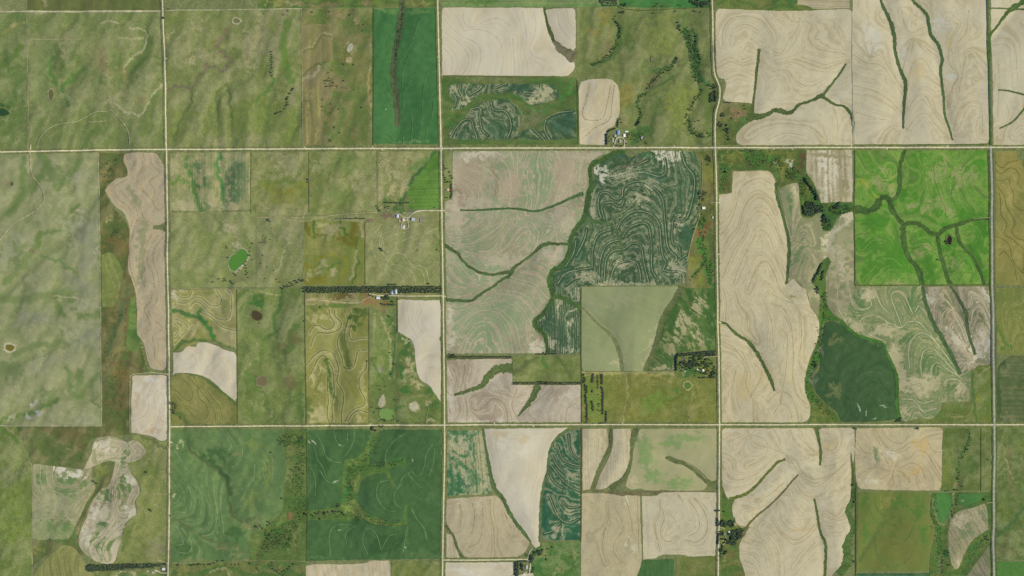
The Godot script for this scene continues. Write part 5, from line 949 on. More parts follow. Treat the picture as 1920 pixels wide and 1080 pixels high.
func fields_south_east() -> void:
	parcel("crop_field", DARKROWS, "green and tan blotched field between the second road and the curved waterway", "838,807 905,807 908,830 914,858 917,890 924,912 920,926 838,929", {"a": "41714a", "b": "a8a27a", "lo": 0.42, "hi": 0.58, "s": "a9a27c", "ss": 0.55, "dir": 85.0, "marks": [["3f7048", 3, 0.9, "843,870 848,895 848,925"], ["3f7048", 3, 0.9, "855,870 862,890 858,925"], ["3f7048", 3.5, 0.9, "890,830 888,870 893,900 894,922"], ["3f7048", 4, 0.9, "848,845 865,855 880,850 882,825 895,810"], ["417449", 6, 0.85, "850,860 880,880 900,900"]], "blots": [["3f7048", 0.8, "890,900,14,20 860,915,14,10"], ["b1a988", 0.8, "870,830,14,12 875,900,10,14 915,900,5,14"]]})
	parcel("fallow_field", BARE, "large pale bare field shaped like a tall vase, between two curving waterways", "908,804 1064,802 1048,814 1032,836 1026,862 1024,890 1016,920 1013,960 1011,1010 1013,1023 1004,1027 997,1018 982,994 962,968 946,937 930,916 920,880 912,835", {"tc": "bcae98", "terraces": [], "hb": true, "blots": [["d6ccb6", 0.8, "945,828,12,10,30 970,850,20,10,-30"], ["c3ac84", 0.6, "980,825,8,6,-50 940,815,14,5"]]})
	parcel("crop_field", DARKROWS, "dark green field with slanting feathered pale bands, west side of the half-mile hedge line", "1069,808 1087,807 1088,1012 1080,1013 1018,1013 1014,960 1018,925 1026,895 1029,865 1035,838 1048,822", {"a": "356447", "b": "3f6c4b", "sf": 0.6, "ss": 0.75, "terraces": ["1034,852 1046,875 1062,888 1087,892", "1045,835 1055,860 1072,870 1087,873", "1066,815 1070,845 1087,865", "1033,872 1055,900 1070,912 1087,920", "1028,885 1040,905 1055,915", "1030,930 1045,965 1058,978 1070,980 1085,972", "1053,938 1065,950 1085,950", "1020,1000 1035,995 1050,980"], "marks": [["34684a", 10, 0.8, "1020,950 1025,990 1035,1008"]], "blots": [["a8a07c", 0.8, "1055,1003,16,8 1070,895,10,6 1045,1000,10,6 1065,965,10,6"], ["33664a", 0.8, "1075,1000,10,14 1024,970,6,30"]]})
	parcel("stubble_field", TAN, "dull tan field with faint curved bands, north of the lane to the bottom farm", "838,936 860,933 918,930 930,930 945,945 962,974 985,1000 994,1014 990,1025 982,1036 970,1043 876,1044 866,1038 860,1028 850,1005 838,983", {"a": "b0a080", "b": "a89877", "s": "bfb091", "ls": 0.12, "tc": "a08e68", "tw": 1.2, "th": 0.2, "terraces": ["862,945 866,965 862,985", "885,940 890,965 885,1000", "918,935 920,965 925,990 928,1040", "905,950 905,990 895,1018 878,1025", "945,960 958,990"], "blots": [["c3b69c", 0.6, "860,945,14,10 900,950,8,10"]]})
	parcel("stubble_field", TAN, "tan wedge of stubble beside a thin waterway, at the bottom lane's corner", "837,1000 847,1003 855,1020 860,1040 864,1046 837,1046", {"a": "b0a07e", "dir": 90.0})
	parcel("fallow_field", BARE, "pale bare field on the bottom edge beside the tree-ringed farm", "836,1054 840,1051 958,1050 961,1055 962,1180 835,1180", {"blots": [["d5ccbb", 0.8, "870,1070,20,6,20"], ["bba98a", 0.5, "940,1065,14,8"]]})
	parcel("pasture", PASTURE, "deep green pasture with tan spots, right of the tree-ringed farm on the bottom edge", "985,1016 1089,1015 1088,1180 1000,1180 996,1060 992,1045 1000,1028 1012,1025 1016,1016", {"a": "4f7538", "b": "5f7d40", "blots": [["8f8d5a", 0.75, "1045,1060,12,8 1020,1035,8,10 1075,1040,10,6"], ["3f7034", 0.8, "1012,1060,8,20"]]})
	parcel("stubble_field", TAN, "narrow tan field between the hedge line and the first of two curved waterways", "1092,804 1138,804 1141,832 1136,856 1122,885 1111,917 1092,919", {"a": "b3a583", "b": "ab9c79", "dir": 88.0, "ls": 0.1})
	parcel("stubble_field", TAN, "tan field strip between two curved waterways, south of the second road", "1149,804 1183,804 1182,830 1179,868 1166,894 1148,906 1130,917 1116,917 1128,885 1143,855 1149,832", {"a": "b7a98a", "b": "b0a07c", "dir": 85.0, "ls": 0.1})
	parcel("stubble_field", TAN, "greenish tan field around a short blind waterway, in the corner west of the third road", "1200,804 1343,803 1344,898 1340,902 1332,901 1312,882 1290,868 1252,854 1246,858 1262,868 1288,874 1308,890 1326,905 1324,914 1318,919 1212,919 1200,916 1180,917 1173,910 1178,890 1186,860 1189,835", {"a": "b5a981", "b": "aaa276", "s": "9a9f6c", "ss": 0.35, "sf": 0.7, "ls": 0.3, "lp": 4.0, "terraces": ["1250,858 1270,865 1290,870 1310,885 1328,902"], "hb": true, "blots": [["7d9a58", 0.75, "1275,902,20,10 1260,835,20,8 1290,822,30,8 1210,850,12,30 1225,895,20,10 1270,915,20,3"], ["c0b28c", 0.8, "1185,905,10,8 1200,815,12,8"]]})
	parcel("stubble_field", TAN, "tan field with soft vertical curved bands, south of the grassy cross lane", "1090,925 1140,925 1200,929 1201,985 1203,1045 1200,1062 1192,1085 1185,1180 1089,1180", {"a": "b3a37e", "b": "ab9b75", "s": "c2b492", "ls": 0.1, "tc": "a4926b", "tw": 1.3, "th": 0.3, "terraces": ["1140,945 1140,975 1132,1000 1130,1030 1137,1055", "1152,950 1165,975 1167,995 1155,1010 1150,1030 1165,1055", "1172,935 1180,960 1185,1000 1175,1020", "1195,935 1197,1000 1198,1040"], "blots": [["cfc5a4", 0.8, "1186,1018,9,10 1173,935,4,10"], ["bfae86", 0.6, "1120,950,16,20 1170,1065,16,10"]]})
	parcel("stubble_field", TAN, "pale tan field with a U-shaped contour, south of the grassy cross lane", "1203,930 1232,929 1240,923 1248,921 1338,921 1344,926 1344,1038 1340,1041 1290,1043 1284,1040 1240,1040 1228,1046 1206,1048", {"a": "bfb090", "b": "b7a888", "ls": 0.22, "lp": 3.6, "tc": "ab9a70", "tw": 1.3, "th": 0.3, "terraces": ["1236,935 1238,955 1228,985 1232,1010 1238,1035", "1240,950 1245,970 1238,1000 1250,1015 1270,1008", "1300,932 1318,955 1326,980 1322,1002 1305,1016 1285,1012", "1290,935 1308,965 1308,995 1290,1005", "1270,925 1280,940"], "hb": true})
	parcel("crop_field", CROP, "small dark green crop square on the bottom edge, below the U-marked tan field", "1205,1050 1264,1048 1265,1180 1190,1180 1196,1085", {"a": "456a39", "b": "4e7040", "dir": 90.0})
	parcel("pasture", ROUGH, "olive pasture with a few dark trees on the bottom edge, west of the third road", "1267,1046 1290,1045 1344,1042 1344,1180 1267,1180", {"a": "6f7a3a", "b": "7f8048"})
	parcel("stubble_field", TAN, "huge tan field of rippling contour lines, at the lower right beside the shrub-lined fence", "1353,806 1360,803 1526,803 1532,806 1540,803 1602,802 1602,855 1598,880 1596,905 1594,937 1585,958 1589,975 1594,992 1582,1014 1581,1042 1575,1062 1562,1076 1550,1180 1398,1180 1397,1080 1386,1042 1387,1018 1397,1000 1406,988 1388,985 1376,972 1373,948 1378,938 1366,935 1356,915 1353,870", {"a": "bfaf8c", "b": "b7a682", "ls": 0.35, "tc": "b3a278", "terraces": ["1440,812 1460,840 1478,858 1500,888 1525,905 1555,893 1590,862", "1400,806 1415,830 1445,840 1470,850", "1490,897 1505,925 1530,932 1560,908 1595,872", "1448,975 1468,1003 1500,1010 1527,985", "1460,942 1470,982 1500,995 1520,972", "1438,985 1455,1003 1465,1035", "1545,962 1568,972 1585,962", "1548,985 1575,990", "1380,835 1408,815 1438,832 1430,858 1400,875", "1354,875 1375,898 1418,888 1455,855", "1440,1005 1457,1030 1460,1090", "1490,1062 1510,1035 1530,1015", "1480,1095 1500,1065 1525,1040", "1480,806 1492,830 1515,845 1532,850", "1545,840 1560,845 1570,830 1560,815 1545,812", "1545,875 1570,868 1597,845", "1400,1010 1430,1020 1445,1060", "1420,940 1440,930 1470,905", "1415,965 1432,958", "1500,945 1515,960 1530,945", "1395,1050 1415,1060 1425,1090"], "blots": [["cbbf9f", 0.7, "1480,890,14,30,30 1440,920,20,14 1395,960,14,10 1530,870,20,10"], ["c2a870", 0.55, "1555,835,10,8 1500,995,20,4"]]})
	parcel("stubble_field", TAN, "tan square field with rippled yellow-brown contours, south of the second road near the paved road", "1605,803 1762,801 1767,805 1766,845 1764,912 1760,919 1700,919 1622,917 1610,914 1606,905 1603,860", {"a": "bcab85", "b": "b09c78", "s": "cdbd94", "ss": 0.6, "tc": "a38f62", "terraces": ["1640,806 1655,830 1672,845 1690,840 1702,830 1722,828 1735,820 1765,812", "1652,804 1668,825 1690,830 1705,815", "1670,905 1678,875 1690,862 1705,858 1718,845 1735,848 1752,875 1764,895", "1612,890 1640,875 1660,882 1690,885 1700,900", "1606,830 1625,850 1650,850 1665,870", "1690,875 1710,868 1725,875 1735,900", "1740,830 1750,845 1765,848"], "blots": [["c2a468", 0.75, "1720,880,12,10 1725,840,12,12 1710,835,8,8"], ["6f8058", 0.7, "1643,862,5,10 1640,850,4,8"], ["d0c6ac", 0.7, "1670,850,20,6,20 1630,905,16,6"], ["a3947c", 0.6, "1640,880,20,12"]]})
	parcel("pasture", PASTURE, "green pasture with a dark stream and a straight fence, beside the lower paved road", "1768,803 1860,802 1861,918 1765,921 1766,860", {"a": "68783a", "b": "607038", "marks": [["4c7036", 6, 0.85, "1812,808 1817,825 1810,842 1802,855"], ["567338", 8, 0.75, "1786,865 1795,880 1798,895"], ["8f8a58", 3, 0.6, "1858,880 1859,915"]], "blots": [["8b7d5c", 0.85, "1794,910,9,6"], ["567238", 0.7, "1815,870,12,14"], ["778338", 0.7, "1775,880,7,30"]]})
	parcel("hay_field", HAY, "olive-gold hay field with green terrace loops, east of the shrub-lined fence at lower right", "1608,924 1640,922 1735,922 1745,928 1740,950 1742,968 1752,985 1748,1010 1742,1040 1740,1070 1606,1072", {"a": "76803f", "b": "6a7b3b", "ss": 0.25, "s": "86803c", "tc": "66783f", "tw": 1.5, "terraces": ["1622,925 1628,950 1640,975 1655,985", "1640,925 1642,950 1655,965 1680,970", "1652,926 1655,945 1668,958 1680,952 1682,930", "1695,930 1702,950 1695,970 1680,985 1660,980", "1715,935 1720,960 1712,985 1700,1010 1670,1022", "1640,1000 1645,1040 1665,1062 1700,1050 1718,1010"], "blots": [["7d773a", 0.5, "1685,1030,34,24 1700,990,16,14 1640,1060,20,8"], ["527a34", 0.8, "1620,940,8,14 1625,1000,10,20 1720,950,10,20 1735,1000,8,20 1690,940,12,10"], ["8f8a48", 0.7, "1668,935,12,12"]], "marks": [["62763c", 6, 0.9, "1655,977 1645,995 1630,1020 1612,1050"]]})
	parcel("crop_field", CROP, "dark blue-green crop sliver on the bottom edge, below the olive-gold hay field", "1606,1075 1742,1074 1742,1180 1606,1180", {"a": "3f6344", "b": "4b6c48"})
	parcel("rough_pasture", CREEK, "green creek bottom with weedy edges, right of the olive-gold hay field", "1746,924 1862,922 1862,1180 1742,1180 1744,1040 1754,990 1744,965", {"a": "5a7436", "b": "69743e", "marks": [["3f7034", 9, 0.85, "1758,985 1762,1010 1760,1035"], ["80805a", 5, 0.7, "1765,1040 1762,1080"], ["8a8562", 3, 0.85, "1786,925 1788,945 1780,970 1772,983 1762,980 1752,960 1750,935"], ["4a6e38", 8, 0.8, "1850,1005 1830,1030 1812,1055"]], "blots": [["7d7a52", 0.75, "1770,1060,10,14 1800,960,8,10"], ["3f6a34", 0.8, "1775,1045,8,14 1820,1030,12,8,-40"]]})
	parcel("crop_field", CROP, "small bright green plot shaped like a tooth, in the creek bottom at lower right", "1754,928 1760,924 1780,924 1784,940 1780,962 1772,980 1762,980 1755,960 1752,940", {"a": "457f38", "b": "508840", "dir": 60.0})
	parcel("crop_field", CROP, "small bright green triangle beside the paved road at lower right", "1798,926 1838,925 1843,930 1838,937 1822,944 1806,949 1799,942", {"a": "4a7f3e", "b": "54863f", "blots": [["b0a17c", 0.85, "1805,941,3,2"]]})
	parcel("stubble_field", STUBBLE, "grey speckled pale field shaped like a teardrop, west of the paved road at lower right", "1784,972 1796,960 1822,952 1838,946 1846,944 1850,952 1853,992 1840,1000 1826,1010 1812,1030 1803,1054 1798,1066 1790,1067 1783,1055 1779,1035 1778,1000", {"a": "ab9e7c", "b": "9a956c", "s": "4f573f", "ss": 0.55, "sf": 0.8, "st": 0.6, "dir": 60.0, "g": 0.35, "blots": [["6f8055", 0.8, "1808,995,12,14,30 1840,965,8,10"], ["bdb08f", 0.8, "1800,970,14,8,-30 1795,1060,6,8"]]})
	parcel("stubble_field", STUBBLE, "speckled pale sliver of field on the bottom edge, beside the paved road", "1812,1085 1826,1062 1846,1035 1855,1022 1856,1180 1812,1180", {"a": "ab9e7c", "b": "9a956c", "s": "4f573f", "ss": 0.5, "sf": 0.8, "g": 0.35, "dir": 60.0})
	parcel("pasture", PASTURE, "dark green meadow with a long curved drain, on the photo's lower right edge", "1867,801 1990,800 1990,1048 1866,1049", {"a": "5f7038", "b": "677842", "marks": [["7a744a", 8, 0.8, "1888,840 1892,880 1895,915 1905,925"], ["9a9260", 1.8, 0.8, "1877,820 1885,860 1895,890 1905,905"], ["46683c", 8, 0.85, "1920,945 1908,965 1890,985 1868,1005"], ["8f8c55", 1.6, 0.7, "1910,1010 1905,1025 1912,1040"]], "blots": [["747f40", 0.7, "1910,830,10,20 1880,960,12,20"], ["7a7448", 0.7, "1885,1035,16,10"]]})
	parcel("crop_field", CROP, "bright green plot in the photo's bottom right corner", "1867,1052 1990,1052 1990,1180 1866,1180", {"a": "4f7f34", "b": "5a863c"})

# ---------------------------------------------------------------- waterways, drains and hedge lines
func lines() -> void:
	level += 0.5
	waterway("brown and dark green waterway running down the middle of the deep green crop strip", "756,-30 754,0 752,25 750,50 744,80 740,105 738,130 739,160 743,190 746,215 745,238", [9, 11, 13, 10, 10, 9, 11, 11, 10, 9], "5f6546")
	strip("grass_strip", "754,5 751,35 746,75 741,105 740,130 740,160 744,190", [8, 8.5, 7.5, 6.5, 6, 6, 5], "3a5230", 0.5)
	waterway("thin dark green waterway between the two pale bare fields at top", "1020,13 1023,30 1029,52 1039,78", [3, 4, 6, 7], "566139")
	waterway("brown grassy fan at the mouth of the thin waterway, between the two pale bare fields", "1039,78 1050,90 1062,100 1078,107", [7, 12, 16, 24], "757056")
	waterway("slender green waterway ending blind at the north, east of the winding road", "1424,91 1422,110 1419,135 1416,165 1413,192 1411,214", [5, 5, 5, 4, 4, 8], "5d6c3c", "green waterways in the tan contour fields at upper right")
	waterway("straight diagonal green waterway meeting the wavy one, east of the winding road", "1587,119 1574,140 1560,157 1545,176 1541,181", [3, 3.6, 4, 5, 8], "5d7040", "green waterways in the tan contour fields at upper right")
	waterway("wavy green waterway thick at its western end, east of the winding road", "1400,218 1420,219 1440,214 1453,206 1465,209 1475,212 1488,207 1497,197 1515,191 1528,186 1540,180 1552,188 1568,197 1582,199 1592,208 1598,220 1600,235 1600,251", [14, 12, 8, 7, 9, 9, 6, 5, 4.5, 5, 9, 5, 4, 4.5, 5, 5, 4, 3], "596a3c", "green waterways in the tan contour fields at upper right")
	waterway("long green waterway, western of the two in the top right tan field", "1648,-30 1653,5 1659,18 1670,42 1676,65 1679,95 1685,122 1692,140 1698,155 1698,172 1695,205 1694,241", [5, 5, 6, 7, 6, 6, 5.5, 6, 6, 5, 4, 3], "566b3e", "green waterways in the tan contour fields at upper right")
	waterway("long winding green waterway, eastern of the two in the top right tan field", "1695,-25 1712,2 1725,14 1737,27 1742,48 1746,65 1758,82 1764,97 1767,115 1764,128 1766,152 1770,185 1772,215 1780,240 1787,263", [5, 5, 5, 5, 6, 6, 5.5, 5, 5, 5, 4.5, 4, 4, 3.6, 3], "566e3e", "green waterways in the tan contour fields at upper right")
	waterway("branching green waterway joining the grass lane in the top right corner", "1930,-5 1912,8 1895,18 1880,35 1868,52 1856,67 1855,90 1855,115", [12, 10, 8, 5, 4, 6, 5, 3], "536b3a", "green waterways in the tan contour fields at upper right")
	waterway("straight narrow grass strip at the head of the top right branching waterway", "1854,16 1880,16 1918,17 1960,17", [2.5, 2.5, 4, 3], "5d7040", "green waterways in the tan contour fields at upper right")
	waterway("short green waterway entering from the right edge, upper of two below the branching one", "1871,169 1885,170 1900,173 1920,178 1960,185", [3, 3, 3.5, 4, 4], "5d7040", "green waterways in the tan contour fields at upper right")
	waterway("curved green waterway entering from the right edge, lower of two below the branching one", "1873,241 1887,235 1900,227 1910,216 1920,204 1945,180", [3, 3, 3.5, 3.5, 4, 4], "5d7040", "green waterways in the tan contour fields at upper right")
	waterway("blind green waterway with a straight tail, upper line across the pinkish stubble field", "863,394 895,394 930,392 965,391 1000,396 1015,394 1040,385 1065,374 1094,362", [3, 3.5, 4, 4, 4.5, 4, 4.5, 5, 7], "4f6c42", "waterways dividing the pinkish stubble field")
	waterway("sagging green waterway from the second road, middle line across the pinkish stubble field", "834,459 845,467 858,475 868,490 885,503 905,512 925,515 945,511 958,510 966,500 985,487 1000,475 1015,461 1028,457 1045,457 1068,458", [8, 6, 5, 5, 5, 5.5, 5, 6, 8, 6, 4, 4.5, 6, 8, 5, 5], "566b40", "waterways dividing the pinkish stubble field")
	waterway("lower curved green waterway across the pinkish stubble, starting opposite the farm lane", "834,562 850,563 868,564 885,563 897,555 910,546 925,537 940,525 955,517 962,509", [7, 6, 5, 5, 5, 5, 4.5, 5, 6, 7], "566b40", "waterways dividing the pinkish stubble field")
	waterway("broad winding green waterway between the pinkish stubble and the dark arching field", "1172,285 1155,286 1140,293 1125,302 1112,306 1107,316 1108,335 1110,350 1104,365 1100,385 1096,405 1088,418 1076,436 1069,452 1069,468 1062,485 1050,500 1036,508 1031,520 1032,540 1038,556 1033,567 1025,578 1018,590 1006,598 1001,606 1006,614 1017,621 1023,632 1026,648 1027,664", [8, 8, 8, 8, 9, 8, 7, 8, 9, 9, 7, 7, 8, 8, 8, 8, 8, 9, 9, 8, 9, 7, 7, 6, 6, 7, 7, 7, 7, 6, 5], "4c6b38", "waterways dividing the pinkish stubble field")
	waterway("green waterway branching east from the broad winding one, above the small streaked dark field", "1036,557 1050,557 1063,562 1075,568 1085,576 1090,586", [9, 8, 8, 7, 7, 4], "527038", "waterways dividing the pinkish stubble field")
	waterway("short arched green waterway inside the dark arching field", "1098,412 1115,415 1135,418 1147,424 1156,434 1161,447 1165,462 1168,478 1170,490", [8, 7, 6, 5, 4.5, 5, 5, 4, 3], "577046", "waterways dividing the pinkish stubble field")
	waterway("fading tan-green lane curving south, western of two in the sage green field", "1092,576 1105,590 1120,606 1137,620 1150,634 1159,652 1164,670 1167,697", [3, 3, 4, 5, 6, 7, 7, 6], "7c7f55", "grass lanes in the sage green field")
	waterway("wide striped tan-green lane slanting along the east side of the sage green field", "1279,538 1268,560 1252,580 1243,598 1237,620 1230,645 1222,670 1209,696", [12, 11, 10, 9, 9, 9, 10, 9], "6d7647", "grass lanes in the sage green field")
	waterway("tapering green waterway with a round tip, entering the pinkish field from the pasture pocket", "852,740 865,737 880,732 893,728 905,721 915,708 926,697 940,691 962,689", [5, 6, 7, 8, 10, 13, 14, 16, 17], "5f7040")
	waterway("short pointed green waterway hanging below the windbreak in the pinkish field", "1010,722 1003,737 995,751 985,764 977,774 971,781", [12, 11, 10, 8, 5, 2], "5f7040")
	waterway("green waterway edging the west side of the vase-shaped bare field", "905,804 908,825 914,855 918,878 923,902 930,920 942,932 950,950 960,970 975,990 988,1006 995,1016", [3, 4, 4.5, 6, 7, 8, 6, 6, 7, 7, 6, 4], "5e7344")
	waterway("thin green waterway edging the east side of the vase-shaped bare field", "1068,805 1050,816 1036,832 1029,858 1027,882 1020,905 1015,940 1013,975 1012,1016", [4, 4, 4, 4.5, 4.5, 5, 5, 5, 4], "61744a")
	waterway("narrow green waterway in the dull tan field near the lane to the bottom farm", "837,984 843,993 850,1003 855,1018 860,1032 868,1044", [4, 3.5, 4, 5, 5, 7], "657144")
	waterway("western green waterway of the pair curving through the tan strips south of the road", "1146,803 1146,825 1142,842 1132,860 1123,880 1116,900 1108,920", [5, 6, 6, 6, 6, 6.5, 7], "6b7347", "waterways between the tan strips south of the road")
	waterway("eastern green waterway of the pair curving through the tan strips south of the road", "1193,803 1186,822 1184,845 1182,870 1176,888 1163,903 1145,916", [10, 7, 5.5, 5.5, 6, 8, 11], "6c744a", "waterways between the tan strips south of the road")
	waterway("blind olive waterway slanting into the corner of the greenish tan field", "1250,858 1265,865 1280,869 1293,876 1308,889 1322,900 1334,908 1343,910", [4.5, 5, 5.5, 5, 5.5, 6, 9, 14], "6c7346", "waterways between the tan strips south of the road")
	waterway("grassy cross lane between the tan fields, west of the third road", "1090,922 1130,922 1150,924 1200,925 1225,924 1240,921 1300,921 1344,922", [2, 3, 8, 9, 6, 2.5, 2, 3], "7a7450")
	waterway("curved green waterway starting at the third road in the great tan contour field", "1350,604 1362,607 1372,618 1385,629 1400,638 1413,652 1424,670 1435,690 1443,707 1449,722 1452,733", [4, 4, 5, 6, 6, 6, 6, 6, 6, 6, 4], "5d7038")
	waterway("long green waterway bounding the east side of the great tan contour field", "1456,342 1456,358 1459,375 1465,395 1471,415 1477,437 1480,460 1479,490 1477,515 1474,533", [6, 6, 5.5, 5, 5.5, 6, 6, 5, 5, 3], "576b3e")
	waterway("curling grey-green waterway entering the lime green square from the grove", "1600,392 1615,394 1632,395 1643,387 1650,374 1658,369 1667,374 1671,385 1674,396 1683,408 1693,418", [13, 14, 13, 12, 11, 10, 11, 10, 9, 8, 9], "4d6a36", "waterways branching through the lime green square")
	waterway("grey-green waterway down from the north edge of the lime green square", "1697,281 1693,293 1688,310 1687,340 1686,358 1681,369 1671,376", [6, 7, 8, 8, 8, 7, 6], "4f6b38", "waterways branching through the lime green square")
	waterway("western lower branch of the waterways in the lime green square, running to its south edge", "1694,420 1694,440 1696,458 1700,475 1708,488 1717,498 1724,512 1728,534", [12, 11, 10, 9, 9, 9, 9, 9], "4d6a36", "waterways branching through the lime green square")
	waterway("upper eastern branch of the waterways in the lime green square, reaching the paved road", "1694,421 1708,418 1720,419 1733,427 1745,436 1757,440 1770,430 1785,423 1800,420 1825,412 1852,411", [8, 8, 8, 7, 7, 10, 6, 8, 6, 4, 3], "4f6c36", "waterways branching through the lime green square")
	waterway("middle lower branch of the waterways in the lime green square, left of the dugout", "1758,440 1760,460 1764,480 1770,500 1775,518 1782,534", [7, 6.5, 6, 7, 7, 9], "4d6a36", "waterways branching through the lime green square")
	waterway("eastern lower branch of the waterways in the lime green square, right of the dugout", "1793,422 1795,440 1800,455 1812,470 1824,482 1833,500 1840,515 1846,534", [6, 8, 6, 5, 5, 5, 5, 5], "526a38", "waterways branching through the lime green square")
	waterway("dark green weedy drain splitting the pinkish arching field", "1782,536 1793,551 1803,570 1812,590 1814,612 1818,632 1824,648 1830,665", [3, 4, 5, 6, 5, 5, 5, 6], "5a6a44")
	waterway("green weedy drain between the swirling stubble and the pinkish arching field", "1731,537 1735,565 1744,590 1753,612 1766,632 1776,650 1786,667 1794,685 1801,702", [6, 7, 7, 7, 7, 6, 6, 6, 6], "557044")
	waterway("bright green grass border curving round the dark boot-shaped crop", "1545,598 1560,597 1575,601 1590,615 1608,629 1635,637 1655,644 1662,660 1673,682 1681,702 1682,730 1682,760 1687,790", [8, 5, 6, 6, 6, 5, 5, 5, 5, 6, 6, 6, 7], "4d7834")
	waterway("olive green waterway arcing to a blind tip, in the huge rippling tan field", "1473,861 1460,866 1450,875 1440,886 1428,900 1415,914 1400,925 1385,931 1368,936", [4, 5, 5.5, 5, 5, 5, 6, 6, 9], "68733a", "waterways in the huge rippling tan field")
	waterway("thin straight brown waterway, parallel to the olive one in the huge rippling tan field", "1497,890 1485,903 1470,921 1455,937 1440,951 1420,967 1402,985 1392,1005", [3, 3, 3.5, 3, 3, 4, 5, 7], "6f6c45", "waterways in the huge rippling tan field")
	waterway("short green waterway hanging from the second road into the huge rippling tan field", "1529,801 1533,815 1537,832 1539,850 1538,873", [9, 6, 5, 5, 3.5], "5f7138", "waterways in the huge rippling tan field")
	waterway("long green waterway wandering down to the bottom edge of the huge rippling tan field", "1527,935 1531,955 1534,975 1539,1000 1546,1015 1548,1035 1547,1070 1547,1120", [3.5, 4, 4.5, 5, 5, 5, 6, 8], "5f7138", "waterways in the huge rippling tan field")
	waterway("slim green waterway along the field corner beside the shrub-lined fence", "1596,850 1597,865 1599,880 1601,900 1603,912", [2, 3.5, 4, 5, 7], "60733a", "waterways in the huge rippling tan field")
	waterway("tangled green ditch along the shrub-lined fence, right of the huge rippling tan field", "1602,905 1601,925 1597,945 1591,960 1596,975 1601,990 1592,1008 1588,1030 1590,1045 1584,1062 1572,1075", [8, 9, 10, 12, 9, 8, 14, 18, 16, 18, 12], "56703a", "waterways in the huge rippling tan field")
	# hedges, fence lines and grass borders
	level += 0.2
	for s in [["1089,540 1089,660 1090,720 1090,795", 1.6, "4f5a36"], ["1090,803 1090,925 1089,1015", 2.2, "57603a"], ["569,405 570,535", 1.2, "9a9468"], ["685,416 685,535", 1.3, "7c7a4a"], ["444,543 445,660 446,796", 1.4, "626b3c"], ["572,545 573,660 575,795", 1.4, "5d683a"], ["692,577 692,795", 1.2, "6d6f42"], ["745,556 745,622", 1.6, "4d5a34"], ["744,622 746,745 799,745 799,792", 1.1, "9c9868"], ["575,803 576,955 575,1052", 1.4, "4e6034"], ["708,285 708,395", 1.3, "8c8a5c"], ["579,285 580,400", 1.4, "6f7242"], ["471,285 471,400", 1.3, "6f7a40"], ["566,18 568,275", 1.6, "98946c"], ["700,15 700,272", 1.6, "4b5a34"], ["1083,150 1085,272", 3, "5b6b3c"], ["184,285 187,420 190,640 191,798", 1.6, "aaa480"], ["-120,799 191,798", 1.8, "aaa480"], ["60,868 61,1000 60,1120", 1.6, "a09a72"], ["51,-40 51,23 53,282", 1.4, "a59f78"], ["54,74 152,74", 1.3, "a8a27a"], ["-120,22 50,22 200,22 303,21", 3.2, "bdb592"], ["306,20 480,18 566,17", 1.6, "b5ad88"], ["1602,280 1602,535", 1.8, "5b6a38"], ["1597,20 1600,272", 1.4, "c9bd9f"], ["1838,803 1838,920", 1.3, "4c5a30"], ["1605,905 1604,1080", 1.5, "4c5a34"], ["1268,664 1266,700", 1.5, "6c7040"], ["1091,698 1210,698 1266,697", 1.8, "a09a68"], ["1316,300 1316,340 1312,380", 1.2, "8f8a60"], ["1311,408 1300,440 1288,490", 1.8, "a0946c"], ["478,408 571,407", 1.6, "a09a6c"], ["318,399 470,398", 1.2, "98926a"], ["320,540 446,541", 1.4, "98926a"], ["1853,283 1857,535 1859,680", 4, "5b7038"], ["1604,535 1856,534", 2, "5c6a3a"], ["1150,-30 1160,14 1334,14", 1.6, "56663a"], ["1085,272 828,272", 3, "6f7a46"], ["1602,272 1850,271", 2, "5b6c3a"], ["832,143 1050,145", 3, "66703f"]]:
		strip("grass_border", s[0], [s[1]], s[2], 0.35, 8.0)

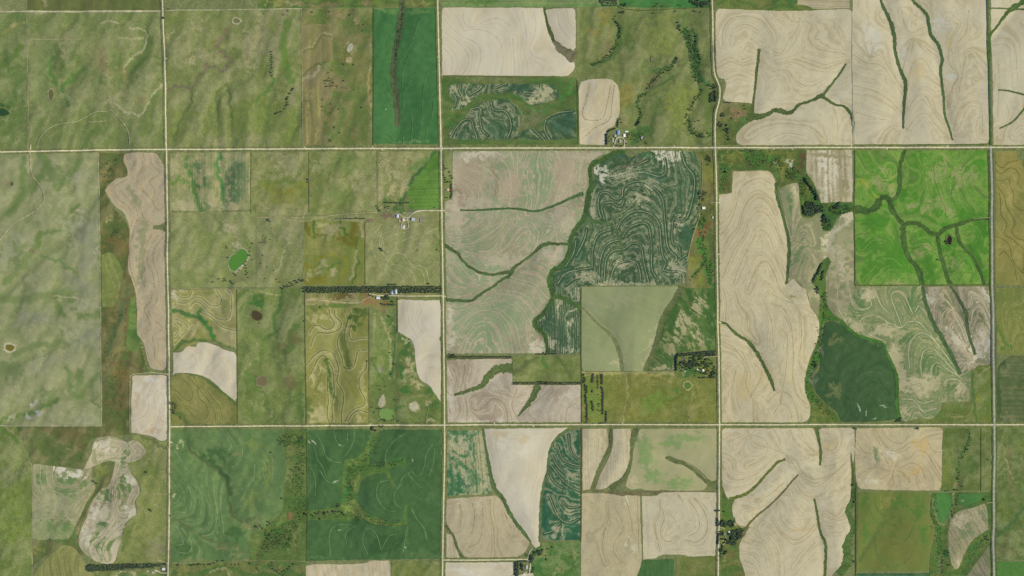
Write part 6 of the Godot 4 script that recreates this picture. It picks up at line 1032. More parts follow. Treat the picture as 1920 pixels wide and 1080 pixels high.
# ---------------------------------------------------------------- ponds
func waters() -> void:
	pond("bright green algae-covered pond with a straight dam, in the pale olive pasture", "430,488 434,480 442,476 447,470 452,466 460,469 466,478 462,488 450,500 440,509 433,505 429,497", "528038", "a8a482", 1.8)
	strip("pond_bank", "440,512 452,502 463,490 468,480", [3, 4, 3.5, 2], "b3a98c", 0.3)
	pond("small brown-green dugout ringed by pale mud, at the crossing gullies of the wide olive pasture", "92,170 97,167 100,174 99,183 95,189 92,184 91,176", "61643c", "9a9570", 2.5)
	pond("round little dugout with a pale rim, at the head of the brown stream bed", "437,38 442,34 449,37 451,41 446,44 439,42", "70704a", "b0a988", 3.0)
	pond("dark brown dugout in the green pasture, below a green marshy spot", "474,582 484,584 492,590 491,597 484,601 476,598 472,590", "4a4530", "76784a", 2.0)
	pond("brown square stock pond beside the winding gully", "481,711 492,704 500,708 502,718 495,724 482,721", "716a4c", "8c8a62", 1.8)
	pond("olive stock pond with a thick whitish bank, near the photo's left edge", "11,647 20,646 28,650 25,656 17,658 11,654", "6e6832", "bdb492", 4.5)
	pond("shallow green pond ringed by dark trees, in the long narrow pasture", "713,768 722,767 738,769 740,776 736,784 728,787 715,785 711,777", "72904f", "78864e", 2.0)
	pond("dried pale pond shaped like a drop, above the shallow green pond", "718,738 721,750 720,760 714,764 709,760 713,748", "b3ac8c", "a59f78", 2.0, false)
	pond("dried whitish pond with a lobed edge, east of the shallow green pond", "768,757 778,753 785,760 786,766 778,770 768,767", "bdb596", "9c9868", 2.0, false)
	pond("black oval dugout among the waterways of the lime green square", "1776,446 1780,441 1784,446 1783,455 1779,459 1775,454", "2e2c20", "6f7a44", 2.5)
	pond("small green pond inside a pale semicircular dike, south of the wooded farm", "1283,718 1291,716 1296,721 1293,728 1287,730 1283,725", "58763a", "a39c64", 3.0)
	pond("dark weed-choked pool at the photo's left edge, north of the road", "-8,206 5,203 14,208 18,213 8,217 -8,216", "2f4d30", "6d7c42", 3.0)
	pond("grey-white dry dugout shaped like a thumb, upper of two in the brush pasture", "655,83 660,82 663,88 659,95 653,99 651,94", "b5b09a", "8a8a58", 2.0, false)
	pond("sandy dry dugout, lower of two in the brush pasture", "650,108 660,107 661,116 655,119 648,116", "a89c6a", "80834e", 2.0, false)
	pond("rust-brown puddle in the creek flat south of the second road", "541,961 547,961 549,968 546,975 541,973", "7d6c48", "74703f", 1.5)
	pond("grey puddle ringed by mud, in the creek bed west of the third road", "1221,108 1226,108 1226,115 1221,115", "77745f", "5d6438", 1.5)

func pond(label: String, outline: String, hex: String, shore: String, rim: float, wet := true) -> void:
	var p := smooth(pts(outline), true, 2.0)
	var c := Vector2.ZERO
	for q in p:
		c += q / p.size()
	var root := tag(Node3D.new(), label, "pond", "") as Node3D
	root.name = numbered("pond")
	add_child(root, true)
	level += 0.01
	var outer := PackedVector2Array()
	for k in p.size():
		outer.append(c + (p[k] - c) * (1.0 + rim / maxf(4.0, (p[k] - c).length())) + Vector2(fine[at_noise(p[k])] / 127.5 - 1.0, mid[at_noise(p[k])] / 127.5 - 1.0) * rim * 0.9)
	put("bank", drape(outer, level, bounds(outer)), rough_ground(shore), root)
	level += 0.01
	var m := rough_ground(hex)
	if wet:
		m = StandardMaterial3D.new()
		m.albedo_color = own(Color(hex))
		m.roughness = 0.3
		m.metallic_specular = 0.05
	put("water" if wet else "dry_bed", drape(p, level + 0.05, bounds(p)), m, root)

# ---------------------------------------------------------------- roads
func roads() -> void:
	var gravel := "dccfaa"
	var kinds := []
	for s in [["gravel_road", "305,-140 305.5,0 309,100 312,270 313,285 316,540 318,700 319,830 318,950 316.5,1080 316,1225", 2.5, "7a8050"],
			["gravel_road", "819,-140 821,0 824,135 827,272 829,420 831,540 834,800 834,860 832,950 830,1080 829,1225", 2.5, "778048"],
			["gravel_road", "1334,-140 1335,0 1337,90 1338,120 1340,140 1346,155 1349,165 1349,183 1346,198 1342,212 1341,235 1341,270 1343,350 1345,540 1348,720 1348.5,800 1348,940 1346,1080 1345,1225", 2.5, "747d46"],
			["paved_road", "1857,276 1858,340 1860,540 1862,690 1863,800 1862.5,950 1862,1080 1861,1225", 3.6, "5f6e3c"],
			["gravel_road", "-165,287 0,285 60,284 150,282.5 200,281 312,280.5 480,279.6 640,279 828,278.6 960,278 1150,277.5 1340,277 1440,277.2 1640,276.8 1857,276.6 1920,276.4 2100,276", 2.5, "7a824e"],
			["gravel_road", "318,800 480,798.7 640,798 834,796.5 960,796.3 1150,796 1348,796 1500,796 1700,796 1862,796 1920,796 2100,796", 2.2, "78804b"],
			["gravel_road", "832,1049 900,1049 950,1048.5 980,1048", 2.2, "78804d"]]:
		kinds.append(s)
	for k in 3:                                             # verges, then ditches, then the roads themselves a step higher
		level += 0.35
		for s in kinds:
			if k == 0:
				strip("road_verge", s[1], [9.0], s[3], 0.2, 3.0)
			elif k == 1:
				strip("road_ditch", s[1], [4.4], "727849", 0.3, 3.0)
			else:
				strip(s[0], s[1], [s[2]], "aba89c" if s[0] == "paved_road" else gravel, 0.1, 3.0)
	strip("grass_lane", "1848,-140 1850,0 1854,150 1857,274", [3.2], "566c3a", 0.25)
	for s in [["57,283 57.5,300 58,313 62,330 68,338 78,350 84,366 84,376 76,388 52,405 27,419 15,432 0,452 -40,490", 2.1, "b2ac86"],
			["70,276 75,260 90,243 105,235 115,232 145,228 160,220 180,210 200,209", 1.7, "aaa67c"], ["208,205 222,220 235,235 242,252 244,272", 1.9, "aca87e"], ["165,229 185,228 200,227", 1.6, "aaa67c"],
			["317,701.5 300,700 282,698.5 265,700.5 250,701.5 245,706 244.5,740 244.5,812", 1.6, "b5aa88"],
			["318,926 290,925 272,922", 1.4, "a8a27a"], ["828,395 800,395 786,395.5 778,398 771,403 766,408", 2.4, "d2c7a8"], ["766,408 763,412 757,415 753.5,420 752.5,426 756,429 764,429 766,425 765,416 765,408", 1.7, "d2c7a8"], ["766,408 757,407 752,404 748,400", 2.2, "cbbfa0"], ["728,395 722,390 715,388 708,393", 1.8, "b8ae88"],
			["707,398 680,399 640,402 610,406 590,412 560,415 530,410", 1.8, "a8a074"], ["480,390 520,393 560,397 585,400", 1.4, "a39b6e"],
			["832,554.6 800,555 760,555 738,554.5 715,554 697,552", 2.0, "d2c7a8"], ["697,556 690,557.5 683,561 676,566 660,568 630,566 600,563 575,562", 2.2, "b8ab80"],
			["1150,276 1152,271 1154,264 1157,259 1162,257.5 1168,259 1171,263 1171,268 1170,276", 2.0, "d2c7a8"], ["1170,262 1174,266 1175,270", 1.4, "c5ba96"],
			["1347,664 1344,667.5 1336,668.3 1326,668.5 1318,669.5", 1.2, "c5ba96"],
			["1348,1022 1353,1021.5 1358,1018 1361,1010 1359,1004", 1.6, "cdc2a2"], ["1348,989 1354,989 1360,993", 1.3, "bdb48a"], ["1377,969 1380,978 1384,983 1390,988 1397,986", 2.0, "b8ab88"],
			["980,1048 988,1048 993,1051 994.5,1057 993.5,1066 992,1075 990,1090", 2.4, "d6cbad"], ["966,1049 966,1080 966,1130", 1.4, "cbbfa0"], ["998,1027 993.5,1033 991,1041 989,1046", 1.4, "cdc2a2"],
			["317,1073.5 303,1073 296,1070 291,1068", 2.2, "d2c7a8"], ["317,1056 308,1053 295,1049", 1.3, "b5ab84"], ["1342,380 1335,379.5 1330,381.5", 1.2, "b5ab84"], ["1857,408 1845,408.5 1825,411", 1.2, "9c9a6c"], ["1862,942 1855,942 1849,943", 1.4, "b5ab84"], ["960,1080 980,1078 1000,1076", 6, "cbbfa0"]]:
		strip("dirt_track", s[0], [s[1] * 0.85], s[2], 0.25, 2.0)
	for s in ["57.5,281 58,276 58.5,272", "245,281 245,277", "699,279 699,275", "717,279 717,283", "846,279 846,283", "1264,277 1264,273", "1485,277 1485,281", "1663,277 1663,281", "1596,276 1596,272", "1776,276 1776,272", "1343,477 1349,477", "318,702 314,702", "319,828 325,830", "828.5,395 834,395", "829,555 836,556", "1348,604 1353,605", "1346,380 1350,380", "1557,796 1557,800", "694,798 694,794", "927,796 927,792", "1167,796 1167,792", "824,107 820,108", "310,110 315,110", "572,279 572,275", "1451,277 1451,281", "1000,796 1000,801"]:
		strip("field_approach", s, [2.6, 1.8], "d0c4a0", 0.15, 2.0)
	for c in [["312.5,280.5", 7], ["828.5,278.5", 8], ["1341.5,277", 7], ["1857,276.5", 6], ["834,796.5", 7], ["1348.5,796", 7], ["1863,796", 6]]:
		level += 0.01
		var p: Vector2 = pts(c[0])[0]
		var ring := PackedVector2Array()
		for k in 16:                                        # the corners are rounded off where the two roads meet
			var r: float = c[1] * (0.62 if k % 4 == 0 else (0.28 if k % 4 == 2 else 0.36))
			ring.append(p + Vector2(r, 0).rotated(TAU * k / 16.0))
		fill("road_junction", smooth(ring, true, 1.0), rough_ground("d9cfb2" if c[0] != "1863,796" else "b3b0a2"), level).set_meta("kind", "structure")

# ---------------------------------------------------------------- farmsteads
func quad(v: PackedVector3Array, n: PackedVector3Array, a: Vector3, b: Vector3, c: Vector3, d: Vector3) -> void:
	var m := -(b - a).cross(c - a).normalized()
	for q in [a, b, c, a, c, d]:
		v.append(q)
		n.append(m)

func box_mesh(w: float, h: float, d: float, at: Vector3) -> ArrayMesh:
	var b := BoxMesh.new()
	b.size = Vector3(w, h, d)
	var st := SurfaceTool.new()
	st.append_from(b, 0, Transform3D(Basis(), at))
	return st.commit()

# w, d in plan units; the ridge runs along z before turning
func building(called: String, category: String, label: String, x: float, y: float, w: float, d: float, h: float, turn: float, roof: String, wall := "b9b6ac", chimney := false, group := "") -> void:
	var p := Vector2(x, y)
	var root := tag(Node3D.new(), label, category, group)
	root.name = numbered(called)
	add_child(root, true)
	root.position = spot(p, 1.2)
	root.rotation_degrees.y = turn
	var W := w * U
	var D := d * U
	var rise := W * 0.24
	put("wall", box_mesh(W, h + 3.0, D, Vector3(0, (h + 3.0) * 0.5 - 3.0, 0)), plain(wall), root)
	var v := PackedVector3Array()
	var n := PackedVector3Array()
	for s in [-1.0, 1.0]:                                     # the gable ends
		var z: float = s * (D * 0.5 + 0.01)
		var tri := [Vector3(-W * 0.5, h, z), Vector3(0, h + rise, z), Vector3(W * 0.5, h, z)]
		if s < 0.0:
			tri.reverse()
		for q in tri:
			v.append(q)
			n.append(Vector3(0, 0, s))
	put("gable", mesh_of(v, n), plain(wall), root)
	for s in [-1.0, 1.0]:
		v = PackedVector3Array()
		n = PackedVector3Array()
		var e := W * 0.5 + 0.5
		var low := h - rise / (W * 0.5) * 0.5
		var z := D * 0.5 + 0.5
		var k := Vector3(0, 0.22, 0)
		var a := Vector3(s * e, low, -z)
		var b := Vector3(s * e, low, z)
		var c := Vector3(0, h + rise, z)
		var f := Vector3(0, h + rise, -z)
		if s > 0:
			quad(v, n, a + k, b + k, c + k, f + k)
			quad(v, n, a, b, b + k, a + k)
		else:
			quad(v, n, b + k, a + k, f + k, c + k)
			quad(v, n, b, a, a + k, b + k)
		put("roof_slope", mesh_of(v, n), plain(roof, 0.6), root)
	put("ridge_cap", box_mesh(0.5, 0.3, D + 1.1, Vector3(0, h + rise + 0.2, 0)), plain(roof, 0.6), root)
	put("door", box_mesh(minf(3.6, W * 0.4), minf(3.4, h * 0.8), 0.12, Vector3(0, minf(3.4, h * 0.8) * 0.5, D * 0.5 + 0.06)), plain("8a8478"), root)
	if chimney:
		put("chimney", box_mesh(0.9, 2.2, 0.9, Vector3(W * 0.16, h + rise, D * 0.2)), plain("8f6a58"), root)

func grain_bin(label: String, x: float, y: float, r: float, h: float) -> void:
	var root := tag(Node3D.new(), label, "grain bin", "grain bins by the ring drive")
	root.name = numbered("grain_bin")
	add_child(root, true)
	root.position = spot(Vector2(x, y), 0.5)
	var c := CylinderMesh.new()
	c.top_radius = r
	c.bottom_radius = r
	c.height = h + 2.0
	c.radial_segments = 20
	c.rings = 1
	var st := SurfaceTool.new()
	st.append_from(c, 0, Transform3D(Basis(), Vector3(0, h * 0.5 - 1.0, 0)))
	put("wall", st.commit(), plain("c9c9c4", 0.5), root)
	c = CylinderMesh.new()
	c.top_radius = 0.3
	c.bottom_radius = r + 0.25
	c.height = r * 0.5
	c.radial_segments = 20
	c.rings = 1
	st = SurfaceTool.new()
	st.append_from(c, 0, Transform3D(Basis(), Vector3(0, h + r * 0.25, 0)))
	put("roof", st.commit(), plain("dcdcd8", 0.5), root)

func farms() -> void:
	building("barn", "barn", "blue metal-roofed barn at the northwest corner of the ring-drive farmstead", 1159, 249, 5.2, 8, 6.0, 0, "7d9cc4", "8fa0b4")
	building("shed", "shed", "bright white shed north of the ring drive", 1170.2, 254.5, 4.2, 5.6, 5.5, 0, "efeef2")
	building("shed", "shed", "long low white shed behind the bright white shed, ring-drive farmstead", 1175, 246.7, 2.1, 6, 3.5, 90, "e9e6e2")
	building("house", "house", "small grey house south of the blue barn, ring-drive farmstead", 1153.3, 255.3, 3.6, 3.8, 4.5, 0, "b4b4a8", "b9b6ac", true)
	building("house", "house", "grey house standing inside the ring drive", 1162.4, 265.3, 4.0, 4.8, 5.0, 0, "a2a4a6", "b9b6ac", true)
	building("shed", "shed", "grey weathered shed alone in the green paddock, east of the ring-drive farmstead", 1203.5, 257.8, 3.0, 4.6, 4.0, -35, "b0aaae")
	for b in [["northern white grain bin of three west of the ring drive", 260.4], ["middle white grain bin of three west of the ring drive", 263.1], ["southern white grain bin of three west of the ring drive", 265.8]]:
		grain_bin(b[0], 1149.0, b[1], 3.2, 6.0)
	building("barn", "barn", "white-edged shed by the muddy lot, farm with the looped drive", 745.6, 405, 4.2, 6.2, 5.5, -8, "c5cdda", "9fb0c4")
	building("house", "house", "pale pink-roofed house at the west fork of the looped drive", 756.3, 411.8, 4.2, 4.2, 4.6, 0, "d9c4bc", "b9b6ac", true)
	building("shed", "shed", "small tan shed southwest of the pink-roofed house", 749.3, 414.8, 2.6, 2.4, 3.6, 15, "c0b294")
	building("barn", "barn", "pale blue-grey barn east of the looped drive", 775.2, 411.4, 4.4, 6.0, 5.5, 90, "b7c4d2")
	building("house", "house", "white and grey farmhouse inside the loop of the drive", 756.8, 425, 4.6, 4.6, 4.6, -25, "cfcacb", "c9c6bc", true)
	building("shed", "shed", "open grey cattle shed on the fenced lot, east of the pale blue-grey barn", 788.6, 413, 1.8, 8.2, 3.0, 0, "8c8680")
	building("barn", "barn", "very long pale blue barn cutting into the long windbreak", 742.7, 545.8, 4.0, 9.6, 5.0, 3, "bccbd8")
	building("barn", "barn", "grey-blue barn on the lane, left of the very long pale barn", 735.2, 549.8, 5.0, 5.6, 6.5, 12, "93a8b8")
	building("house", "house", "white-ended house with a lilac roof, south of the farm lane", 709.5, 558.4, 4.6, 6.6, 4.6, 88, "d9d6e0", "d0cdc4", true)
	building("shed", "shed", "white shed at the east end of the lilac-roofed house", 711.4, 558.6, 2.6, 4.6, 4.0, 0, "eeeee8")
	building("shed", "shed", "tiny white shed at the west end of the farm lane", 693.8, 551.5, 1.5, 2.6, 3.0, 0, "e6e2da")
	building("shed", "shed", "small pink-grey shed east of the very long pale barn", 752, 549.5, 2.2, 3.2, 3.2, 0, "b3a3a0")
	building("house", "house", "white-roofed house among trees at the wooded farm", 1317.6, 694, 3.2, 4.4, 4.6, 15, "eeebdf", "cfccc0", true)
	building("shed", "shed", "low white shed just west of the white-roofed house, wooded farm", 1307.5, 692.8, 2.0, 3.4, 3.4, 60, "d9d6cc")
	building("shed", "shed", "grey-roofed shed in the southwest corner of the wooded farm", 1277.6, 691.2, 2.2, 5.0, 3.8, 68, "aaa698")
	building("shed", "shed", "narrow white shed south of the grey-roofed one, wooded farm", 1283.6, 695.8, 1.8, 3.2, 3.2, -8, "c4ccc0")
	building("shed", "shed", "tiny white shed under the L-shaped windbreak, wooded farm", 1279.3, 674.4, 1.5, 2.4, 3.0, 0, "dcdad8")
	building("shed", "shed", "white shed against the dense grove, farm west edge of the huge rippling field", 1366.5, 997.6, 2.9, 4.6, 4.5, 0, "f2f0ee")
	building("house", "house", "grey-blue roofed house in the trees beside the third road", 1357.4, 1000.8, 3.2, 3.4, 4.6, 25, "a5adba", "b9b6ac", true)
	building("shed", "shed", "small pale shed on the roadside south of the grey-blue house", 1347.0, 1019.2, 1.6, 2.6, 3.0, 0, "c8c8c0")
	building("house", "house", "grey-roofed house framed by rows of trees, on the bottom edge", 987.4, 1062, 3.7, 6.6, 4.8, -2, "b8b6b4", "b9b6ac", true)
	building("shed", "shed", "small white shed at the yard edge, western of two on the bottom edge", 982.3, 1074.3, 1.8, 2.2, 3.2, 0, "eceae6")
	building("shed", "shed", "small white shed at the yard edge, eastern of two on the bottom edge", 986, 1073, 2.0, 2.4, 3.2, 20, "dedad6")
	building("barn", "barn", "white lilac-tinted barn by the road, at the bottom-left windbreak's end", 308, 1066, 4.2, 5.8, 5.5, 90, "d5d6e2")
	building("house", "house", "grey-roofed house southwest of the lilac-tinted barn, bottom left", 288.7, 1072.2, 3.0, 4.6, 4.4, 90, "bcbcb8", "b9b6ac", true)
	building("shed", "shed", "tiny white shed west of the grey-roofed house, bottom left", 278.3, 1070, 1.6, 2.4, 3.0, 90, "dcdcd4")
	building("house", "house", "pink and red roofed house on the narrow lawn by the second road", 839.4, 356, 4.2, 4.2, 5.5, 0, "d8a696", "b89a8c", true)
	building("shed", "shed", "plain white shed alone in the creek pasture, west of the third road", 1319.4, 390, 4.2, 5.7, 4.2, 90, "edecee")
	building("shed", "shed", "white roadside shed below the hooked tree line, west of the third road", 1336, 407.5, 2.6, 3.4, 3.2, -30, "c4bcae")

# ---------------------------------------------------------------- trees
var crowns := []
var trunk_mesh: ArrayMesh
var crown_skins := []
var brush_skins := []
var trunk_skin: StandardMaterial3D
var first := {}

# A crown of leaf sprays about one metre across scattered through its volume; the tree is 10 m tall before scaling.
func crown_mesh(kind: String, seed_: int, count: int) -> ArrayMesh:
	var r := RandomNumberGenerator.new()
	r.seed = seed_
	var v := PackedVector3Array()
	var n := PackedVector3Array()
	var lobes := []
	for k in 7:
		var a := r.randf() * TAU
		var d := r.randf_range(0.5, 2.6)
		if kind == "cedar":
			lobes.append([Vector3(cos(a) * d * 0.3, 1.6 + k * 1.1, sin(a) * d * 0.3), 2.7 - k * 0.36])
		elif kind == "bush":
			lobes.append([Vector3(cos(a) * d, r.randf_range(1.2, 2.2), sin(a) * d), r.randf_range(1.2, 1.9)])
		else:
			lobes.append([Vector3(cos(a) * d, r.randf_range(4.6, 8.0), sin(a) * d), r.randf_range(1.5, 2.4)])
	for k in count:
		var l: Array = lobes[k % lobes.size()]
		var dir := Vector3(r.randfn(), r.randfn() * 0.9 + 0.15, r.randfn()).normalized()
		var at: Vector3 = l[0] + dir * float(l[1]) * r.randf_range(0.6, 1.05)
		var t := dir.cross(Vector3(r.randfn(), r.randfn(), r.randfn())).normalized()
		var s := dir.cross(t).normalized()
		t = (t + dir * r.randf_range(-0.5, 0.5)).normalized()
		var q := r.randf_range(0.55, 1.15)
		var c := [at - t * q, at + s * q * 0.7, at + t * q, at - s * q * 0.7]
		var m: Vector3 = (c[1] - c[0]).cross(c[2] - c[0]).normalized()
		if m.dot(dir) < 0.0:
			m = -m
			c.reverse()
		c.reverse()
		for i in [0, 1, 2, 0, 2, 3]:
			v.append(c[i])
			n.append(m)
	return mesh_of(v, n)

func stem_mesh() -> ArrayMesh:
	var c := CylinderMesh.new()
	c.bottom_radius = 0.32
	c.top_radius = 0.14
	c.height = 8.0
	c.radial_segments = 6
	c.rings = 1
	var st := SurfaceTool.new()
	st.append_from(c, 0, Transform3D(Basis(), Vector3(0, 2.0, 0)))
	for k in 4:
		var b := CylinderMesh.new()
		b.bottom_radius = 0.15
		b.top_radius = 0.05
		b.height = 3.2
		b.radial_segments = 5
		b.rings = 1
		var turn := Basis(Vector3.UP, k * 1.7) * Basis(Vector3.RIGHT, 0.75)
		st.append_from(b, 0, Transform3D(turn, Vector3(0, 4.0 + k * 0.5, 0) + turn * Vector3(0, 1.6, 0)))
	return st.commit()

func scatter(spec: String) -> PackedVector2Array:      # L line n jitter | C x,y rx,ry n | P points
	var out := PackedVector2Array()
	for one in spec.split(";", false):
		var w := one.strip_edges().split(" ", false)
		if w[0] == "P":
			out.append_array(pts(" ".join(w.slice(1))))
		elif w[0] == "C":
			var c := pts(w[1])[0]
			var r := pts(w[2])[0]
			for k in int(w[3]):
				out.append(c + Vector2(r.x, 0).rotated(rng.randf() * TAU) * Vector2(1, r.y / r.x) * sqrt(rng.randf()))
		else:
			var line := smooth(pts(" ".join(w.slice(1, w.size() - 2))), false, 0.5)
			var n := int(w[w.size() - 2])
			var jit := float(w[w.size() - 1])
			for k in n:
				var t := (k + 0.5 + rng.randf_range(-0.3, 0.3)) / n * (line.size() - 1)
				out.append(line[clampi(int(t), 0, line.size() - 1)] + Vector2(rng.randf_range(-jit, jit), rng.randf_range(-jit, jit)))
	return out

func pose(p: Vector2, s: float) -> Transform3D:
	return Transform3D(Basis(Vector3.UP, rng.randf() * TAU).scaled(1.4 * Vector3(s * rng.randf_range(0.9, 1.12), s * rng.randf_range(0.85, 1.15), s)), spot(p, 0.3))

func stand(kind: String, label: String, group: String, spec: String, s0 := 0.8, s1 := 1.1) -> void:
	for p in scatter(spec):
		var variant := rng.randi() % 3
		var key := kind + str(variant)
		var o: Node3D
		if not first.has(key):
			o = Node3D.new()
			o.name = numbered(kind)
			add_child(o, true)
			put("trunk", trunk_mesh, trunk_skin, o)
			put("crown", crowns[["tree", "cedar", "bush"].find(kind)][variant], crown_skins[variant], o)
			first[key] = o
		else:
			o = first[key].duplicate()
			o.name = numbered(kind)
			add_child(o, true)
		o.transform = pose(p, rng.randf_range(s0, s1))
		tag(o, label, "bush" if kind == "bush" else "tree", group)

func wood(called: String, kind: String, label: String, category: String, spec: String, s0 := 0.8, s1 := 1.1) -> void:
	var p := scatter(spec)
	var root := tag(Node3D.new(), label, category)
	root.name = numbered(called)
	root.set_meta("kind", "stuff")
	add_child(root, true)
	for variant in 3:
		var own_places := []
		for k in range(variant, p.size(), 3):
			own_places.append(pose(p[k], rng.randf_range(s0, s1)))
		for part in ["trunk", "crown"]:
			var m := MultiMesh.new()
			m.transform_format = MultiMesh.TRANSFORM_3D
			m.mesh = trunk_mesh if part == "trunk" else crowns[["tree", "cedar", "bush"].find(kind)][variant]
			m.instance_count = own_places.size()
			for k in own_places.size():
				m.set_instance_transform(k, own_places[k])
			var o := MultiMeshInstance3D.new()
			o.name = part
			o.multimesh = m
			o.material_override = trunk_skin if part == "trunk" else (brush_skins if called == "brush" else crown_skins)[variant]
			o.set_meta("kind", "stuff")
			root.add_child(o, true)

func trees() -> void:
	for kind in ["tree", "cedar", "bush"]:
		var three := []
		for k in 3:
			three.append(crown_mesh(kind, 40 + k * 7 + kind.length(), 150 if kind != "bush" else 70))
		crowns.append(three)
	trunk_mesh = stem_mesh()
	for c in [Color(0.066, 0.096, 0.048), Color(0.082, 0.112, 0.050), Color(0.056, 0.086, 0.052)]:
		var m := StandardMaterial3D.new()
		m.albedo_color = c.linear_to_srgb()
		m.roughness = 0.9
		m.metallic_specular = 0.15
		m.backlight_enabled = true
		m.backlight = Color(0.05, 0.08, 0.02)
		crown_skins.append(m)
		m = m.duplicate()
		m.albedo_color = (Color(c.r * 0.9, c.g * 1.2, c.b * 0.75)).linear_to_srgb()
		brush_skins.append(m)
	trunk_skin = StandardMaterial3D.new()
	trunk_skin.albedo_color = Color(0.09, 0.07, 0.05).linear_to_srgb()
	trunk_skin.roughness = 1.0
	stand("tree", "large dark tree shading the north-west gravel road near the top edge", "", "P 308.6,34", 1.5, 1.5)
	stand("tree", "dark narrow tree in the upper file along the brown gully of the stream-bed pasture", "trees along the brown gully", "P 511,98 511.5,103 511,107 511.6,111 510.5,115 511.5,118 511,122 510,125 512,128 509,131 507.5,135 509.5,137 511,142", 0.7, 0.95)
	stand("tree", "dark tree in the lower stagger along the brown gully, beside the tilled strip", "trees along the brown gully", "P 552.5,166 550,168 548,171 545,176 541.5,182 539.5,184.5 541,187 539,187.5 540.5,193 541.5,197 538.5,199 536,204 528,210 522.5,211 519,212.5 517,214", 0.75, 1.1)
	stand("tree", "dark tree at the head of the brown gully near the top edge", "", "P 541,21 533,29 318,18", 0.9, 1.1)
	stand("tree", "dark tree beside the bright green pond in the pale olive pasture", "trees around the bright green pond", "P 425.5,462 426,465 470,465 468.5,471 474,456 467,478 470,480 474,487 462,491 459,495 461,498 458,501 463,503 462,508 465,511 463,515 466,520 443,516 440,513 422,523 424,526 419,527 411,523 400,529 436,530 439,532 433,527 449,506 428,483", 0.7, 1.0)
	wood("grove", "tree", "row of dark trees north of the looped-drive farm", "grove", "L 722,380 768,380 15 0.8; P 706.5,386 709,390 711,393 713,395 724,389 727,391 730,387", 0.8, 1.1)
	stand("tree", "dark tree in the thin fence row west of the looped-drive farm", "fence-row trees west of the farm", "L 630,410 687,410 13 0.4; P 667,407.5 669,409 505,412 508,415.5", 0.65, 1.0)
	stand("tree", "small dark tree scattered over the grey-olive bush pasture", "trees of the grey-olive pasture", "P 504,414 509,428.5 494,443 499.5,446.5 506.5,449 488,455 493,454 498,456 494,479 490.5,494 502,500.5 515,507.5 548.5,500.5 565,491.5 498,522 519,524 525,529", 0.55, 0.8)
	stand("tree", "dark tree in the loose clump at the long windbreak's west end", "trees at the windbreak's west end", "P 545,530 548,532 552,527 555,526 559,529 563,525 568,527 540,535 545,537 536,538 550,535 570,525 534,536 529,540 531,541 541,538", 0.8, 1.05)
	stand("tree", "lone dark tree in the pale olive terrace pasture", "trees of the terrace pasture", "P 716,467.5 717.5,470.5 714.5,466 820,468 785,469.5 805,532", 0.7, 1.2)
	stand("tree", "one of two dark trees on the fence line of the two-tone pasture", "pair on the fence line", "P 578.3,336.5 578.5,341.5", 0.9, 1.1)
	stand("bush", "small dark bush in the bright yellow-green meadow wedge", "bushes in the meadow wedge", "P 792.5,356 796.5,360 797.5,355 815,389", 0.7, 1.0)
	stand("tree", "dark tree on the narrow lawn of the red-roofed house", "trees on the narrow lawn", "P 832.5,310.5 834,315 833.5,318.5 838.5,316.6 843.5,323 832.5,329 846.5,330 848.5,334.3 835.5,333.8 836,337.2; L 832.5,341.8 847.5,341.4 7 0.4; L 847,344 847.6,350 847,356 848,364 847,370 11 0.5; P 836,370.8 839.5,370.8 845,371.2", 0.75, 1.1)
	stand("tree", "solitary dark tree in the green stock-pond pasture or on its eastern fence", "trees near the stock-pond pasture", "P 488,606 602,575.5 572,602", 0.8, 1.1)
	stand("tree", "dark tree dotted down the long narrow pasture or around its shallow pond", "trees of the long narrow pasture", "P 690.5,677 734,701 741,683 732.5,661 708.5,723.5 713.5,731 722.5,724.5 742,750 697.5,763.5 707,765.5 711.5,766 715,766.5 702,773 717,787.5 712,789.5 723,789 721,786 737.5,780.5 739.5,785 736,788 747,789.5 728,592 730,594 738,682 692,729", 0.7, 1.05)
	stand("tree", "dark tree in the clump where the creek passes under the second road", "trees at the creek crossing", "C 702,803.5 6,4.5 9; P 712,799 715,801 718,799", 1.0, 1.3)
	wood("grove", "tree", "ragged row of dark trees along the south rim of the weedy hollow", "grove", "P 573.5,964 576,966 572,962 585,965 588,968; L 590,964 640,957 14 2.5; P 635,945.5 637.5,949 634,949 602,973 647,965 643,961 510,848 548,880 530,934 545,951", 0.85, 1.2)
	stand("tree", "dark tree in the small cluster on the west side of the creek flat", "trees west of the creek flat", "P 487.5,984 490,987.5 483,988 504,979 506,980.5 502,978 497.5,999 498.5,1003.5 500,995 493,990.5 503,985 481,987", 0.8, 1.1)
	wood("grove", "tree", "dark trees scattered over the brushy pasture on the bottom edge", "grove", "P 511,1055 508,1062 513,1066 518,1069 522,1072 527,1075 530,1071 535,1069 541,1066 545,1062 551,1057 505,1058 483,1065 486,1069 532,1078 524,1068 553,1058 512,1060", 0.8, 1.05)
	wood("grove", "tree", "broken row of dark trees along the fence east of the bottom-left barn", "grove", "P 334,1058.5 337,1058 357,1058 361,1059 366,1058 371,1058.5 375,1057 378,1058 385,1058 394,1058 397,1057 403,1055 409,1052 420,1051 436,1058 442,1058.5 449,1058 470,1057", 0.75, 1.1)
	stand("tree", "dark tree in the grassy notch between the two whitish contour fields", "trees in the grassy notch", "P 175.5,902 178,904 181.5,907", 1.0, 1.25)
	stand("tree", "dark round tree alone in the rolling olive pasture at lower left", "lone trees at lower left", "P 283,955 285,957 96.5,1010.5 321,888.5 320.5,966.5 276,885 372.5,1100", 0.8, 1.25)
	wood("grove", "tree", "dark thicket by the first road, west of the fish-hook hay terraces", "grove", "C 327,764 6,13 16; P 320,754 319,757 339,782 340,785", 0.75, 1.0)
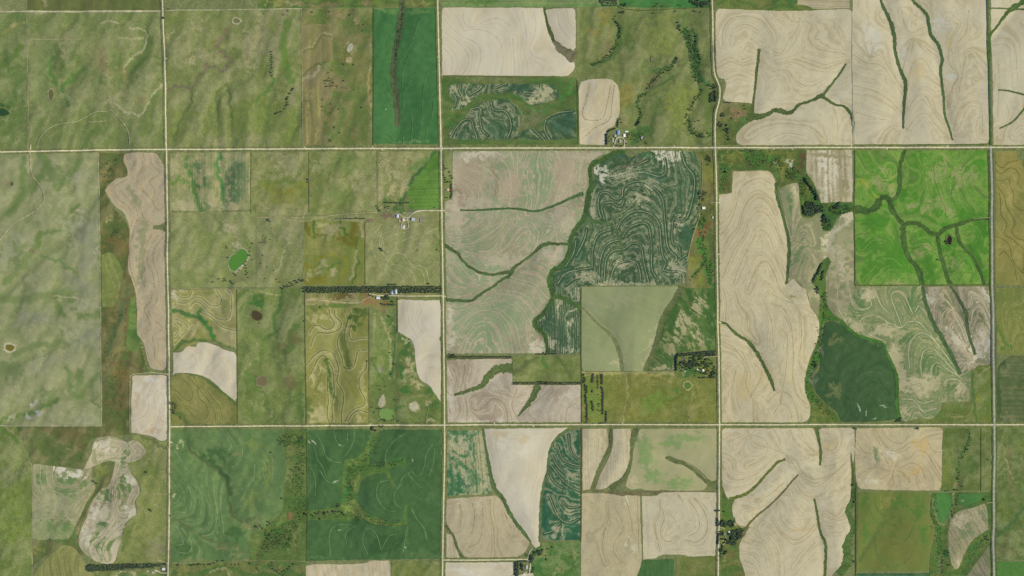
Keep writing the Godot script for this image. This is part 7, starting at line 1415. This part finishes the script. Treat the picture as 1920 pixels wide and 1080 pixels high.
	stand("tree", "dark round tree at the south tip of the swirling stubble field", "trees at the stubble's south tip", "P 1683,788 1686.5,786 1689.5,784 1681,790 1688,789", 0.9, 1.2)
	stand("tree", "dark tree on the shrub-lined fence beside the huge rippling tan field", "trees on the shrub-lined fence", "P 1598.5,910 1601.5,909.5 1602.5,941 1600.5,1052 1602,1053", 0.9, 1.2)
	stand("tree", "dark tree by the stream below the paved road pasture, lower right", "trees of the lower right creek", "P 1773,920.5 1779,920 1790,918.5 1794,918 1796,919.5 1795.5,896 1797,898 1804,911 1844,935 1846,937 1845,1005 1849,1006.5 1848,1010 1842,1013 1853,1012 1775,1033 1778,1036 1773,1038 1776,1041 1780,1059 1746,987 1812,842 1851,862", 0.75, 1.15)
	stand("tree", "dark bushy tree on the south verge of the second road, right part of the photo", "trees on the second road's south verge", "P 1717.5,803 1720,804 1721,801.5 1602.5,803 1604.5,804", 0.9, 1.2)
	stand("tree", "dark tree beside the waterways of the lime green square", "trees in the lime green square", "P 1757.5,486.5 1760,487.5 1773,454 1775,457 1782,457.5 1774,452", 0.75, 1.0)
	stand("tree", "dark tree in the irregular stand north of the plain white shed", "trees by the plain white shed", "L 1312.5,358 1313,374 7 0.8; P 1319.5,358.5 1320.5,362 1321.5,365 1318,366 1316.5,362 1316,369 1318,375.5 1324,361 1319,373 1312.5,382.5 1313,385 1308.5,389 1310,393 1310.5,397 1308.5,392 1302.3,429.5 1328,293 1331,297 1327,299 1332,301", 0.8, 1.1)
	wood("windbreak", "cedar", "dark conifer hedge on the west and north sides of the ring-drive farmstead", "windbreak", "L 1137.6,271 1137.4,262 1137.2,254 1138.5,250 14 0.35; L 1139,248.5 1143,245 1149,243 1154,240.8 9 0.4; L 1158.6,238.5 1158.6,222 8 0.35", 1.0, 1.35)
	stand("tree", "dark tree on the lawns around the ring drive", "trees around the ring drive", "P 1156,272.5 1153,272.6 1159,272.4 1165.5,273 1173,268.5 1175,269.5 1153.5,258.5 1141,259 1142,265 1143,256 1211.5,268 1213,270 1210,266", 0.6, 0.9)
	stand("tree", "dark tree in the slanting row northeast of the ring-drive farmstead", "slanting creek row", "L 1192,236 1201,227 8 0.6; P 1163,224 1165,230", 0.75, 1.0)
	stand("tree", "dark tree along the western gully of the rolling green pasture", "trees of the western gully", "C 1170.5,10 4,3 6; C 1166,24 5,4 6; P 1152,36 1154,31; L 1154,40 1161,47 1164,56 1160,64 12 1; P 1111,120", 0.85, 1.15)
	wood("grove", "tree", "scattered dark trees along the green creek of the rolling green pasture", "grove", "P 1271.5,43 1273,46; C 1274,54 4,7 8; C 1269,111 3,3 4; L 1305,65 1307,84 6 1; L 1310,97 1315,120 8 1.5; P 1302,21 1305,22 1314,23.5 1266,22; L 1297,246 1306,253 1320,257 12 1.5; P 1304,228 1311,226 1285,232 1225,25", 0.75, 1.1)
	stand("bush", "small dark shrub on the brushy west part of the brush-dotted pasture", "shrubs of the brush-dotted pasture", "P 610,152 611,158 614,151 618,147 619,152 624,150 625,155 611,163 614,162 620,162 625,161 632,162 645,151 616,137 623,133 643,120 646,122 645.5,152 605,187 605,200 605,207 682,47 680,57 586,24 618,23 656,28 636,205 628,239 638,249 620,264 621,195 679,202 664,168 642,165 663,121 650,166", 0.8, 1.5)
	stand("bush", "dark tuft of brush in the brown brushy rough ground or the large western pasture", "brush tufts of the west", "P 201,307 214.5,300 217,299 208,317 203,320.5 200.5,328 203,331 24,343 25,346 36,1000 209,726", 0.8, 1.6)
	stand("bush", "small dark shrub along the second road, south edge of the olive gold pasture", "shrubs by the second road", "P 1250,793 1253,793.4 1257,793 1282,793.5 1290,780 1292,783 1343,733 1112,793.5", 0.8, 1.3)
	wood("windbreak", "tree", "long dense windbreak of dark trees in three rows, ending at the second road", "windbreak", "L 571,538.8 828,538 110 0.9; L 571,541.8 828,541.2 110 0.9; L 571,544.8 735,544.5 70 0.9; L 571,547.8 735,547.5 70 0.9; L 750,544.8 828,544.8 34 0.9; L 750,547.8 828,547.8 34 0.9", 0.85, 1.15)
	wood("windbreak", "cedar", "narrow straight windbreak above the pinkish field with tapering waterways", "windbreak", "L 838,667.8 960,668.8 56 0.5; L 838,671 960,671.6 56 0.5; C 846,666.5 8,4 14; C 1024,662 6,4 12; L 1005,665 1045,663 14 0.8", 0.8, 1.05)
	wood("windbreak", "cedar", "dark hedge-like windbreak along the south side of the green pasture pocket", "windbreak", "L 961,717 1090,716.8 58 0.5; L 961,720 1090,719.8 58 0.5; C 1018,717 10,2.5 10", 0.8, 1.05)
	wood("windbreak", "tree", "thick bottom-left windbreak of dark trees, ending at the lilac-tinted barn", "windbreak", "C 175,1063.5 12,6 40; L 168,1059 314,1057 66 1; L 168,1062.4 304,1060.2 62 1; L 168,1065.6 290,1063.2 54 1; L 168,1068.5 235,1067 30 1", 0.85, 1.15)
	wood("grove", "tree", "round dark grove on the hook-shaped tree line, head of the lime square's waterway", "grove", "L 1509,334 1513,341 1520,350 1527,360 1532,368 1532,376 60 1.4; C 1519,392 14,14 110; C 1537,392 9,7 34; C 1546,411 4,9 26; C 1568,387 5,4 12; P 1571,382 1574,380 1545,428 1543,422", 0.9, 1.25)
	wood("grove", "tree", "ragged creek-side grove between the weedy loops and the great tan field's edge", "grove", "L 1541,494 1536,506 1530,516 1524,528 46 2.2; L 1543,508 1541,526 18 2; C 1532,543 5,6 14; P 1534,550 1544,556 1546,562; C 1529,683 4,5 8", 0.8, 1.1)
	wood("grove", "tree", "L-shaped windbreak and scattered yard trees of the wooded farm", "grove", "L 1267.5,694 1268,678 1269,668 1273,663.5 44 0.7; L 1273,663.5 1300,661 1342,658.5 70 0.8; L 1275,667 1300,664.5 1342,662 70 0.9; L 1300,668 1342,665.5 30 1.0; C 1298,676 8,7 24; C 1306,684 6,4 14; P 1278,686 1279,682 1278,679 1281,671 1289,683.5 1294,682.5 1301,680 1309,680.5 1316,681 1323,674.5 1326,681 1335,679.5 1316,678 1322,686 1321,689 1313,691 1312,697 1306,696 1323,697 1324,701 1279,694 1277,696 1315,699 1303,700 1303,704; C 1336,701 8,7 22; L 1310,708 1342,707 14 0.6; C 1306,680 30,10 70; C 1325,690 16,12 30; C 1287,684 12,14 22", 0.65, 1.05)
	wood("grove", "tree", "dense leafy groves of the farm beside the third road, west of the huge rippling field", "grove", "L 1345,972 1346,986 14 1.2; C 1357,981 8,6.5 42; C 1371,981 6,6 26; L 1347,1000 1345.5,1020 14 0.8; C 1352,999 5,4 14; C 1379,1003 12,10 80; C 1388,994 6,4 18; C 1367,1014 6,6 22; C 1375,1018 7,4 22; P 1345,956.5 1347,956 1349,956.5 1343,957 1358,958; C 1354,1027 4,5 14; C 1361,1036 2.5,6 10; L 1350,1030 1351,1044 8 0.8; P 1360,1017 1355,1009 1354,1010", 0.85, 1.2)
	wood("grove", "tree", "tree rows around the grey-roofed house on the bottom edge", "grove", "L 968,1052 968,1082 44 0.8; L 971,1052 971,1078 34 0.9; L 974,1051 988,1051.5 14 0.8; C 980,1059 2.5,4 8; C 980,1067 2,6 8; C 1008,1036 9,4.5 34; C 996,1045 4.5,6 28; C 997,1053 2,2 4; P 987,1038 988,1042 1001,1064 1001,1067 1000,1071 1024,1041.5 1025,1047 1025,1049 1027,1028 1036,1025; C 1015,1031 3,4 8", 0.8, 1.1)
	wood("grove", "tree", "block of dark trees on the top edge beside the third road", "grove", "C 1313,3 19,10 90; C 1313,-14 19,12 60; P 1272,10 1277,11 1229,12 1233,8 1243,12", 0.8, 1.1)
	wood("grove", "tree", "dark tree rows in the light crop on the top edge, left of the gully mouth", "grove", "L 1125,3 1158,2 16 1.2; L 1126,7 1158,6 14 1.2; L 1128,11 1156,11 14 1.2", 0.7, 0.95)
	wood("grove", "tree", "dark trees clustered in the road bend north of the fourth crossroads", "grove", "C 1336,162 8,6 16; L 1333,175 1332,193 10 0.8; L 1336,172 1336,192 10 0.7; L 1341,170 1342,192 16 0.9; L 1357,192.5 1370,192.5 5 0.6; C 1356,215 5,4 12; C 1351,233 6,5 16; C 1363,240 5,7 16; L 1364,245 1368,265 8 1.2; P 1396,198 1398,204 1385,212 1372,222", 0.75, 1.05)
	wood("grove", "tree", "farmyard trees south of the lane by the lilac-roofed house", "grove", "C 724,558 7,4 34; L 716,570 724,571 8 0.8; L 729,571 741,571 12 0.9; P 736,565 738,566 698,555 700,556 694,553; L 728,533.5 744,533.5 5 0.5", 0.85, 1.15)
	wood("shrub_rows", "bush", "rows of planted dark shrubs at the west end of the olive gold pasture", "shrub rows", "L 1095,702 1095.5,718 16 2.2; L 1098,722 1100,735 22 2; L 1098,740 1099,757 26 1; L 1101,760 1100,788 26 1; L 1112,701 1110,718 16 1.4; P 1110,733 1110,734 1111,732; L 1110,753 1112,770 16 1.2; L 1120,704 1121,728 10 0.8; P 1122,739 1122,757 1121,769 1125,770 1123,761 1124,757; L 1128,702 1128.5,720 26 1; L 1128,725 1131,742 24 1.4; L 1130,742 1130,777 34 1; L 1136,772 1136.5,790 18 0.8; L 1123,793.5 1136,793 12 0.4; P 1100,791 1099,792", 0.9, 1.5)
	wood("brush", "bush", "low green brush in the gullies of the rolling green pasture", "brush", "L 1284,56 1290,70 1297,90 1302,115 1306,135 1312,150 353 7.5; L 1312,150 1314,170 1300,195 1290,215 1296,240 1310,252 1335,252 149 4.5; L 1268,110 1255,128 1235,140 1212,170 122 4.5; L 1212,172 1198,184 1196,200 1202,212 1192,235 81 3.0; L 1162,62 1156,80 1140,105 1112,120 95 3.8; C 1190,258 20,10 51", 0.43, 1.08)
	wood("brush", "bush", "bright green brush down the creek pasture west of the third road", "brush", "L 1314,405 1318,430 1313,455 1322,480 1332,505 1336,535 192 7.5; L 1325,488 1310,508 1296,522 48 3.8; C 1316,415 8,8 30; C 1327,300 5,10 24", 0.43, 1.08)
	wood("brush", "bush", "scrubby brush in the creek bottom southeast of the third crossroads", "brush", "C 1420,298 22,14 90; L 1350,295 1358,320 1352,355 40 6.0; C 1455,310 14,14 60; C 1485,325 14,12 70; C 1405,283 24,4 40", 0.43, 1.01)
	wood("brush", "bush", "brush around the wooded grove and the creek beside the great tan field", "brush", "C 1575,392 22,10 150; C 1550,420 8,12 60; L 1546,545 1545,575 1540,610 1536,645 1528,675 1518,700 1518,735 1535,760 1560,780 160 7.5; C 1506,350 6,20 40", 0.43, 1.08)
	wood("brush", "bush", "tangled brush in the creek flat south of the second road", "brush", "L 566,815 568,845 561,880 558,915 566,945 552,975 535,1000 510,1015 490,1035 448 10.5; C 545,825 26,14 119; C 525,1010 26,20 204", 0.43, 1.01)
	wood("brush", "bush", "brush in the weedy hollow inside the dark crop block", "brush", "L 706,815 702,840 688,860 665,880 655,905 650,940 204 9.0; L 690,870 730,870 758,865 81 4.5; L 600,966 650,965 720,980 755,980 163 6.0", 0.37, 0.94)
	wood("brush", "bush", "brush along the creek bottom at the photo's lower right", "brush", "L 1812,806 1817,826 1806,850 1795,880 1796,910 64 3.8; L 1750,935 1752,965 1760,1000 1762,1040 1764,1075 128 7.5; L 1850,1008 1830,1032 1812,1052 48 7.5; L 1790,930 1790,950 1782,975 32 4.5", 0.37, 0.94)
	wood("brush", "bush", "brush in the rough brown ground west of the ribbon-shaped tan field", "brush", "C 203,320 14,24 40; C 220,430 14,26 40; L 240,560 225,600 210,640 200,690 72 9.0; C 215,740 18,40 60; L 260,640 270,670 278,695 24 4.5", 0.31, 0.79)
